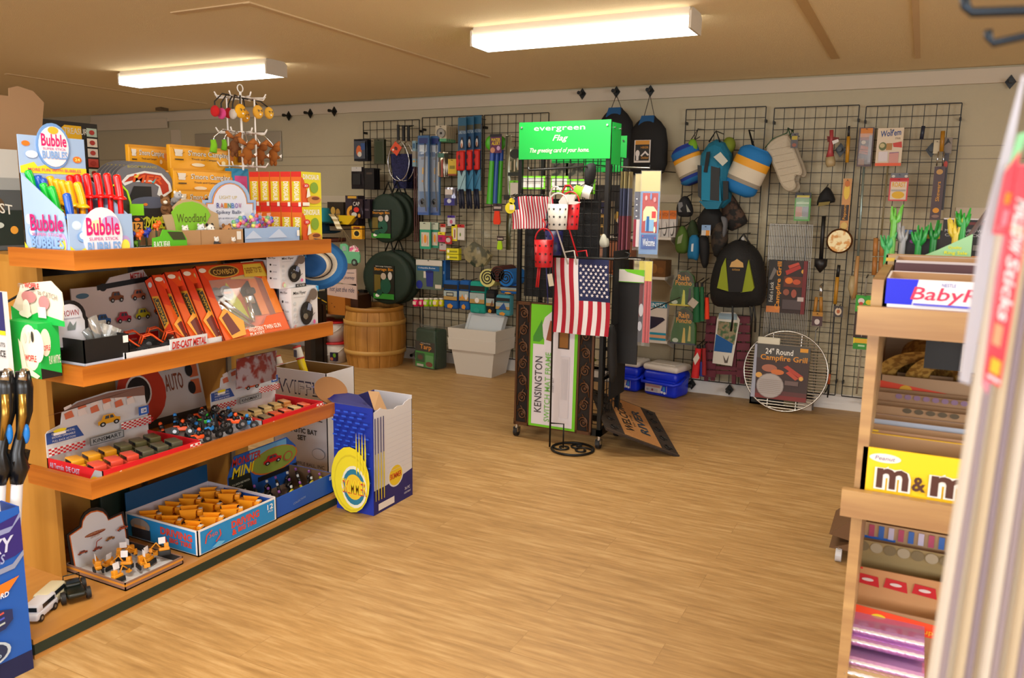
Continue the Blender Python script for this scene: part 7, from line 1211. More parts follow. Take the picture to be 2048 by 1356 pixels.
# compact umbrellas
def umb(px,py0,py1,w,col,label,px2=None):
    Y = 5.98; a,b = ay(px,py0,Y),ay(px2 or px,py1,Y); r = ay(px+w/2,py0,Y).x-a.x; t = thing('folding_umbrella',label,'umbrella',b,'folded umbrellas'); d = b-a
    ob(MB().cyl(a+d*.1,b,r*.85,M(col,.7),r1=r*1.05,n=12),'canopy',t); m = MB(); m.cyl(a,a+d*.14,r*.6,'#101010',n=10); m.cyl((a.x,Y,a.z),(a.x,YG+.002,a.z+.02),.004,STEEL); ob(m,'handle',t); return t
umb(1393,566,644,14,'#0f5a30','dark green folded umbrella, left one'); umb(1404,566,642,9,'#0f5a30','dark green folded umbrella, right one'); umb(1414,590,638,9,'#e0360c','bright orange red folded umbrella beside the green ones')
t = umb(1398,690,755,15,'#c4181c','red folded umbrella low on the grid, with a white tag',1390); flat(t,'white_tag',((1386,718),(1395,705),(1399,716),(1390,730)),5.93,.003,'#c9c0b4'); umb(1408,690,750,9,'#8a1418','dark red folded umbrella right behind the tagged one'); umb(1403,720,752,8,'#1c2c7a','navy folded umbrella between the low red ones')
p = ay(1386,606,5.95); ob(MB(fr(p,0,0,.6)).bx(-.03,0,-.03,.03,.003,.03,'#b8ac9c').bx(-.002,0,.02,.002,YG-5.95,.026,'#555555'),'paper_tag',None,'blank cream tag on the green umbrellas','tag')
# backpack
t = blob(1420,478,1532,615,5.98,.15,M('#0b0a0b',.75,bump=.3,bs=90),'backpack','large black backpack with two olive yellow side panels and a tan emblem','backpack',shape=((1458,486),(1475,478),(1492,482),(1512,496),(1526,520),(1532,560),(1530,600),(1518,614),(1440,616),(1422,606),(1419,570),(1428,530),(1442,500)))
flat(t,'centre_panel',((1453,520),(1496,520),(1484,584),(1457,584)),5.825,.03,'#121012'); flat(t,'yellow_panel',((1451,516),(1457,583),(1434,576),(1443,534)),5.83,.03,'#7f8a12'); flat(t,'yellow_panel',((1497,520),(1508,576),(1504,582),(1481,585)),5.83,.03,'#7f8a12')
flat(t,'emblem',((1459,534),(1463,524),(1468,522),(1474,518),(1480,522),(1486,526),(1487,535)),5.82,.006,'#b8925a'); a = ay(1464,541,5.82); b_ = ay(1480,538,5.82); m = MB(); m.art((a.x,5.82,a.z),(1,0,0),(0,0,1),b_.x-a.x,b_.z-a.z,[('t','OUTDOOR',0,0,1,1,'#b88a3a')]); ob(m,'lettering',t)
m = MB(); h = ay(1487,468,5.95); m.tube([tuple(ay(1474,486,5.95)),tuple(h),tuple(ay(1500,488,5.95))],.008,'#0c0c0c'); m.cyl(h,(h.x,YG,h.z),.005,STEEL); ob(m,'top_handle',t)
for a_,b_ in (((1465,612),(1462,662)),((1500,612),(1502,668)),((1508,612),(1510,664))): ob(MB().tube([tuple(ay(*a_,5.9)),tuple(ay((a_[0]+b_[0])/2+2,(a_[1]+b_[1])/2,5.92)),tuple(ay(*b_,5.95))],.008,'#0c0c0c'),'loose_strap',t)
flat(t,'handle_glimpse',((1482,474),(1488,474),(1489,486),(1484,486)),5.99,.004,'#c4c4c4')
# burgundy folding chair
Y = 6.08; t = thing('folding_chair','folded burgundy slatted chair with a green and blue label card','folding chair',ay(1455,770,Y)); BU = M('#5a1426',.6)
for k in range(7):
    y = 632+18*k; 
    for xa,xb in ((1413-k*1.2,1432),(1474,1500)): flat(t,'slat',((xa,y),(xb,y+1),(xb-1,y+15),(xa-1,y+14)),Y-.02,.02,BU)
for px,dx in ((1416,-4),(1428,-3),(1488,-4),(1470,-3)): flat(t,'leg',((px-3,640),(px+4,640),(px+4+dx,768 if px > 1460 else 762),(px-4+dx,767 if px > 1460 else 761)),Y,.02,BU)
for y in (735,744): flat(t,'rail',((1412,y-4),(1490,y),(1490,y+7),(1411,y+3)),Y-.01,.015,BU)
q = [ay(a,b,Y-.03) for a,b in ((1425,726),(1464,732),(1480,640),(1471,625),(1442,624),(1434,638))]; m = MB(); m.prism([(v.x,v.z) for v in q],Y-.034,Y-.03,M('#c9c4b8')); ob(m,'label_card',t)
flat(t,'picture_print',((1437,642),(1476,646),(1468,690),(1434,668)),Y-.036,.002,two_tone('chair_photo','#3a5a34','#8a7a5a',30)); flat(t,'blue_print',((1432,668),(1466,688),(1463,706),(1428,702)),Y-.037,.002,'#14508c'); flat(t,'chair_drawing',((1446,710),(1452,722),(1458,710),(1455,726),(1449,726)),Y-.036,.002,'#5a5048'); flat(t,'top_print',((1438,626),(1474,628),(1474,640),(1437,638)),Y-.036,.002,'#8aa0ac')
p = ay(1460,630,Y); ob(MB().cyl((p.x,Y,p.z),(p.x,YG,p.z+.01),.004,STEEL),'peg_hook',t)
# oven mitts
def mitt(dx,dy,Y,label):
    pts = [(1530,296),(1545,278),(1574,266),(1584,280),(1590,300),(1604,335),(1606,348),(1600,353),(1592,350),(1590,362),(1594,372),(1588,382),(1574,384),(1562,372),(1552,345),(1540,318)]
    pts = [(a+dx,b+dy) for a,b in pts]; q = [ay(a,b,Y) for a,b in pts]; sm = []
    for i in range(len(q)): a,b = q[i],q[(i+1) % len(q)]; sm += [a*.75+b*.25,a*.25+b*.75]
    t = thing('oven_mitt',label,'oven mitt',sm[0],'quilted oven mitts'); m = MB(); cx,cz = sum(v.x for v in sm)/len(sm),sum(v.z for v in sm)/len(sm); n = len(sm); mm = M('#b3a690',.85,bump=.4,bs=90); vs = []; fs = []
    for j,(f,d) in enumerate(((1,0),(.96,.014),(.85,.022))): vs += [(cx+(v.x-cx)*f,Y-d,cz+(v.z-cz)*f) for v in sm]
    for j in range(2): fs += [(j*n+i,(j+1)*n+i,(j+1)*n+(i+1) % n,j*n+(i+1) % n) for i in range(n)]
    fs += [tuple(2*n+i for i in range(n))]; m.add(vs,fs,mm,False); m.prism([(v.x,v.z) for v in sm],Y,Y+.014,mm)
    ob(m,'quilted_body',t); m = MB()
    for k in range(6): a,b = ay(1540+dx+k*5,300+dy+k*13,Y-.022),ay(1582+dx+k*4,292+dy+k*13,Y-.022); m.tube([tuple(a),tuple(b)],.0015,'#8c8068',4)
    ob(m,'stitching',t); m = MB(); m.tube([tuple(q[0]),tuple(q[1]),tuple(q[2])],.004,'#1c4a28',5); h = ay(1576+dx,256+dy,Y); m.tube([tuple(q[2]),tuple(h),tuple(q[3])],.004,'#1c4a28',5); m.cyl(h,(h.x,YG,h.z),.004,STEEL); ob(m,'green_binding',t)
mitt(8,3,6.13,'cream quilted oven mitt, rear one'); mitt(0,0,6.04,'cream quilted oven mitt, front one')
card('cookware_tag','dark printed tag with yellow lettering on the oven mitts','tag',1582,266,1596,296,[('r',.1,.55,.9,.8,'#a8921c'),('e',.5,.2,.3,.12,'#8a4a34')],'#2a1814',5.98,.004)
card('tent_repair_pack','green blister pack with red and grey blocks above the grills','hanging pack',1589,385,1621,442,[('r',0,.8,1,1,'#22242c'),('r',.1,.82,.9,.9,'#b8a83a'),('r',.1,.6,.9,.66,'#b8d0a8'),('r',.08,.15,.5,.5,'#a8603a'),('r',.52,.15,.9,.5,'#6a6a72')],'#3f8a1f',6.08,.02,film=.015)
# campfire grills
t = thing('campfire_grill','rectangular campfire grill with a vertical printed sleeve on the wire grid','grill',ay(1575,690,6.06)); Y = 6.06; x0,z0,x1,z1 = box4(1537,449,1622,528,Y)
x0b,z0b,x1b,z1b = box4(1527,620,1613,690,Y); m = MB(); WR = M('#8f8b84',.35,.8)
for k in range(26): u = k/25; m.cyl((x0b+(x1b-x0b)*u,Y+.012,z0b),(x0+(x1-x0)*u,Y+.012,z1),.0032,WR,n=5)
for z in (z0b,(z0b+z1)/2,z1,z0+.02): f = (z-z0b)/(z1-z0b); m.cyl((x0b+(x0-x0b)*f,Y+.016,z),(x1b+(x1-x1b)*f,Y+.016,z),.005,WR,n=6)
m.cyl((x0+.04,Y+.02,z1),(x0+.04,YG,z1),.005,STEEL); ob(m,'wire_grate',t)
q = [ay(a,b,Y-.006) for a,b in ((1532,618),(1608,632),(1616,524),(1539,519))]; x0,z0 = q[0].x,q[0].z; W_,H = q[1].x-q[0].x,q[3].z-q[0].z; m = MB(); m.bx(x0,Y-.006,z0-.02,x0+W_,Y+.004,z0+H,'#2c1814')
m.art((x0,Y-.0065,z0-.02),(1,0,0),(0,0,1),W_,H+.02,[('r',0,0,.38,1,'#181410'),('r',0,0,.36,.12,'#c8783a'),('t','Campfire Grill',.22,.06,.37,.97,'#d88a14',{'rot': 90,'b': .05}),('t','Fold n Lock',.06,.2,.16,.58,'#c9c4b8',{'rot': 90,'b': .03}),('p',[(.02,.62),(.1,.62),(.22,.8),(.14,.86)],'#6a6460'),('p',[(.44,.8),(.8,.92),(.84,.86),(.48,.72)],'#a82c20'),('p',[(.5,.9),(.76,.97),(.8,.93),(.54,.84)],'#b8402c'),('e',.9,.8,.05,.04,'#d8a03a'),('r',.42,.5,.9,.7,'#5a2414'),('e',.55,.62,.1,.06,'#d8701c'),('e',.75,.6,.1,.05,'#b84a24'),('e',.5,.4,.08,.06,'#8a4a34'),('e',.7,.38,.07,.08,'#9a4a38'),('r',.42,.08,.9,.26,'#4c3f40'),('r',.9,0,1,1,'#6a1418'),('r',.8,.24,.96,.32,'#b8a8a4')]); ob(m,'printed_sleeve',t)
# round campfire grill leaning on the wall
c = ay(1571,740,6.0); R_ = ay(1655,740,6.0).x-ay(1487,740,6.0).x; R_ /= 2; zc = (ay(1571,658,6.0).z+ay(1571,822,6.03).z)/2; Rz = R_; F = fr((c.x,5.98,zc),0,math.radians(-9)); t = thing('round_grill','round chrome campfire grill leaning on the wall with a picture board','grill',(c.x,5.95,0)); CR = M('#bdb8b0',.25,.9)
m = MB(F); m.tube([(R_*math.cos(a),0,Rz*math.sin(a)) for a in [2*math.pi*i/48 for i in range(48)]],.006,CR,6,True); ob(m,'rim',t); m = MB(F)
for k in range(27): z = Rz*(-.93+1.86*k/26); h = R_*math.sqrt(1-(z/Rz)**2); m.cyl((-h,0,z),(h,0,z),.0045,CR,n=5)
ob(m,'bars',t); m = MB(F)
for x in (-.36,.32): h = Rz*math.sqrt(1-x*x); m.cyl((R_*x,.006,-h),(R_*x,.006,h),.006,CR,n=6)
ob(m,'cross_rods',t)
x0,z0,x1,z1 = -R_*.77,-Rz*.72,R_*.56,Rz*.64; m = MB(F); m.bx(x0,-.014,z0,x1,-.006,z1,'#3a2420'); m.art((x0,-.0145,z0),(1,0,0),(0,0,1),x1-x0,z1-z0,[('r',0,.0,1,.08,'#7a2420'),('r',0,.08,1,.16,'#5a2c28'),('r',0,.74,1,1,'#44403c'),('t','24" Round',.2,.82,.7,.93,'#e0dcd4',{'b': .04}),('t','Campfire Grill',.12,.68,.96,.81,'#d88c1c',{'b': .04}),('r',.82,.9,.96,.97,'#d8921c'),('p',[(0,0),(.08,0),(.04,.98),(0,.98)],'#9a9cac'),('e',.3,.56,.14,.07,'#a8644a'),('e',.45,.5,.12,.05,'#c86a2c'),('p',[(.55,.6),(.62,.64),(.92,.46),(.86,.42)],'#b03a24'),('p',[(.6,.5),(.66,.54),(.84,.42),(.78,.38)],'#b8462c'),('e',.12,.42,.06,.05,'#d8a04a'),('e',.88,.42,.04,.04,'#d8a04a'),('e',.34,.24,.25,.23,'#8c807c'),('e',.34,.24,.235,.215,'#aaa09c'),('r',.6,.28,.84,.36,'#6a5450')]+[('l',(.14,.1+.035*k),(.54,.1+.035*k),.002,'#86796f') for k in range(8)]); ob(m,'picture_board',t)
ob(MB(F).rb((-R_*.45,-.008,Rz*.72),(.16,.02,.055),.01,'#cfc8b4'),'paper_wrap',t)
a = az(1497,808,0); b_ = az(1622,824,0); m = MB(); m.bx(a.x,6.1,0,b_.x,6.2,.1,'#141210').bx(a.x,6.1,0,b_.x,6.11,.015,'#b8a074').bx(a.x,6.1,0,a.x+.012,6.11,.1,'#b8a074').bx(b_.x-.1,6.095,0,b_.x,6.1,.08,'#c9b8a8').bx(b_.x-.2,6.096,.02,b_.x-.12,6.1,.09,'#8a7c54'); ob(m,'low_crate',None,'low dark crate with a pale frame on the floor behind the round grill','crate')
# tools on the third and fourth grids
def tool(label,name,pts_r,Y=6.08,group=None,cat=None,parts=('handle','shaft','head')):
    """pts_r: list of (part name, [(px,py)...], radius, material)"""
    t = None
    for nm,pts,r,mt in pts_r:
        P = [ay(a,b,Y) for a,b in pts]
        if t is None: t = thing(name,label,cat or name.replace('_',' '),P[0],group); h = P[0]; ob(MB().cyl((h.x,Y,h.z-.004),(h.x,YG+.002,h.z),.0035,STEEL,n=6),'peg_hook',t)
        ob(MB().tube([tuple(p) for p in P],r,mt if not isinstance(mt,str) else M(mt,.45),8),nm,t)
    return t
RW = '#a03a3c'
t = tool('red handled basting brush with cream bristles','basting_brush',[('handle',[(1663,260),(1663,280),(1661,300),(1660,314)],[.013,.014,.017,.028],RW),('bristles',[(1660,314),(1661,326),(1662,333)],[.03,.034,.026],'#a8926a')]); flat(t,'white_tag',((1664,282),(1676,278),(1678,283),(1666,289)),6.04,.003,'#cfcac4'); flat(t,'red_bow',((1654,272),(1678,275),(1676,282),(1655,284)),6.07,.01,'#6a2420')
tool('roasting fork with a yellow wooden handle hanging right of the brush','roasting_fork',[('handle',[(1697,273),(1694,325)],.012,'#b8821c'),('cap',[(1698,252),(1697,273)],.008,'#17181c'),('shaft',[(1692,325),(1688,360)],.003,'#17171a')])
tool('slim roasting fork just left of the yellow handled one','roasting_fork',[('cap',[(1655,270),(1652,290)],.008,'#3a2420')]) if False else None
card('popcorn_pan_sleeve','long printed popcorn sleeve above the round foil popcorn pan','popcorn pan',1683,357,1700,462,[('r',0,.2,.9,.5,'#2c1c10'),('t','Popcorn',.25,.22,.7,.5,'#d8921c',{'rot': 90}),('e',.5,.75,.35,.15,'#d8b43a'),('e',.5,.9,.3,.06,'#b8641c'),('e',.5,.1,.4,.07,'#c9a85a')],'#b87a24',6.06,.012)
p = ay(1679,482,6.04); rr = ay(1706,482,6.04).x-p.x; t = thing('popcorn_pan','round foil popcorn pan with a popcorn picture','popcorn pan',(p.x,6.04,p.z-rr)); m = MB(); m.lathe([(0,-.012),(rr*.88,-.01),(rr,0),(rr*.9,.03),(0,.03)],M('#5a3414',.3,.4),p,28,1,1,'y',None); ob(m,'pan',t); m = MB(); m.cyl((p.x,6.03,p.z),(p.x,6.026,p.z),rr*.86,two_tone('popcorn_print','#c98a2c','#ead9a4',26,.4,2,.42,.52),n=28); ob(m,'popcorn_print',t); ob(MB().cyl((p.x,6.06,p.z+rr),(p.x+.01,YG,p.z+rr+.01),.004,STEEL),'peg_hook',t)
t = blob(1632,372,1672,412,6.08,.05,'#0c0b0b','winter_glove','black bunched glove with a gold ruffled hem','glove',shape=((1646,380),(1654,372),(1664,382),(1672,404),(1660,406),(1640,412),(1632,410),(1638,390)),extra=[('gold_hem',((1638,405),(1660,403),(1658,409),(1636,413)),'#7a6a34')])
tool('black folding shovel hanging under the glove','folding_shovel',[('handle',[(1648,432),(1645,470),(1642,518)],.014,'#121112'),('blade',[(1642,518),(1641,532),(1640,545)],[.045,.042,.006],'#141214')])
tool('pair of short tongs with yellow grips, left one','tongs',[('loop',[(1641,570),(1640,592)],.006,CHROME),('grip',[(1633,594),(1629,628)],.012,'#a8742c')],group='yellow gripped tongs',cat='tongs'); tool('pair of short tongs with yellow grips, right one','tongs',[('loop',[(1643,572),(1643,592)],.006,CHROME),('grip',[(1642,594),(1642,626)],.012,'#a8742c')],group='yellow gripped tongs',cat='tongs'); card('fork_label','small dark red label with a white spot under the yellow tongs','label',1624,624,1645,652,[('e',.5,.3,.25,.2,'#c4b8b4'),('r',0,.7,1,1,'#a8741c')],'#3a1214',6.06,.006)
tool('long campfire fork with a yellow grip reaching nearly to the floor','campfire_fork',[('grip',[(1675,554),(1670,608)],.013,'#b07c20'),('cap',[(1678,530),(1675,554)],.011,'#101012'),('shaft',[(1670,608),(1664,690),(1659,765)],.005,'#1a1a1e'),('prong',[(1659,765),(1657,790)],.004,'#141416'),('prong',[(1659,765),(1651,785)],.004,'#141416')],cat='campfire fork'); card('fork_price_card','small card with a round picture on the long campfire fork','label',1667,612,1686,634,[('e',.5,.5,.35,.35,'#c9b49a'),('e',.5,.5,.18,.18,'#a85a2c')],'#241810',6.05,.004)
tool('small orange handled fork low beside the round grill','orange_fork',[('handle',[(1659,748),(1657,768)],.01,'#b8562c'),('prong',[(1657,768),(1655,795)],.005,'#121214')],cat='fork')
tool('whisk-like silver skewers low on the grid behind the round grill','silver_skewer',[('shaft',[(1632,660),(1628,700),(1626,820)],.004,'#7a7876')],cat='skewer')
card('hot_dog_roaster_pack','dark red and orange pack picturing grilled sausages','hanging pack',1716,255,1746,333,[('r',.1,.75,.9,.98,'#c9761c'),('r',.15,.68,.8,.74,'#8a3a1c'),('p',[(.1,.35),(.7,.3),(.72,.5),(.2,.55)],'#a8543a'),('l',(.15,.45),(.7,.42),.004,'#3a1410'),('l',(.15,.38),(.7,.35),.004,'#3a1410'),('r',.7,.1,.9,.8,'#8a8890'),('e',.35,.62,.15,.05,'#c4b8a8'),('r',.1,.03,.5,.2,'#8a6a5a')],'#3a1618',6.07,.014,film=.01)
t = tool('long steel roasting stick with a pale wooden grip','roasting_stick',[('shaft',[(1728,334),(1722,420),(1716,512)],.008,M('#8fa09c',.3,.6)),('grip',[(1716,512),(1711,560),(1708,596)],[.013,.015,.02],'#b08452')],cat='roasting stick'); tool('brass roasting rod running down behind the white baby-blue pack','roasting_rod',[('shaft',[(1776,332),(1768,410),(1762,476)],.006,'#7c7050')],cat='roasting stick')
card('biscuit_roaster_pack','white arched pack with blue hand lettering and food pictures','hanging pack',1753,256,1805,332,[('t',"Wolf'em",.12,.76,.9,.93,'#1c3a78',{'b': .05,'sl': .05}),('t','STICK',.7,.7,.9,.75,'#6a5a4a'),('e',.24,.52,.15,.11,'#5a6234'),('e',.22,.54,.1,.06,'#b8a878'),('r',.38,.42,.6,.6,'#a8783a'),('p',[(.62,.6),(.95,.64),(.98,.48),(.66,.5)],'#c03a2c'),('r',.1,.12,.46,.38,'#cfc4c4'),('r',.52,.06,.88,.36,'#c48a80'),('l',(.52,.34),(.88,.36),.004,'#5a3a7a'),('r',0,0,1,.08,'#d8562c')],'#cdb89a',6.07,.012)
card('sausage_fork_card','red bordered card with yellow lettering under the white arched pack','hanging pack',1778,356,1816,402,[('r',.08,.06,.92,.84,'#d8c4ac'),('t','ROAST',.15,.6,.85,.82,'#d8a01c',{'b': .06}),('r',.12,.42,.88,.5,'#a8a098'),('e',.5,.26,.33,.16,'#d8a81c'),('r',0,.9,1,1,'#b8161c')],'#c01c1c',6.07,.01)
card('roaster_top_card','grey clear top card with a black knob above the red bordered card','hanging pack',1782,346,1816,357,[('e',.15,.4,.1,.25,'#c4bcb0'),('e',.9,.4,.1,.25,'#c4b8ac')],'#5a5a60',6.08,.008)
tool('small navy handled tool on the rightmost grid','navy_tool',[('handle',[(1847,252),(1843,278)],.012,'#1c2438')],cat='tool')
t = card('skewer_pack','long narrow dark pack of skewers with yellow upright lettering','hanging pack',1864,333,1886,440,[('t','Skewers',.35,.35,.7,.72,'#c98a1c',{'rot': 90,'b': .03}),('e',.5,.9,.3,.05,'#b88a4a'),('e',.5,.18,.3,.05,'#d8901c'),('e',.5,.07,.35,.03,'#8a6a5c')],'#3a1410',6.06,.012)[0]
tool('gold handled spatula above the long dark skewer pack','spatula',[('handle',[(1886,262),(1883,303)],.013,'#a8741c'),('rod',[(1877,303),(1873,332)],.004,CHROME),('rod',[(1888,303),(1886,332)],.004,CHROME)]); card('cream_sleeve','cream cardboard sleeve left of the gold spatula handle','hanging pack',1867,280,1880,307,[],'#b8a884',6.09,.006); card('clear_top_pack','dark clear pack behind the gold spatula','hanging pack',1886,275,1904,308,[('p',[(.1,.5),(.5,.95),(.9,.6),(.6,.7)],'#2a2420')],'#7a6a58',6.12,.005); card('dark_skewer_pack','dark reddish pack behind the long skewer pack','hanging pack',1880,306,1893,420,[('e',.6,.8,.3,.06,'#b83a2c')],'#241210',6.1,.008)
for k,(px,lab) in enumerate(((1752,'left'),(1765,'right'))): tool('pair of orange wooden grips just left of the candy shelves, %s one' % lab,'wooden_grip',[('grip',[(px,476),(px-2,512)],.016,'#b0763c'),('grip',[(px-2,514),(px-4,550)],.016,'#a86e34')],group='orange wooden grips',cat='roasting stick')
t = thing('marshmallow_kit','green, brown and yellow marshmallow roasting kit low on the rightmost grid','hanging pack',ay(1728,700,6.05)); 
for nm,bx_,c,els in (('top_card',(1711,591,1748,624),'#2f9a2c',[('e',.3,.65,.18,.18,'#d8cfc8'),('e',.3,.5,.12,.1,'#c03a2c'),('e',.72,.6,.18,.15,'#d8c41c'),('t','Marsh Mellow',.1,.15,.9,.35,'#d8e03a')]),('picture_panel',(1708,624,1742,676),'#2c160c',[('e',.6,.8,.35,.14,'#8a4a1c'),('e',.5,.5,.3,.12,'#a8541c'),('e',.6,.25,.3,.1,'#6a3a1c'),('l',(.5,.05),(.5,.95),.004,'#8a8480')]),('bottom_card',(1706,676,1740,699),'#2f8a2c',[('r',.05,.55,1,.95,'#d8a81c'),('r',0,.5,.08,1,'#d8c81c'),('r',.3,.25,.7,.4,'#a8d0a0')])):
    a = box4(*bx_,6.05); m = MB(); m.bx(a[0],6.05,a[1],a[2],6.06,a[3],c); m.art((a[0],6.0497,a[1]),(1,0,0),(0,0,1),a[2]-a[0],a[3]-a[1],els); ob(m,nm,t)
P = [ay(*q,6.04) for q in ((1733,556),(1730,592))]; m = MB(); m.tube([tuple(p) for p in P],.006,'#8a8478'); m.cyl(P[0],(P[0].x,YG,P[0].z+.01),.005,STEEL); P = [ay(*q,6.07) for q in ((1722,700),(1713,788))]; m.tube([tuple(p) for p in P],.006,'#8a7c6a'); ob(m,'stick',t)
tool('hanging clear bags of tackle on a curled wire left of the marshmallow kit','twine_bundle',[('bundle',[(1706,552),(1703,575),(1706,600)],[.02,.025,.01],'#a8946c')],cat='twine')
# coolers
def cooler(xa,ya,xb,yb,depth,pyt,label,z0=0):
    A,B = ay(xa,780,ya),ay(xb,790,yb); A.z = B.z = 0; ang = math.atan2(B.y-A.y,B.x-A.x); W_ = (B-A).length; H = zat(A.x,A.y,pyt); F = fr(A,ang); t = thing('ice_cooler',label,'cooler',F @ Vector((W_/2,depth/2,0)),'blue picnic coolers'); BC = M('#0a2ed0',.35)
    m = MB(F); hb = H*.78; vs = []; n = 0; sh = lambda s: [(W_/2-W_/2*s,depth/2-depth/2*s),(W_/2+W_/2*s,depth/2-depth/2*s),(W_/2+W_/2*s,depth/2+depth/2*s),(W_/2-W_/2*s,depth/2+depth/2*s)]
    m.rb((W_/2,depth/2,hb*.5),(W_*.94,depth*.94,hb),.035,BC); m.rb((W_/2,depth/2,hb*.8),(W_*.99,depth*.99,hb*.42),.035,BC); ob(m,'tub',t)
    m = MB(F); m.rb((W_/2,depth/2,H*.88),(W_*1.02,depth*1.02,H*.2),.04,M('#d6cfc8',.45)); m.rb((W_/2,depth/2,H*.985),(W_*.7,depth*.6,H*.03),.01,M('#cbc4bc',.45)); ob(m,'lid',t)
    m = MB(F); m.tube([(-.012,depth*.5,hb*.8),(-.015,depth*.1,hb*.62),(W_*.04,-.02,hb*.56),(W_*.96,-.02,hb*.56),(W_+.015,depth*.1,hb*.62),(W_+.012,depth*.5,hb*.8)],.013,BC,8); ob(m,'carry_handle',t)
    m = MB(F); m.bx(W_*.1,depth*.03-.006,hb*.16,W_*.72,depth*.03,hb*.48,'#c4bcc0'); m.art((W_*.1,depth*.03-.0065,hb*.16),(1,0,0),(0,0,1),W_*.62,hb*.32,[('r',.02,.6,.7,.9,'#b88a8a'),('r',.05,.1,.6,.5,'#a8a4b0'),('e',.35,.3,.05,.15,'#7a3a4a'),('e',.12,.3,.06,.12,'#8a8a98'),('p',[(.72,0),(1,0),(1,1),(.82,1)],'#0a2ed0'),('r',.84,.3,.94,.9,'#3a8ac8'),('e',.8,.18,.06,.15,'#d0d4e0'),('e',.93,.12,.06,.15,'#d0d4e0')]); ob(m,'label_sticker',t)
cooler(1283,5.97,1352,5.9,.24,724,'blue cooler with a white lid, front one by the grid'); cooler(1222,6.0,1274,5.97,.24,716,'blue cooler with a white lid, rear one half behind the flag rack')
# ================================================================ flag rack tower
RX0,RX1,RY0,RY1 = -2.2,-1.64,4.44,4.76; K = M('#111110',.45,.3); ztop = 1.95
t = thing('flag_rack','black wire tower rack on casters in the middle of the floor carrying flags and mats','display rack',((RX0+RX1)/2,(RY0+RY1)/2,0))
for x in (RX0,RX1):
    for y in (RY0,RY1): ob(MB().bx(x-.012,y-.012,.1,x+.012,y+.012,ztop-(.0 if (x,y) == (RX1,RY0) else .2),K),'post',t)
def gridp(a,b,z0,z1,nx,nz,r=.0022):
    m = MB(); 
    for i in range(nx+1): p = a.lerp(b,i/nx); m.bx(p.x-r,p.y-r,z0,p.x+r,p.y+r,z1,K)
    for j in range(nz+1): z = z0+(z1-z0)*j/nz; m.tube([(a.x,a.y,z),(b.x,b.y,z)],r,K,4)
    return m
V3 = Vector
ob(gridp(V3((RX0,RY0,0)),V3((RX1,RY0,0)),.15,1.75,12,24),'wire_panel',t); ob(gridp(V3((RX1,RY0,0)),V3((RX1,RY1,0)),.15,1.75,6,16),'wire_panel',t); ob(gridp(V3((RX0,RY1,0)),V3((RX1,RY1,0)),.15,1.75,6,16),'wire_panel',t)
m = MB()
for a,b in (((RX0,RY0),(RX1,RY0)),((RX1,RY0),(RX1,RY1)),((RX1,RY1),(RX0,RY1)),((RX0,RY1),(RX0,RY0))):
    m.bx(min(a[0],b[0])-.015,min(a[1],b[1])-.015,.08,max(a[0],b[0])+.015,max(a[1],b[1])+.015,.12,K)
ob(m,'base_frame',t); m = MB()
for a,b in (((RX0,RY0),(RX1,RY0)),((RX1,RY0),(RX1,RY1)),((RX1,RY1),(RX0,RY1)),((RX0,RY1),(RX0,RY0))): m.bx(min(a[0],b[0])-.008,min(a[1],b[1])-.008,.42,max(a[0],b[0])+.008,max(a[1],b[1])+.008,.44,K)
ob(m,'middle_rail',t)
for x in (RX0,RX1):
    for y in (RY0,RY1):
        c = ob(MB().cyl((x,y,.08),(x,y,.055),.014,CHROME).bx(x-.018,y-.02,.03,x-.014,y+.02,.06,CHROME).bx(x+.014,y-.02,.03,x+.018,y+.02,.06,CHROME),'caster',t); ob(MB().cyl((x-.012,y,.029),(x+.012,y,.029),.028,'#17171a',n=16),'caster_wheel',c)
# green header boards
GR = M('#089c3a',.45)
def header(F,W_,H,label,txt):
    t = thing('header_sign',label,'sign',F @ Vector((W_/2,0,0)),'green header boards'); m = MB(F); m.bx(0,0,0,W_,.006,H,GR)
    if txt: m.art((0,-.0005,0),(1,0,0),(0,0,1),W_,H,[('t','evergreen',.17,.72,.73,.86,'#e8f0e0',{'b': 0}),('t','Flag',.38,.44,.55,.64,'#d8f0c8',{'s': .35,'b': .02}),('t','The greeting card of your home.',.13,.14,.78,.3,'#d8f0c8',{'s': .35})])
    ob(m,'board',t); m = MB(F)
    for x in (.02,W_-.02): m.cyl((x,.0,H-.03),(x,-.008,H-.03),.006,CHROME,n=10)
    ob(m,'screw',t)
x0,z0,x1,z1 = box4(1038,242,1221,318,4.42); header(fr((x0,4.42,z0)),x1-x0,z1-z0,'bright green header board with white lettering on top of the flag rack',True)
header(fr((RX1+.014,4.46,z0-.03),math.radians(86)),.12,z1-z0+.02,'plain green header board on the right side of the flag rack',False); header(fr((RX0+.05,4.78,z0-.06)),.5,z1-z0,'plain green header board at the back of the flag rack, lower edge showing',False)
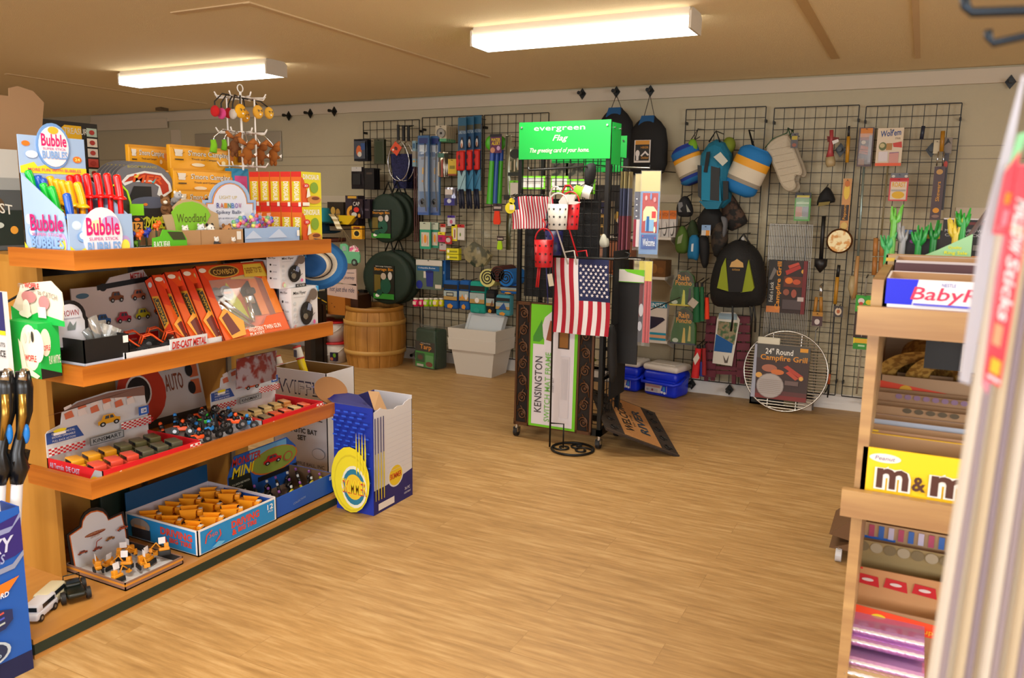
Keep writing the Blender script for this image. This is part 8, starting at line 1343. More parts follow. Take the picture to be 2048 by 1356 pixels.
# doormat frame leaning at the front
x0,z0,x1,z1 = box4(1030,608,1186,862,RY0-.03); F = fr((x0,RY0-.035,.085),0,math.radians(-1)); W_,H = x1-x0,z1-.085; t = thing('doormat_frame','dark bronze scrollwork doormat frame with a green and white insert on the rack front','doormat frame',(x0+W_/2,RY0,.085)); BR = M('#5a3a22',.45,.3); BD = M('#1a100a',.8)
m = MB(F); fw = W_*.2; m.bx(0,.012,0,W_,.02,H,BD)
for q in ((0,0,fw*.12,H),(W_-fw*.12,0,W_,H),(fw*.88,0,fw,H),(W_-fw,0,W_-fw*.88,H),(0,H-.02,W_,H),(0,0,W_,.02)): m.bx(q[0],0,q[1],q[2],.012,q[3],BR)
ob(m,'frame',t)
for xc in (fw*.5,W_-fw*.5):
    m = MB(F); n = 7; hh = (H-.04)/n
    for k in range(n):
        zc = .02+hh*(k+.5); s = 1 if k % 2 else -1; r = fw*.3
        m.tube([(xc+s*(r*(1-i/26))*math.cos(i*.55+.4),.004,zc+(r*1.15*(1-i/26))*math.sin(i*.55+.4)) for i in range(22)],[.006*(1-i/40) for i in range(22)],BR,5)
        m.tube([(xc-s*r,.004,zc-hh*.5),(xc-s*r*.7,.004,zc),(xc+s*r*.3,.004,zc+hh*.5)],.004,BR,5); m.ell((xc,.004,zc),(.008,.005,.008),BR,8,5)
    ob(m,'scrollwork',t)
m = MB(F); m.bx(fw,-.004,.01,W_-fw,.0,H-.01,'#6cc41c'); iw = W_-2*fw
m.art((fw,-.0045,.01),(1,0,0),(0,0,1),iw,H-.02,[('r',.06,.02,.94,.68,'#d8d4dc'),('p',[(.3,.65),(.94,.6),(.94,.96),(.5,.97),(.3,.9),(.22,.8),(.3,.72)],'#d8d4dc'),('p',[(.06,.74),(.24,.88),(.28,.73),(.2,.7),(.06,.7)],'#3f8a2c'),('p',[(.34,.72),(.46,.71),(.54,.86),(.42,.88)][::1],'#8a4a2c'),('p',[(.5,.86),(.62,.84),(.7,.95),(.58,.96)],'#a87a3a'),('r',.6,.66,.84,.82,'#3a2a1c'),('r',.63,.67,.81,.81,'#8a5a1c'),('t','KENSINGTON',.12,.12,.28,.58,'#4a4448',{'rot': 90}),('t','SWITCH MAT FRAME',.34,.05,.46,.62,'#7ab85a',{'rot': 90}),('t','INSERT MAT',.5,.3,.54,.42,'#9a96a0',{'rot': 90}),('r',.68,.1,.86,.6,'#cfcad2')]+[('r',.7+.03*k,.25,.71+.03*k,.58,'#b8b4bc') for k in range(5)]); ob(m,'insert_card',t)
# black mats hanging inside and folded doormats
for k,(x0_,x1_,z0_,z1_,y) in enumerate(((RX0+.02,RX0+.4,.9,1.45,RY0+.03),(RX0+.16,RX0+.5,.93,1.5,RY0+.06),(RX0+.1,RX1-.16,.16,.8,RY0+.2))): ob(MB().bx(x0_,y,z0_,x1_,y+.008,z1_,M('#0e0e11',.85,bump=.4,bs=150)).bx((x0_+x1_)/2-.01,y-.0,z1_-.01,(x0_+x1_)/2+.01,RY0-.0 if k < 2 else y+.02,z1_+.01,K),'rubber_mat',None,'black rubber mat hung inside the flag rack, %s' % ('front one behind the little flags','second one behind the lanterns','low one above the base')[k],'mat','black rubber mats')
x = RX1+.03; q0,q1 = ay(1222,530,4.5),ay(1262,760,4.6); m = MB(); m.bx(x,4.5,.3,x+.012,4.76,1.2,M('#08080a',.95)); m.bx(x-.03,4.5,.6,x,4.52,.62,K);  ob(m,'rubber_mat',None,'tall black rubber mat on the right side of the flag rack','mat')
# hang rods with coiled cords, flags
Yr = RY0-.22; a,b_ = ay(1058,341,Yr),ay(1172,333,Yr+.1); ob(MB().tube([(RX1-.12,RY0,b_.z),tuple(b_),tuple(a),(a.x,a.y,a.z+.02)],.006,M('#3a3a3a',.3,.7)),'long_hook_arm',None,'long steel hook arm reaching across the rack front under the green sign','hook')
blob(1172,325,1190,372,RY0-.03,.05,'#121214','black_strap_bundle','black bundle of straps hanging at the top of the rack, with green tags','strap',shape=((1172,330),(1184,324),(1190,334),(1188,352),(1180,375),(1172,378),(1170,350))); 
for px,c,lab in ((1160,'#7fc41c','lime paper tag curling under the strap bundle'),(1178,'#d0d4cc','white paper tag curling under the strap bundle')): p = ay(px,372,RY0-.1); ob(MB(fr(p,0,0,.3)).sheet(lambda u,v: (.05*(u-.5),-.012*math.sin(v*3),-.07*v),3,4,c).cyl((0,.0,-.005),(0,.1,.03),.002,'#2c2c2c'),'paper_tag',None,lab,'tag')
for k,(p0,lab) in enumerate((((1044,352,1090,378),'left white card with a lime border behind the small flags'),((1102,352,1136,384),'white and lime card above the white lantern'),((1136,358,1190,388),'lime bordered card right of the white lantern'))): a = box4(*p0,RY0+.01); m = MB(); m.bx(a[0],RY0+.01,a[1],a[2],RY0+.014,a[3],'#6cbe1c'); m.art((a[0],RY0+.0095,a[1]),(1,0,0),(0,0,1),a[2]-a[0],a[3]-a[1],[('r',.06,.12,.94,.86,'#cfcbc6'),('r',.2,.4,.8,.6,'#b0aca6')]); ob(m,'mat_header_card',None,lab,'label card','lime bordered header cards')
for k,(px,lab) in enumerate(((1120,'left'),(1150,'right'))): a = box4(px-18,326,px+16,352,RY0+.03); ob(MB().bx(a[0],RY0+.03,a[1],a[2],RY0+.045,a[3],two_tone('mat_print','#2a2c22','#6a6450',40)),'printed_mat_top',None,'dark printed mat edge under the green sign, %s one' % lab,'mat','dark printed mats')
# flags
def starart(n1,n2,x0,y0,x1,y1,s): return [e for j in range(n2) for i in range(n1-(j % 2)) for e in [('p',[(x0+(x1-x0)*((i+.5+.5*(j % 2))/n1)+s*(.45 if k % 2 else 1)*math.sin(k*math.pi/5),y0+(y1-y0)*(j+.5)/n2+s*1.1*(.45 if k % 2 else 1)*math.cos(k*math.pi/5)) for k in range(9,-1,-1)],'#e4e2e6')]]
def usflag(F,W_,H,label,big,group=None,mirror=False):
    t = thing('american_flag',label,'flag',F @ Vector((W_/2,0,0)),group); RD,WH,NB = M('#a8142c',.8),M('#dcd8dc',.8),M('#18204c',.8); n = 13
    cx0,cx1 = (.46,1.) if mirror else (0.,.46)
    def col(u,v): return NB if (cx0 <= u <= cx1 and v > (.45 if big else .62)) else ((RD,WH)[int(u*13) % 2])
    m = MB(F); wob = .008 if big else .003; G = lambda u,v: (W_*u+wob*math.sin(v*5),wob*math.sin(u*9+v*3),H*v)
    m.sheet(G,26,20,col); ob(m,'cloth',t)
    if big:
        m = MB(F)
        for j in range(9):
            for i in range(6 if j % 2 == 0 else 5):
                u = cx0+(cx1-cx0)*((i+.5+.5*(j % 2))/6); v = .5+.43*(j+.5)/9; c = G(u,v); s = .0115
                m.add([(c[0]+s*(.42 if k % 2 else 1)*math.sin(k*math.pi/5),c[1]-.0015,c[2]+s*(.42 if k % 2 else 1)*math.cos(k*math.pi/5)) for k in range(10)],[tuple(range(9,-1,-1))],WH)
        ob(m,'stars',t)
        m = MB(F); m.cyl((-.01,.0,H+.004),(W_+.02,0,H+.004),.006,K,n=8); ob(m,'sleeve_rod',t)
    return t
def flagz(): pass
# small flags on sticks, stacked behind each other
for k in range(6):
    Y = 4.16+.035*k; x0,z0,x1,z1 = box4(1026,395,1060,459,4.16); a = box4(1026,395,1060,459,Y); dx = .017*k
    usflag(fr((x0+dx,Y,z0),0,0,math.radians(-6)),(x1-x0),z1-z0,'small hanging american flag, %s in the fanned bunch left of the lanterns' % ('frontmost','second','third','fourth','fifth','rearmost')[k],False,'small american flags')
m = MB(); m.cyl((x0+.02,4.14,z1+.004),(x0+.07,RY0,z1+.02),.004,K,n=6); 
for k in range(12): m.tube([(x0-.0+.008*k,4.15+.02*k,z1+.012),(x0+.02+.008*k,4.15+.02*k,z1+.02)],.003,K,5)
ob(m,'flag_hook',None,'black hook rod holding the bunch of small flags','hook'); p = ay(1020,416,4.15); m = MB(); m.cyl((p.x,4.15,p.z),(p.x,4.154,p.z),.032,'#d8c81c',n=20); m.cyl((p.x+.01,4.15,p.z+.04),(p.x+.01,4.154,p.z+.04),.018,'#d8c81c',n=16); m.bx(p.x-.002,4.148,p.z-.01,p.x+.025,4.15,p.z+.018,'#d8cfc4'); m.tube([(p.x+.015,4.15,p.z+.05),(x0+.02,4.15,z1+.005)],.003,'#b8b0a8'); ob(m,'round_tag',None,'round yellow tag with a white sticker left of the small flags','tag')
# lantern buckets
def lantern(px,py0,py1,w,Y,col,label,stake=True,arc=None):
    a,b_ = ay(px,py0,Y),ay(px,py1,Y); r = (ay(px+w,py1,Y).x-b_.x)/2; x = b_.x; H = a.z-b_.z; t = thing('star_lantern',label,'lantern',(x,Y,b_.z),'star cut-out lanterns'); mm = M(col,.4)
    m = MB(); m.lathe([(0,0),(r*.86,0),(r*.88,.002),(r,H),(r*.97,H),(r*.84,.004)],mm,(x,Y,b_.z),28); ob(m,'bucket',t); m = MB()
    for j in range(3):
        for i in range(-2,3):
            g = -math.pi/2+i*.62; rr = r*(.88+.12*(j+.5)/3)+.0012; z = b_.z+H*(.2+.3*j); c = Vector((x+rr*math.cos(g),Y+rr*math.sin(g),z)); u = Vector((-math.sin(g),math.cos(g),0)); s = .0095
            m.add([tuple(c+u*(s*(.42 if k % 2 else 1)*math.sin(k*math.pi/5))+Vector((0,0,s*(.42 if k % 2 else 1)*math.cos(k*math.pi/5)))) for k in range(10)],[tuple(range(9,-1,-1))],'#161014')
    ob(m,'star_cutouts',t); m = MB(); m.tube([(x+r*math.cos(g),Y,a.z+H*.42*math.sin(g)) for g in [math.pi*i/12 for i in range(13)]],.0045,mm,6); ob(m,'handle',t)
    if stake:
        m = MB(); hx,hz = x-.002,a.z+H*.42; m.tube([(hx+.01,Y+.01,hz+.012),(hx-.01,Y+.015,hz+.035),(hx-.04,Y+.02,hz+.035),(hx-.06,Y+.025,hz),(hx-.055,Y+.03,a.z-.04),(hx-.02,Y+.09,b_.z-.06),(hx+.02,Y+.12,b_.z-.2)],.005,mm,6); ob(m,'stake',t)
        m = MB(); m.tube([(hx+.005,Y+.11,b_.z-.13),(hx+.06,Y+.11,b_.z-.12),(hx+.075,Y+.115,b_.z-.2)],.0045,mm,6); ob(m,'foot_step',t)
        ob(MB().cyl((hx-.045,Y+.02,hz+.036),(hx-.045,RY0+.002,hz+.045),.004,K,n=6),'peg_hook',t)
    return t,x,a,b_
t,x,a,b_ = lantern(1115,408,459,38,4.12,'#c8c4bc','white star cut-out lantern on a shepherd stake'); q = [ay(*v,4.16) for v in ((1117,400),(1130,388),(1152,390),(1160,404),(1148,408),(1120,408))]; flat(t,'paper_filler',((1117,403),(1128,389),(1152,389),(1146,402),(1160,405),(1150,409),(1118,408)),4.13,.02,'#d8cfcc')
lantern(1140,406,459,34,4.2,'#c01420','red star cut-out lantern right behind the white one'); t,x,a,b_ = lantern(1087,480,534,36,4.12,'#b8121c','lowest red star cut-out lantern',False); m = MB(); m.tube([(x,4.12,a.z+.05),(x+.0,4.13,a.z+.09),(x-.02,4.14,a.z+.115),(x-.04,4.2,a.z+.11)],.005,'#b8121c'); m.cyl((x-.04,4.2,a.z+.11),(x-.04,RY0,a.z+.12),.004,K); ob(m,'peg_hook',t)
for s in (0,1): ob(MB().tube([(x-.03-.01*s,4.14,b_.z+.01),(x-.045-.012*s,4.15,b_.z-.12)],.005,'#b8121c'),'stake_tail',t)
t,x,a,b_ = lantern(1107,462,510,34,4.24,'#1c2058','navy blue star cut-out lantern behind the lowest red one',False); ob(MB().cyl((x,4.24,a.z+.05),(x,RY0,a.z+.06),.004,K),'peg_hook',t); ob(MB().tube([(x-.04,4.22,b_.z),(x-.01,4.2,b_.z-.28)],.004,'#1c2058'),'stake_tail',t)
a = ay(1101,560,4.13); ob(MB(fr(a,0,0,-.2)).bx(-.015,0,-.035,.015,.002,.035,'#c9c0ac').cyl((0,0,.03),(.0,.03,.08),.0015,'#555555'),'paper_tag',None,'slanted cream paper tag below the lowest red lantern','tag')
blob(1094,415,1106,445,4.3,.03,'#1c3038','dark_ornament','dark teal ornament with a pale blotch behind the white lantern','ornament',extra=[('pale_blotch',((1095,432),(1104,430),(1105,446),(1097,446)),'#7a8488')]); blob(1062,495,1070,522,4.3,.02,'#17171c','dark_mesh_bag','small dark mesh bag left of the lowest red lantern','bag')
# large flag on its garden stand
P0 = az(1101,905,0); Pc = az(1145,900,0); Yf = Pc.y-.04; X0 = ay(1107,530,Yf).x; X1 = ay(1222,520,Yf).x; zr = zat(X1,Yf,520); zb = zat(X1,Yf,674)
t = usflag(fr((X0,Yf-.004,zb)),X1-X0,zr-zb,'large american garden flag with its stars at the upper right',True,None,True)
t = thing('flag_stand','black iron garden flag stand with a round scrolled base','flag stand',(Pc.x,Pc.y,0)); R_ = abs(az(1194,900,0).x-az(1096,900,0).x)/2*.98; m = MB(); m.tube([(Pc.x+R_*math.cos(g),Pc.y+R_*math.sin(g),.008) for g in [2*math.pi*i/40 for i in range(40)]],.0075,K,8,True)
for s,g0 in ((.5,0),(.45,3.2),(.4,1.4)):
    c = (Pc.x+R_*.5*math.cos(g0),Pc.y+R_*.45*math.sin(g0)); m.tube([(c[0]+R_*s*(1-i/24)*math.cos(i*.4+g0),c[1]+R_*s*(1-i/24)*math.sin(i*.4+g0),.008) for i in range(20)],.0055,K,6)
ob(m,'base_ring',t); m = MB(); xs = ay(1104,700,Yf).x
m.tube([(xs,Yf,.01),(xs,Yf,zr+.01),(xs-.005,Yf,zr+.035),(xs-.03,Yf,zr+.045),(xs-.045,Yf,zr+.025),(xs-.035,Yf,zr+.008),(xs,Yf,zr+.004),(X1+.04,Yf,zr+.008),(X1+.1,Yf,zr+.015),(X1+.11,Yf,zr+.04),(X1+.08,Yf,zr+.045)],.006,K,8); ob(m,'pole',t)
xs2 = ay(1124,880,Yf).x; m = MB(); m.tube([(xs2,Yf+.02,.01),(xs2,Yf+.02,.16),(xs,Yf,.16)],.005,K,6); ob(m,'brace',t)
# garden flag packs on right arms
for k,(px0,px1,c1,lab) in enumerate(((1246,1252,'#5c6280','leftmost clear wrapped garden flag pack, edge on'),(1252,1259,'#4a5070','second clear wrapped garden flag pack, edge on'),(1259,1266,'#6a708c','third clear wrapped garden flag pack, edge on'))):
    q = ay(px0,450,4.75); q1 = ay(px1+4,450,4.62); zt_,zb_ = ay(px0,343,4.7).z,ay(px0,500,4.7).z; m = MB(); m.bx(q.x,4.66+.02*k,zb_,q.x+.006,4.72+.02*k,zt_,'#a89a6c'); m.bx(q.x-.0005,4.657+.02*k,zb_,q.x+.0065,4.723+.02*k,zt_-.1,c1); m.bx(q.x-.001,4.656+.02*k,zb_,q.x+.007,4.724+.02*k,(zt_+zb_)/2-.03,'#8a4a58'); m.cyl((q.x+.004,4.7,zt_-.0),(q.x+.004,4.7,zt_+.015),.004,STEEL); ob(m,'garden_flag_pack',None,lab,'flag pack','wrapped garden flags, upper row')
def gflag(F,W_,H,els,label,group,top='#b4a468'):
    t = thing('garden_flag_pack',label,'flag pack',F @ Vector((W_/2,0,0)),group); m = MB(F); m.bx(0,0,0,W_,.006,H,'#6a8ab0'); m.art((0,-.0004,0),(1,0,0),(0,0,1),W_,H,[('r',0,.76,1,1,top)]+els); ob(m,'folded_flag',t); m = MB(F); m.bx(-.004,-.003,-.02,W_+.004,-.0022,H+.004,M('#ffffff',.05,0,0,.05)); m.cyl((W_/2,0,H-.01),(W_/2,.02,H+.012),.003,STEEL); ob(m,'clear_sleeve',t); return t
a = ay(1267,500,4.62); H = ay(1268,348,4.62).z-a.z; gflag(fr((a.x-.005,4.62,a.z+.02),math.radians(8)),.055,H-.02,[('r',0,.38,1,.76,'#1c2248')]+[('e',.25+.5*(i % 2),.42+.04*i,.09,.009,'#d8d8e0') for i in range(8)]+[('r',.0,0,.3,.38,'#8a1c34'),('r',.3,0,.65,.38,'#d8d0d4'),('r',.65,0,1,.38,'#8a1c34')],'folded stars and stripes garden flag pack beside the camper one','wrapped garden flags, upper row')
a = ay(1276,508,4.56); W_ = ay(1311,500,4.56).x-a.x; H = ay(1290,342,4.56).z-a.z
gflag(fr((a.x,4.57,a.z),math.radians(8)),W_+.005,H,[('r',0,0,1,.76,'#4a78ac'),('r',.1,.26,.92,.74,'#9c181e'),('r',.1,.06,.92,.24,'#1c4a94'),('p',[(.16,.4),(.16,.52),(.3,.58),(.7,.58),(.9,.52),(.9,.4),(.55,.38),(.5,.42)],'#d8c8a0'),('r',.62,.44,.84,.52,'#c03a3a'),('r',.3,.28,.75,.42,'#7aa8d0'),('r',.36,.28,.5,.46,'#1c5a9a'),('e',.3,.68,.06,.03,'#d8a0a0'),('e',.55,.7,.05,.04,'#6a8ac0'),('e',.75,.66,.07,.03,'#c48a90'),('e',.8,.3,.05,.04,'#d8d0b0'),('t','Welcome',.2,.1,.85,.19,'#d8e0e8',{'b': .02}),('e',.2,.22,.02,.008,'#d8343c'),('e',.85,.2,.02,.008,'#d8343c')],'garden flag pack picturing a camper on red with Welcome below','wrapped garden flags, upper row')
ob(MB().cyl((RX1,4.66,ay(1230,334,4.66).z),ay(1300,336,4.66),.005,M('#b8b4ac',.25,.9)).cyl(ay(1300,336,4.66),ay(1300,330,4.66),.005,STEEL).cyl((RX1,4.72,ay(1235,341,4.72).z),ay(1262,343,4.72),.004,STEEL),'hanging_rod',None,'upper steel arm on the right of the rack holding garden flags','hook','flag arms'); ob(MB().cyl((RX1,4.6,ay(1225,517,4.6).z),ay(1283,519,4.6),.005,M('#a8a49c',.25,.9)).cyl((RX1+.0,4.66,ay(1230,514,4.66).z),ay(1290,516,4.66),.005,STEEL),'hanging_rod',None,'lower steel arm on the right of the rack holding garden flags','hook','flag arms')
for k,(px0,px1,els,lab) in enumerate(((1256,1267,[('r',0,.4,.5,.76,'#8ab0c8'),('r',.5,.4,1,.76,'#1c3a6a'),('r',0,0,1,.4,'#a89a94'),('r',.6,0,.8,.4,'#1c2c5a')],'blue and grey one, leftmost'),(1269,1284,[('r',0,0,1,.76,'#2a2438'),('p',[(.2,.7),(.8,.76),(.6,.4),(.2,.3)],'#6a1c28'),('e',.5,.4,.3,.08,'#c4c4cc'),('e',.4,.2,.3,.06,'#b8b8c4')],'dark one with a white figure, middle'),(1284,1298,[('r',0,0,1,.76,'#b0202c'),('r',.3,0,.5,.76,'#8a1824'),('r',.75,0,.85,.76,'#8a1824')],'red one, rightmost'))):
    a = ay(px0,685,4.56); b_ = ay(px1,685,4.56); gflag(fr((a.x,4.56+.03*(2-k),a.z)),b_.x-a.x,ay(px0,522,4.56).z-a.z,els,'garden flag pack on the lower arm, %s' % lab,'wrapped garden flags, lower row','#c9b93a' if k else '#b8a878')
a = box4(1223,540,1254,566,RY0+.06); m = MB(); m.bx(RX1+.02,4.58,a[1],RX1+.2,4.584,a[3],'#6cbe1c'); m.art((RX1+.02,4.5795,a[1]),(1,0,0),(0,0,1),.18,a[3]-a[1],[('p',[(0,.05),(1,.05),(1,.5),(.4,.8),(.3,.98),(0,.98)],'#cfcbc6')]); m.bx(RX1,4.58,a[1]+.02,RX1+.03,4.59,a[1]+.03,K); m.bx(RX1+.03,4.586,a[1]-.5,RX1+.17,4.6,a[1]+.02,'#0d0c0e'); ob(m,'black_door_mat',None,'black doormat with a lime and white header card right of the big flag','mat')
blob(1199,468,1215,495,4.42,.015,'#a8a89a','pale_ornament','small pale green and white ornament on the rack side','ornament')
for k in range(3): p = ay(1262,708+4*k,4.75); ob(MB().cyl((RX1,4.7+.02*k,p.z),(p.x,4.7+.02*k,p.z),.006,K,n=8),'spare_peg',None,'short black peg low on the right side of the rack, %s of three' % ('top','middle','bottom')[k],'hook','short black pegs')
blob(1214,650,1232,770,4.44,.03,'#0f0e0f','black_cord_bundle','long bundle of black cords hanging low at the right rack post','cord',shape=((1218,648),(1228,655),(1230,700),(1232,745),(1222,772),(1216,740),(1215,690))); 
for (pa,pb,lab) in (((1160,768),(1190,762),'neon yellow strap lying inside the rack base'),): a,b_ = ay(*pa,4.75),ay(*pb,4.8); ob(MB().tube([(a.x,a.y,.46),((a.x+b_.x)/2,4.78,.45),(b_.x,b_.y,.48)],.012,'#a8c41c'),'neon_strap',None,lab,'strap')
# welcome mat leaning on the rack
A,B = az(1213,857,.18),az(1359,912,.004); u = B-A; Wm = u.length; u.normalize(); vv = Vector((-.2,.66,.03)); vv = vv-u*vv.dot(u); vv.normalize(); Hm = .66
t = thing('welcome_mat','coir and rubber mat reading WELCOME RIVER propped against the rack','mat',A); n3 = u.cross(vv).normalized(); TH = .012
Mm = Matrix((u,-n3,vv)).transposed().to_4x4(); Mm.translation = A; m = MB(Mm); RB = M('#2c211a',.75,bump=.5,bs=60); m.bx(0,0,0,Wm,TH,Hm,RB)
m.bx(0,-.003,0,Wm,0,.012,'#3f332a').bx(0,-.003,Hm-.012,Wm,0,Hm,'#3f332a'); ob(m,'rubber_mat',t)
for xx in (.06,Wm-.06):
    m = MB(Mm)
    for k in range(5): zc = Hm*(.1+.2*k); m.tube([(xx+.03*(1-i/20)*math.cos(i*.6),-.004,zc+.035*(1-i/20)*math.sin(i*.6)) for i in range(16)],.004,'#17100c',5)
    ob(m,'scroll_relief',t)
m = MB(Mm); m.bx(Wm*.26,-.004,.014,Wm*.76,0,Hm-.014,M('#b07a44',.9,bump=.6,bs=300)); m.art((Wm*.26,-.0045,.014),(1,0,0),(0,0,1),Wm*.5,Hm-.03,[('t','WELCOME',.1,.14,.36,.9,'#1a1612',{'rot': 90,'b': .06}),('t','TO THE',.42,.3,.48,.6,'#1a1612',{'rot': 90}),('t','RIVER',.56,.2,.82,.8,'#1f3444',{'rot': 90,'b': .06})]); ob(m,'coir_insert',t)
# ================================================================ candy shelves on the right
XA,YA = -.075,1.65; PALE = wood('oak_pale','#96714a','#b5915f',(1.2,14,20),1.2); XE = 1.15
t = thing('candy_shelf_unit','pale oak shelf unit of candy boxes at the right of the picture','shelf unit',(.5,2.1,0))
p = az(1676,1122,0)
ob(MB().bx(XA-.0,YA+.03,.1,XA+.02,YA+.62,1.33,PALE),'side_panel',t); ob(MB().bx(XA+.02,YA+.6,.1,XE,YA+.62,1.2,PALE),'back_panel',t)
for zt in (1.28,.914):
    s = ob(MB().bx(XA-.005,YA+.018,zt-.055,XE,YA+.6,zt-.035,PALE),'shelf',t); ob(MB().bx(XA-.02,YA,zt-.055,XE,YA+.018,zt,PALE),'fascia',s)
ob(MB().bx(XA,YA-.05,0,XE,YA+.6,.1,PALE),'base',t)
t = thing('caster_base','brown wooden caster foot of a low stand behind the candy shelves','caster',(p.x,p.y,0)); q = [ay(*v,p.y) for v in ((1658,1068),(1700,1042),(1712,1060),(1712,1086),(1658,1095))]
ob(MB().prism([(v.x,v.z) for v in q]+[(XA+.2,q[-1].z)],p.y,p.y+.3,M('#6a4a2c',.6)),'wooden_foot',t); ob(MB().bx(p.x+.15,p.y,q[-1].z,1.2,p.y+.45,q[-1].z+.05,M('#6a4a2c',.6)).bx(1.1,p.y,0,1.2,p.y+.45,q[-1].z,M('#6a4a2c',.6)),'platform',t); w = ob(MB().cyl((p.x-.012,p.y,.028),(p.x+.012,p.y,.028),.028,M('#c4c4c8',.3),n=16).cyl((p.x,p.y,.028),(p.x,p.y,q[-1].z+.01),.008,CHROME),'caster_wheel',t)
def cbox(px0,py0,px1,py1,Y,d,col,els,name,label,z0=None,cat='candy box',inner='#b08c68',open_=True,group=None):
    x0,z0_,x1,z1 = box4(px0,py0,px1,py1,Y); x1 = max(x1,x0+.1); z0 = z0_ if z0 is None else z0; W_,H = x1-x0,z1-z0; m = MB(fr((x0,Y,z0)))
    if open_: tray(m,W_,d,H,col,M(inner,.9),bottom=inner)
    else: m.bx(0,0,0,W_,d,H,col)
    zb_ = max(0,z0_-z0); m.art((0,-.0003,zb_),(1,0,0),(0,0,1),W_,H-zb_,list(els)); return ob(m,name,None,label,cat,group)
S1,S2 = 1.28-.034,.914-.034
cbox(1771,562,2010,614,YA+.03,.22,'#e9e7ee',[('p',[(0,0),(.235,0),(.28,1),(0,1)],'#0a1ad8'),('t','BabyRuth',.22,.06,1.1,.72,'#cf2a54',{'s': .2,'b': .02}),('t','NESTLE',.48,.76,.6,.9,'#5a6ab8'),('l',(.25,.04),(1,.02),.004,'#5a5ad0')],'candy_bar_box','white and blue candy bar box with red script on the top candy shelf',S1)
cbox(1786,524,2000,572,YA+.28,.2,'#b8aeb0',[('r',.01,0,.99,.9,'#4a2a30'),('p',[(.3,.25),(.36,.42),(.82,.38),(.88,.2)],'#a8988c'),('p',[(.2,.02),(1,0),(1,.08),(.2,.16)],'#e8a81c')],'chocolate_box','dark maroon chocolate box behind the white and blue one',S1)
cbox(1772,514,2000,528,YA+.52,.07,'#a8906a',[('r',0,.1,.3,.6,'#c9a83a')]+[('e',.34+.07*i,.5,.03,.3,('#b8404a','#d8d0cc','#4a9a5a')[i % 3]) for i in range(7)],'sucker_tray','tan tray of wrapped suckers at the back of the top candy shelf',S1+.001)
# green header tray
q = [ay(*v,YA+.6) for v in ((1822,521),(1875,500),(1946,468),(1940,528))]; m = MB(); m.prism([(v.x,v.z) for v in q],YA+.6,YA+.606,M('#8fbf8c',.4)); a = ay(1888,510,YA+.6); b_ = ay(1936,493,YA+.6); m.art((a.x,YA+.5995,a.z),(1,0,0),(0,0,1),b_.x-a.x,b_.z-a.z,[('t','Quality',.15,.6,.75,1,'#d8d81c',{'b': .05}),('t','Ring Sale',0,0,1,.45,'#d8d81c',{'b': .05})]); c = ay(1877,521,YA+.6); m.cyl((c.x,YA+.599,c.z-.01),(c.x,YA+.5985,c.z-.01),.02,'#7aa0c8',n=16); m.bx(q[0].x,YA+.6,S1+.02,q[3].x,YA+.61,q[0].z+.002,'#8fbf8c'); ob(m,'sale_header',None,'pale green triangular header card with yellow lettering above the candy','sign')
for k,(px,py,c,lab) in enumerate(((1789,440,'#5aa03a','leftmost green crinkled lollipop wrapper'),(1806,475,'#8a8a8c','silver crinkled wrapper leaning right of the green one'),(1838,480,'#1f8a3a','green plastic sprig left of the dark sign'),(1868,470,'#12742c','dark green plastic sprig in the middle'),(1926,445,'#1c8a2c','tallest green sprig in front of the black sign'),(1776,490,'#3a9a5a','low green wrapper at the left edge'),(1912,465,'#c9b03a','yellow toy piece left of the tallest sprig'))):
    a = ay(px,py,YA+.66); m = MB(); rr = random.Random(k)
    for j in range(8): g = rr.uniform(-1,1); h = rr.uniform(.5,1)*.04; m.tube([(a.x,a.y,a.z-.02),(a.x+.012*g,a.y+.008*rr.uniform(-1,1),a.z),(a.x+.02*g,a.y+.01*rr.uniform(-1,1),a.z+h)],[.004,.006,.002],M(c,.3),5)
    m.cyl((a.x,a.y,YA and 1.3),(a.x,a.y,a.z),.008,M(c,.4)); ob(m,'wrapped_lollipop',None,lab,'candy','wrapped novelty candies')
Yh = YA+.68; ob(MB().bx(XA,YA+.62,1.28,XE,YA+.8,1.3,PALE),'rear_top_board',None,'narrow oak board behind the candy unit holding the novelty candies','shelf')
cbox(1797,460,1845,492,Yh,.03,'#2a2226',[('r',0,.75,.3,1,'#5a7ab8'),('r',.55,.5,.95,.75,'#c9a01c'),('e',.35,.3,.08,.12,'#a83aa0'),('e',.5,.2,.08,.12,'#5ab03a')],'dark_candy_sign','dark card with coloured spots among the green novelty candies',1.3,'sign',open_=False)
p0 = ay(1888,436,2.9); p1 = ay(1985,530,2.9); m = MB(); m.bx(p0.x,2.9,p1.z,p1.x,2.93,p0.z,'#141214'); m.art((p0.x,2.8995,p1.z),(1,0,0),(0,0,1),p1.x-p0.x,p0.z-p1.z,[('r',0,.97,1,1,'#b8b0b0'),('r',.1,.86,.9,.92,'#5a1c18'),('t','MAKE YOUR OWN',.04,.7,.8,.76,'#9a9a9c'),('t','CAMP SNACKS',.05,.6,.75,.66,'#9a9a9c'),('r',.6,.3,.98,.42,'#6a6664'),('r',.6,0,.98,.18,'#b8641c')]); m.bx(p0.x+.05,2.91,0,p0.x+.09,2.93,p1.z,'#141214').bx(p0.x-.02,2.85,0,p0.x+.2,3.0,.02,'#141214'); ob(m,'snack_sign',None,'black standing sign with white lettering behind the candy shelves','sign')
ob(MB().cyl(ay(1935,478,2.4),ay(1985,408,2.8),.006,M('#8a8498',.3,.6)).cyl(ay(1985,408,2.8),(ay(1985,408,2.8).x,2.9,1.3),.006,STEEL),'sign_strut',None,'thin grey strut slanting up beside the black snack sign','bracket')
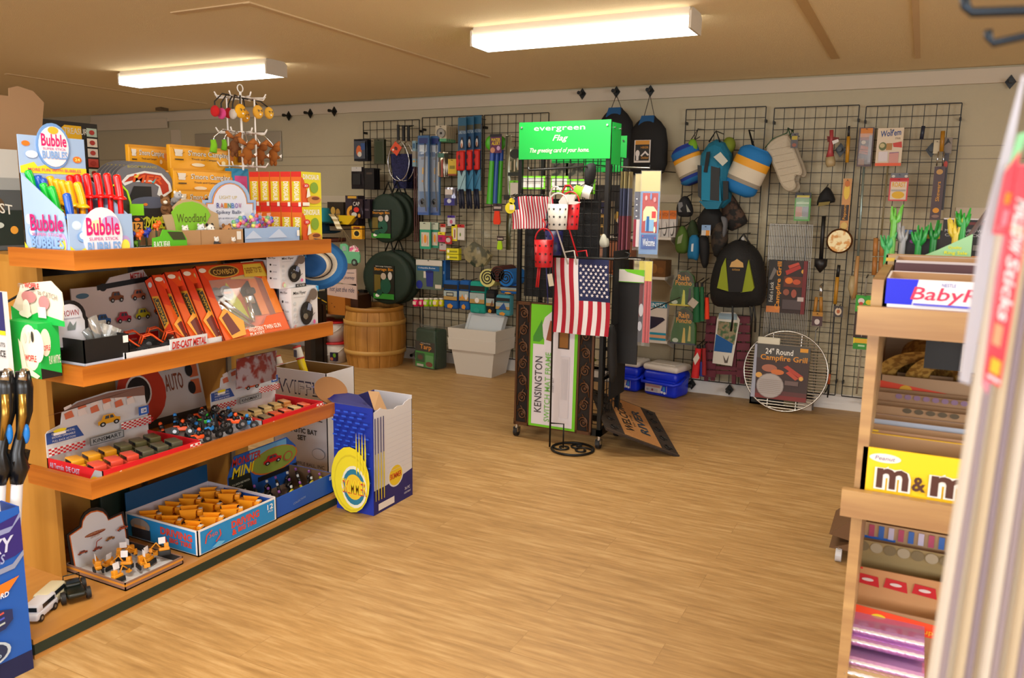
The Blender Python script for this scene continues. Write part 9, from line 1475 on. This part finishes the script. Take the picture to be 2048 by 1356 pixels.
# second level: straw hats / baskets behind, candy cartons
for k,(px,py,r,lab) in enumerate(((1852,735,.11,'left straw hat under the top candy shelf'),(1925,745,.12,'right straw hat under the top candy shelf'))):
    a = ay(px,py,YA+.45); m = MB(fr((a.x,a.y,S2+.18),0,math.radians(-50))); st = two_tone('straw','#8a5c1c','#b98a3c',70,.7); m.lathe([(r,0),(r*.6,.005),(r*.55,.02),(r*.5,.09),(r*.3,.11),(0,.1)],st,n=28); m.M = Matrix(); m.tube([(a.x,a.y,S2+.005),(a.x,a.y,S2+.15)],.01,st); ob(m,'straw_hat',None,lab,'hat','straw hats on the candy unit')
x = ay(1830,700,YA+.3).x; ob(MB().bx(x+.02,YA+.3,1.12,x+.1,YA+.305,1.19,'#141414').bx(x+.09,YA+.295,1.12,x+.13,YA+.3,1.18,'#c9c4bc').bx(x+.05,YA+.3,1.18,x+.055,YA+.305,1.225,'#141414'),'hat_tag',None,'black and white tag hanging under the top candy shelf','tag')
for k,(y0,y1,Y,col,els,lab) in enumerate(((760,790,.42,'#a8845f',[('p',[(0,0),(.6,0),(.6,.55),(0,.8)],'#d8401c'),('e',.24,.5,.06,.2,'#d8a01c'),('r',.6,0,1,.5,'#6a1c14')],'orange fronted carton highest at the back of the second candy shelf'),(795,820,.36,'#a27c58',[('e',.2+.08*i,.9,.03,.1,'#8a6a84') for i in range(8)],'plain brown carton with mauve wrappers, second from the back'),(822,848,.3,'#a8835c',[('e',.3+.1*i,.9,.04,.1,'#5a4a30') for i in range(5)],'plain brown torn carton, third from the back'),(850,876,.24,'#b39a88',[('r',0,.6,1,1,'#a4acbc')],'brown carton with a silver blue torn edge'),(872,930,.17,'#b08a68',[('r',0,.96,.1,1,'#e8c01c')],'wide tan carton flap just behind the yellow candy box'))):
    cbox(1757-7*k,y0,1990-4*k,y1+26,YA+Y,.055,col,els,'candy_carton',lab,S2,group='stepped candy cartons')
cbox(1722,908,1960,992,YA+.03,.12,'#f2c50c',[('e',.2,.78,.14,.11,'#efe9dc'),('t','Peanut',.11,.73,.29,.83,'#7a6a9a',{'s': .2})]+[('t',tx,a,.02,b,.6,'#efe9e4',{'b': .3}) for tx,a,b in (('m',.12,.44),('m',.59,.95))]+[('t',tx,a,c,b,d,'#4a2418',{'b': .06}) for tx,a,b,c,d in (('m',.14,.42,.06,.55),('&',.45,.57,.1,.45),('m',.61,.93,.06,.55))],'peanut_candy_box','bright yellow peanut candy box with brown letters on the second candy shelf',S2)
a = ay(1845,922,YA+.1); ob(MB().lathe([(.045,0),(.04,.012),(.02,.014),(0,.014)],M('#4a4a50',.2,.5),(a.x,YA+.1,a.z-.006),20),'candy_wrap',None,'dark shiny round wrapper showing above the yellow box','candy')
# lower level: stacked cartons
rows = [(1060,1092,.30,'#bd9a72',[('r',.02,0,.36,.16,'#2a6ac8')]+[('r',.02+.09*i,.15,.07+.09*i,.9,('#c8c0d8','#b84a6a','#3a6ab8')[i % 3]) for i in range(10)],'carton of red, white and blue candy tubes under the second shelf'),(1096,1120,.27,'#9a8456',[('e',.08+.13*i,.5,.06,.42,('#7a6a4a','#a89a80')[i % 2]) for i in range(8)],'carton of clear bags under the candy tubes'),
 (1150,1182,.22,'#c08c5c',[('r',0,.88,.1,1,'#d8301c')]+[('p',[(.04+.28*i,0),(.28+.28*i,-.1),(.26+.28*i,.55),(.06+.28*i,.62)],'#c01420') for i in range(3)]+[('e',.16+.28*i,.3,.06,.1,'#d8c8c4') for i in range(3)],'carton of red candy packets'),(1226,1262,.16,'#a07a54',[('p',[(0,0),(1,0),(1,.7),(0,1)],'#e04414'),('e',.3,.5,.08,.2,'#d8c01c'),('t',"peanut cups",.4,.1,.9,.4,'#e0a81c')],'orange fronted carton with a yellow spot')]
for k,(y0,y1,Y,col,els,lab) in enumerate(rows): cbox(1713-5*k,y0,1940-14*k,y1,YA+Y,.07,col,els,'candy_carton',lab,.102,group='low candy cartons')
for k in range(4):
    y = 1262+24*k+(18 if k > 1 else 0); x0,z0,x1,z1 = box4(1694-2*k,y,1850,y+20,YA+.1-.02*k); m = MB(); PK = M(('#c898cc','#bc84c4','#cc9cd2','#c0a884')[k],.12,.5); n = 14
    m.sheet(lambda u,v: (x0+(x1-x0)*u,YA+.1-.02*k-.010*math.sin(math.pi*v)-.0012*math.sin(u*60+v*4),z0+(z1-z0)*v),30,5,lambda u,v: PK if v < .55 or v > .8 else M('#d8d4dc',.15,.4)); m.bx(x0,YA+.1-.02*k,z0,x1,YA+.19-.02*k,z1,PK); ob(m,'pink_candy_row',None,'shiny pink and silver foil candy pack low on the right, %s' % ('topmost','second from the top','third from the top','lowest')[k],'candy pack','pink foil candy packs')
x0 = ay(1690,1300,YA+.1).x; z1 = box4(1694,1334,1850,1354,YA+.04)[1]; ob(MB().bx(x0,YA+.06,.1,x0+.3,YA+.3,z1-.001,CARD),'brown_carton',None,'brown carton at the bottom right carrying the pink foil packs','carton')
# ================================================================ tall pack of roasting sticks close to the camera
Yn = .62
def nr(px,py,dy=0): return ay(px,py,Yn+dy)
rnd = random.Random(3)
cols = ['#cfc6ba','#b8aab4','#d8d0c0','#c4b49a','#a89aa8','#d9cdb8']
for k in range(13):
    px1 = 1876+17*k; a,b_ = nr(px1+106,600-30*(k > 2),.03*(k % 3)),nr(px1-18,1400,.03*(k % 3)); m = MB(); m.cyl(a+(a-b_)*.3,b_+(b_-a)*.6,.0036,M(cols[k % 6],.35,0,.15),n=10); ob(m,'glow_stick_tube',None,'long pale plastic tube leaning at the right picture edge, %s from the left' % ('first second third fourth fifth sixth seventh eighth ninth tenth eleventh twelfth thirteenth'.split()[k]),'tube','pale leaning tubes')
def strip(pts,d,col,name,label,cat,els=(),dy=0):
    q = [nr(a,b,dy) for a,b in pts]; t = thing(name,label,cat,q[-1]); m = MB(); m.prism([(v.x,v.z) for v in q],Yn+dy,Yn+dy+d,M(col,.25)); ob(m,'sleeve',t); m = MB(); o = q[3]; u = q[2]-q[3]; w = q[0]-q[3]
    if els: m.art(o+Vector((0,-.0006,0)),u.normalized(),w.normalized(),u.length,w.length,els); o = ob(m,'print',t)
    return t
strip(((2034,330),(2060,330),(1975,790),(1964,770),(1990,560)),.004,'#c9788a','toy_stick_package','long red package with white lettering leaning at the right edge, above the pale tubes','toy package',dy=-.03)
t = strip(((2036,330),(2075,330),(2000,775),(1968,757)),.006,'#d8142c','printed_sleeve','red front sleeve with yellow patch and white lettering at the right picture edge','toy package',[('r',.15,.7,.9,.75,'#d8a08c'),('t','MALLOW',.2,.62,.9,.86,'#dce4ea',{'rot': -90,'b': .05}),('t','Sticks',.2,.3,.9,.6,'#cfd8de',{'rot': -90,'b': .05}),('r',.1,.18,.6,.28,'#d8906a'),('r',.2,.05,.8,.12,'#eba80c'),('r',.1,.02,.9,.035,'#d8cfd8')],-.05)
strip(((2044,150),(2052,150),(1940,770),(1918,762),(1960,470)),.003,'#b4b4c0','clear_backing','pale grey plastic backing strip left of the red package','plastic strip',dy=.0)
strip(((2010,345),(2042,300),(2010,470),(1985,468)),.006,'#d81430','red_cap_package','upper red package overlapping the grey strip at the right edge','toy package',[('r',.4,.5,.8,.68,'#eba01c'),('r',.1,.08,.9,.14,'#f0707c'),('r',.5,.15,.9,.4,'#e8a0b4')],-.04)
strip(((2036,268),(2056,262),(2030,350),(2014,345)),.004,'#7cc48a','green_card_edge','small green card edge above the upper red package','card',dy=-.02)
HM = M('#25303c',.3,.6)
a,b_,c = nr(1929,-10),nr(1930,26),nr(2090,20); ob(MB().tube([tuple(a),tuple(b_+Vector((0,0,.004))),tuple(b_+Vector((.004,0,0))),tuple(c),tuple(c+Vector((.5,0,0)))],.0032,HM,10),'wall_hook',None,'larger dark metal hook at the top right corner','hook','dark metal hooks'); a,b_,c = nr(1977,60),nr(1976,84),nr(2060,70)
ob(MB().tube([tuple(a),tuple(b_+Vector((0,0,.003))),tuple(b_+Vector((.003,0,-.001))),tuple(c),tuple(c+Vector((.5,0,.02)))],.0026,HM,10),'wall_hook',None,'smaller dark metal hook just below the large one at the top right','hook','dark metal hooks')
x = c.x+.45; ob(MB().bx(x,Yn-.1,0,x+.04,Yn+.2,2.1,M('#1c1c20',.5)),'display_post',None,'dark upright post outside the right picture edge that carries the hooks','post')
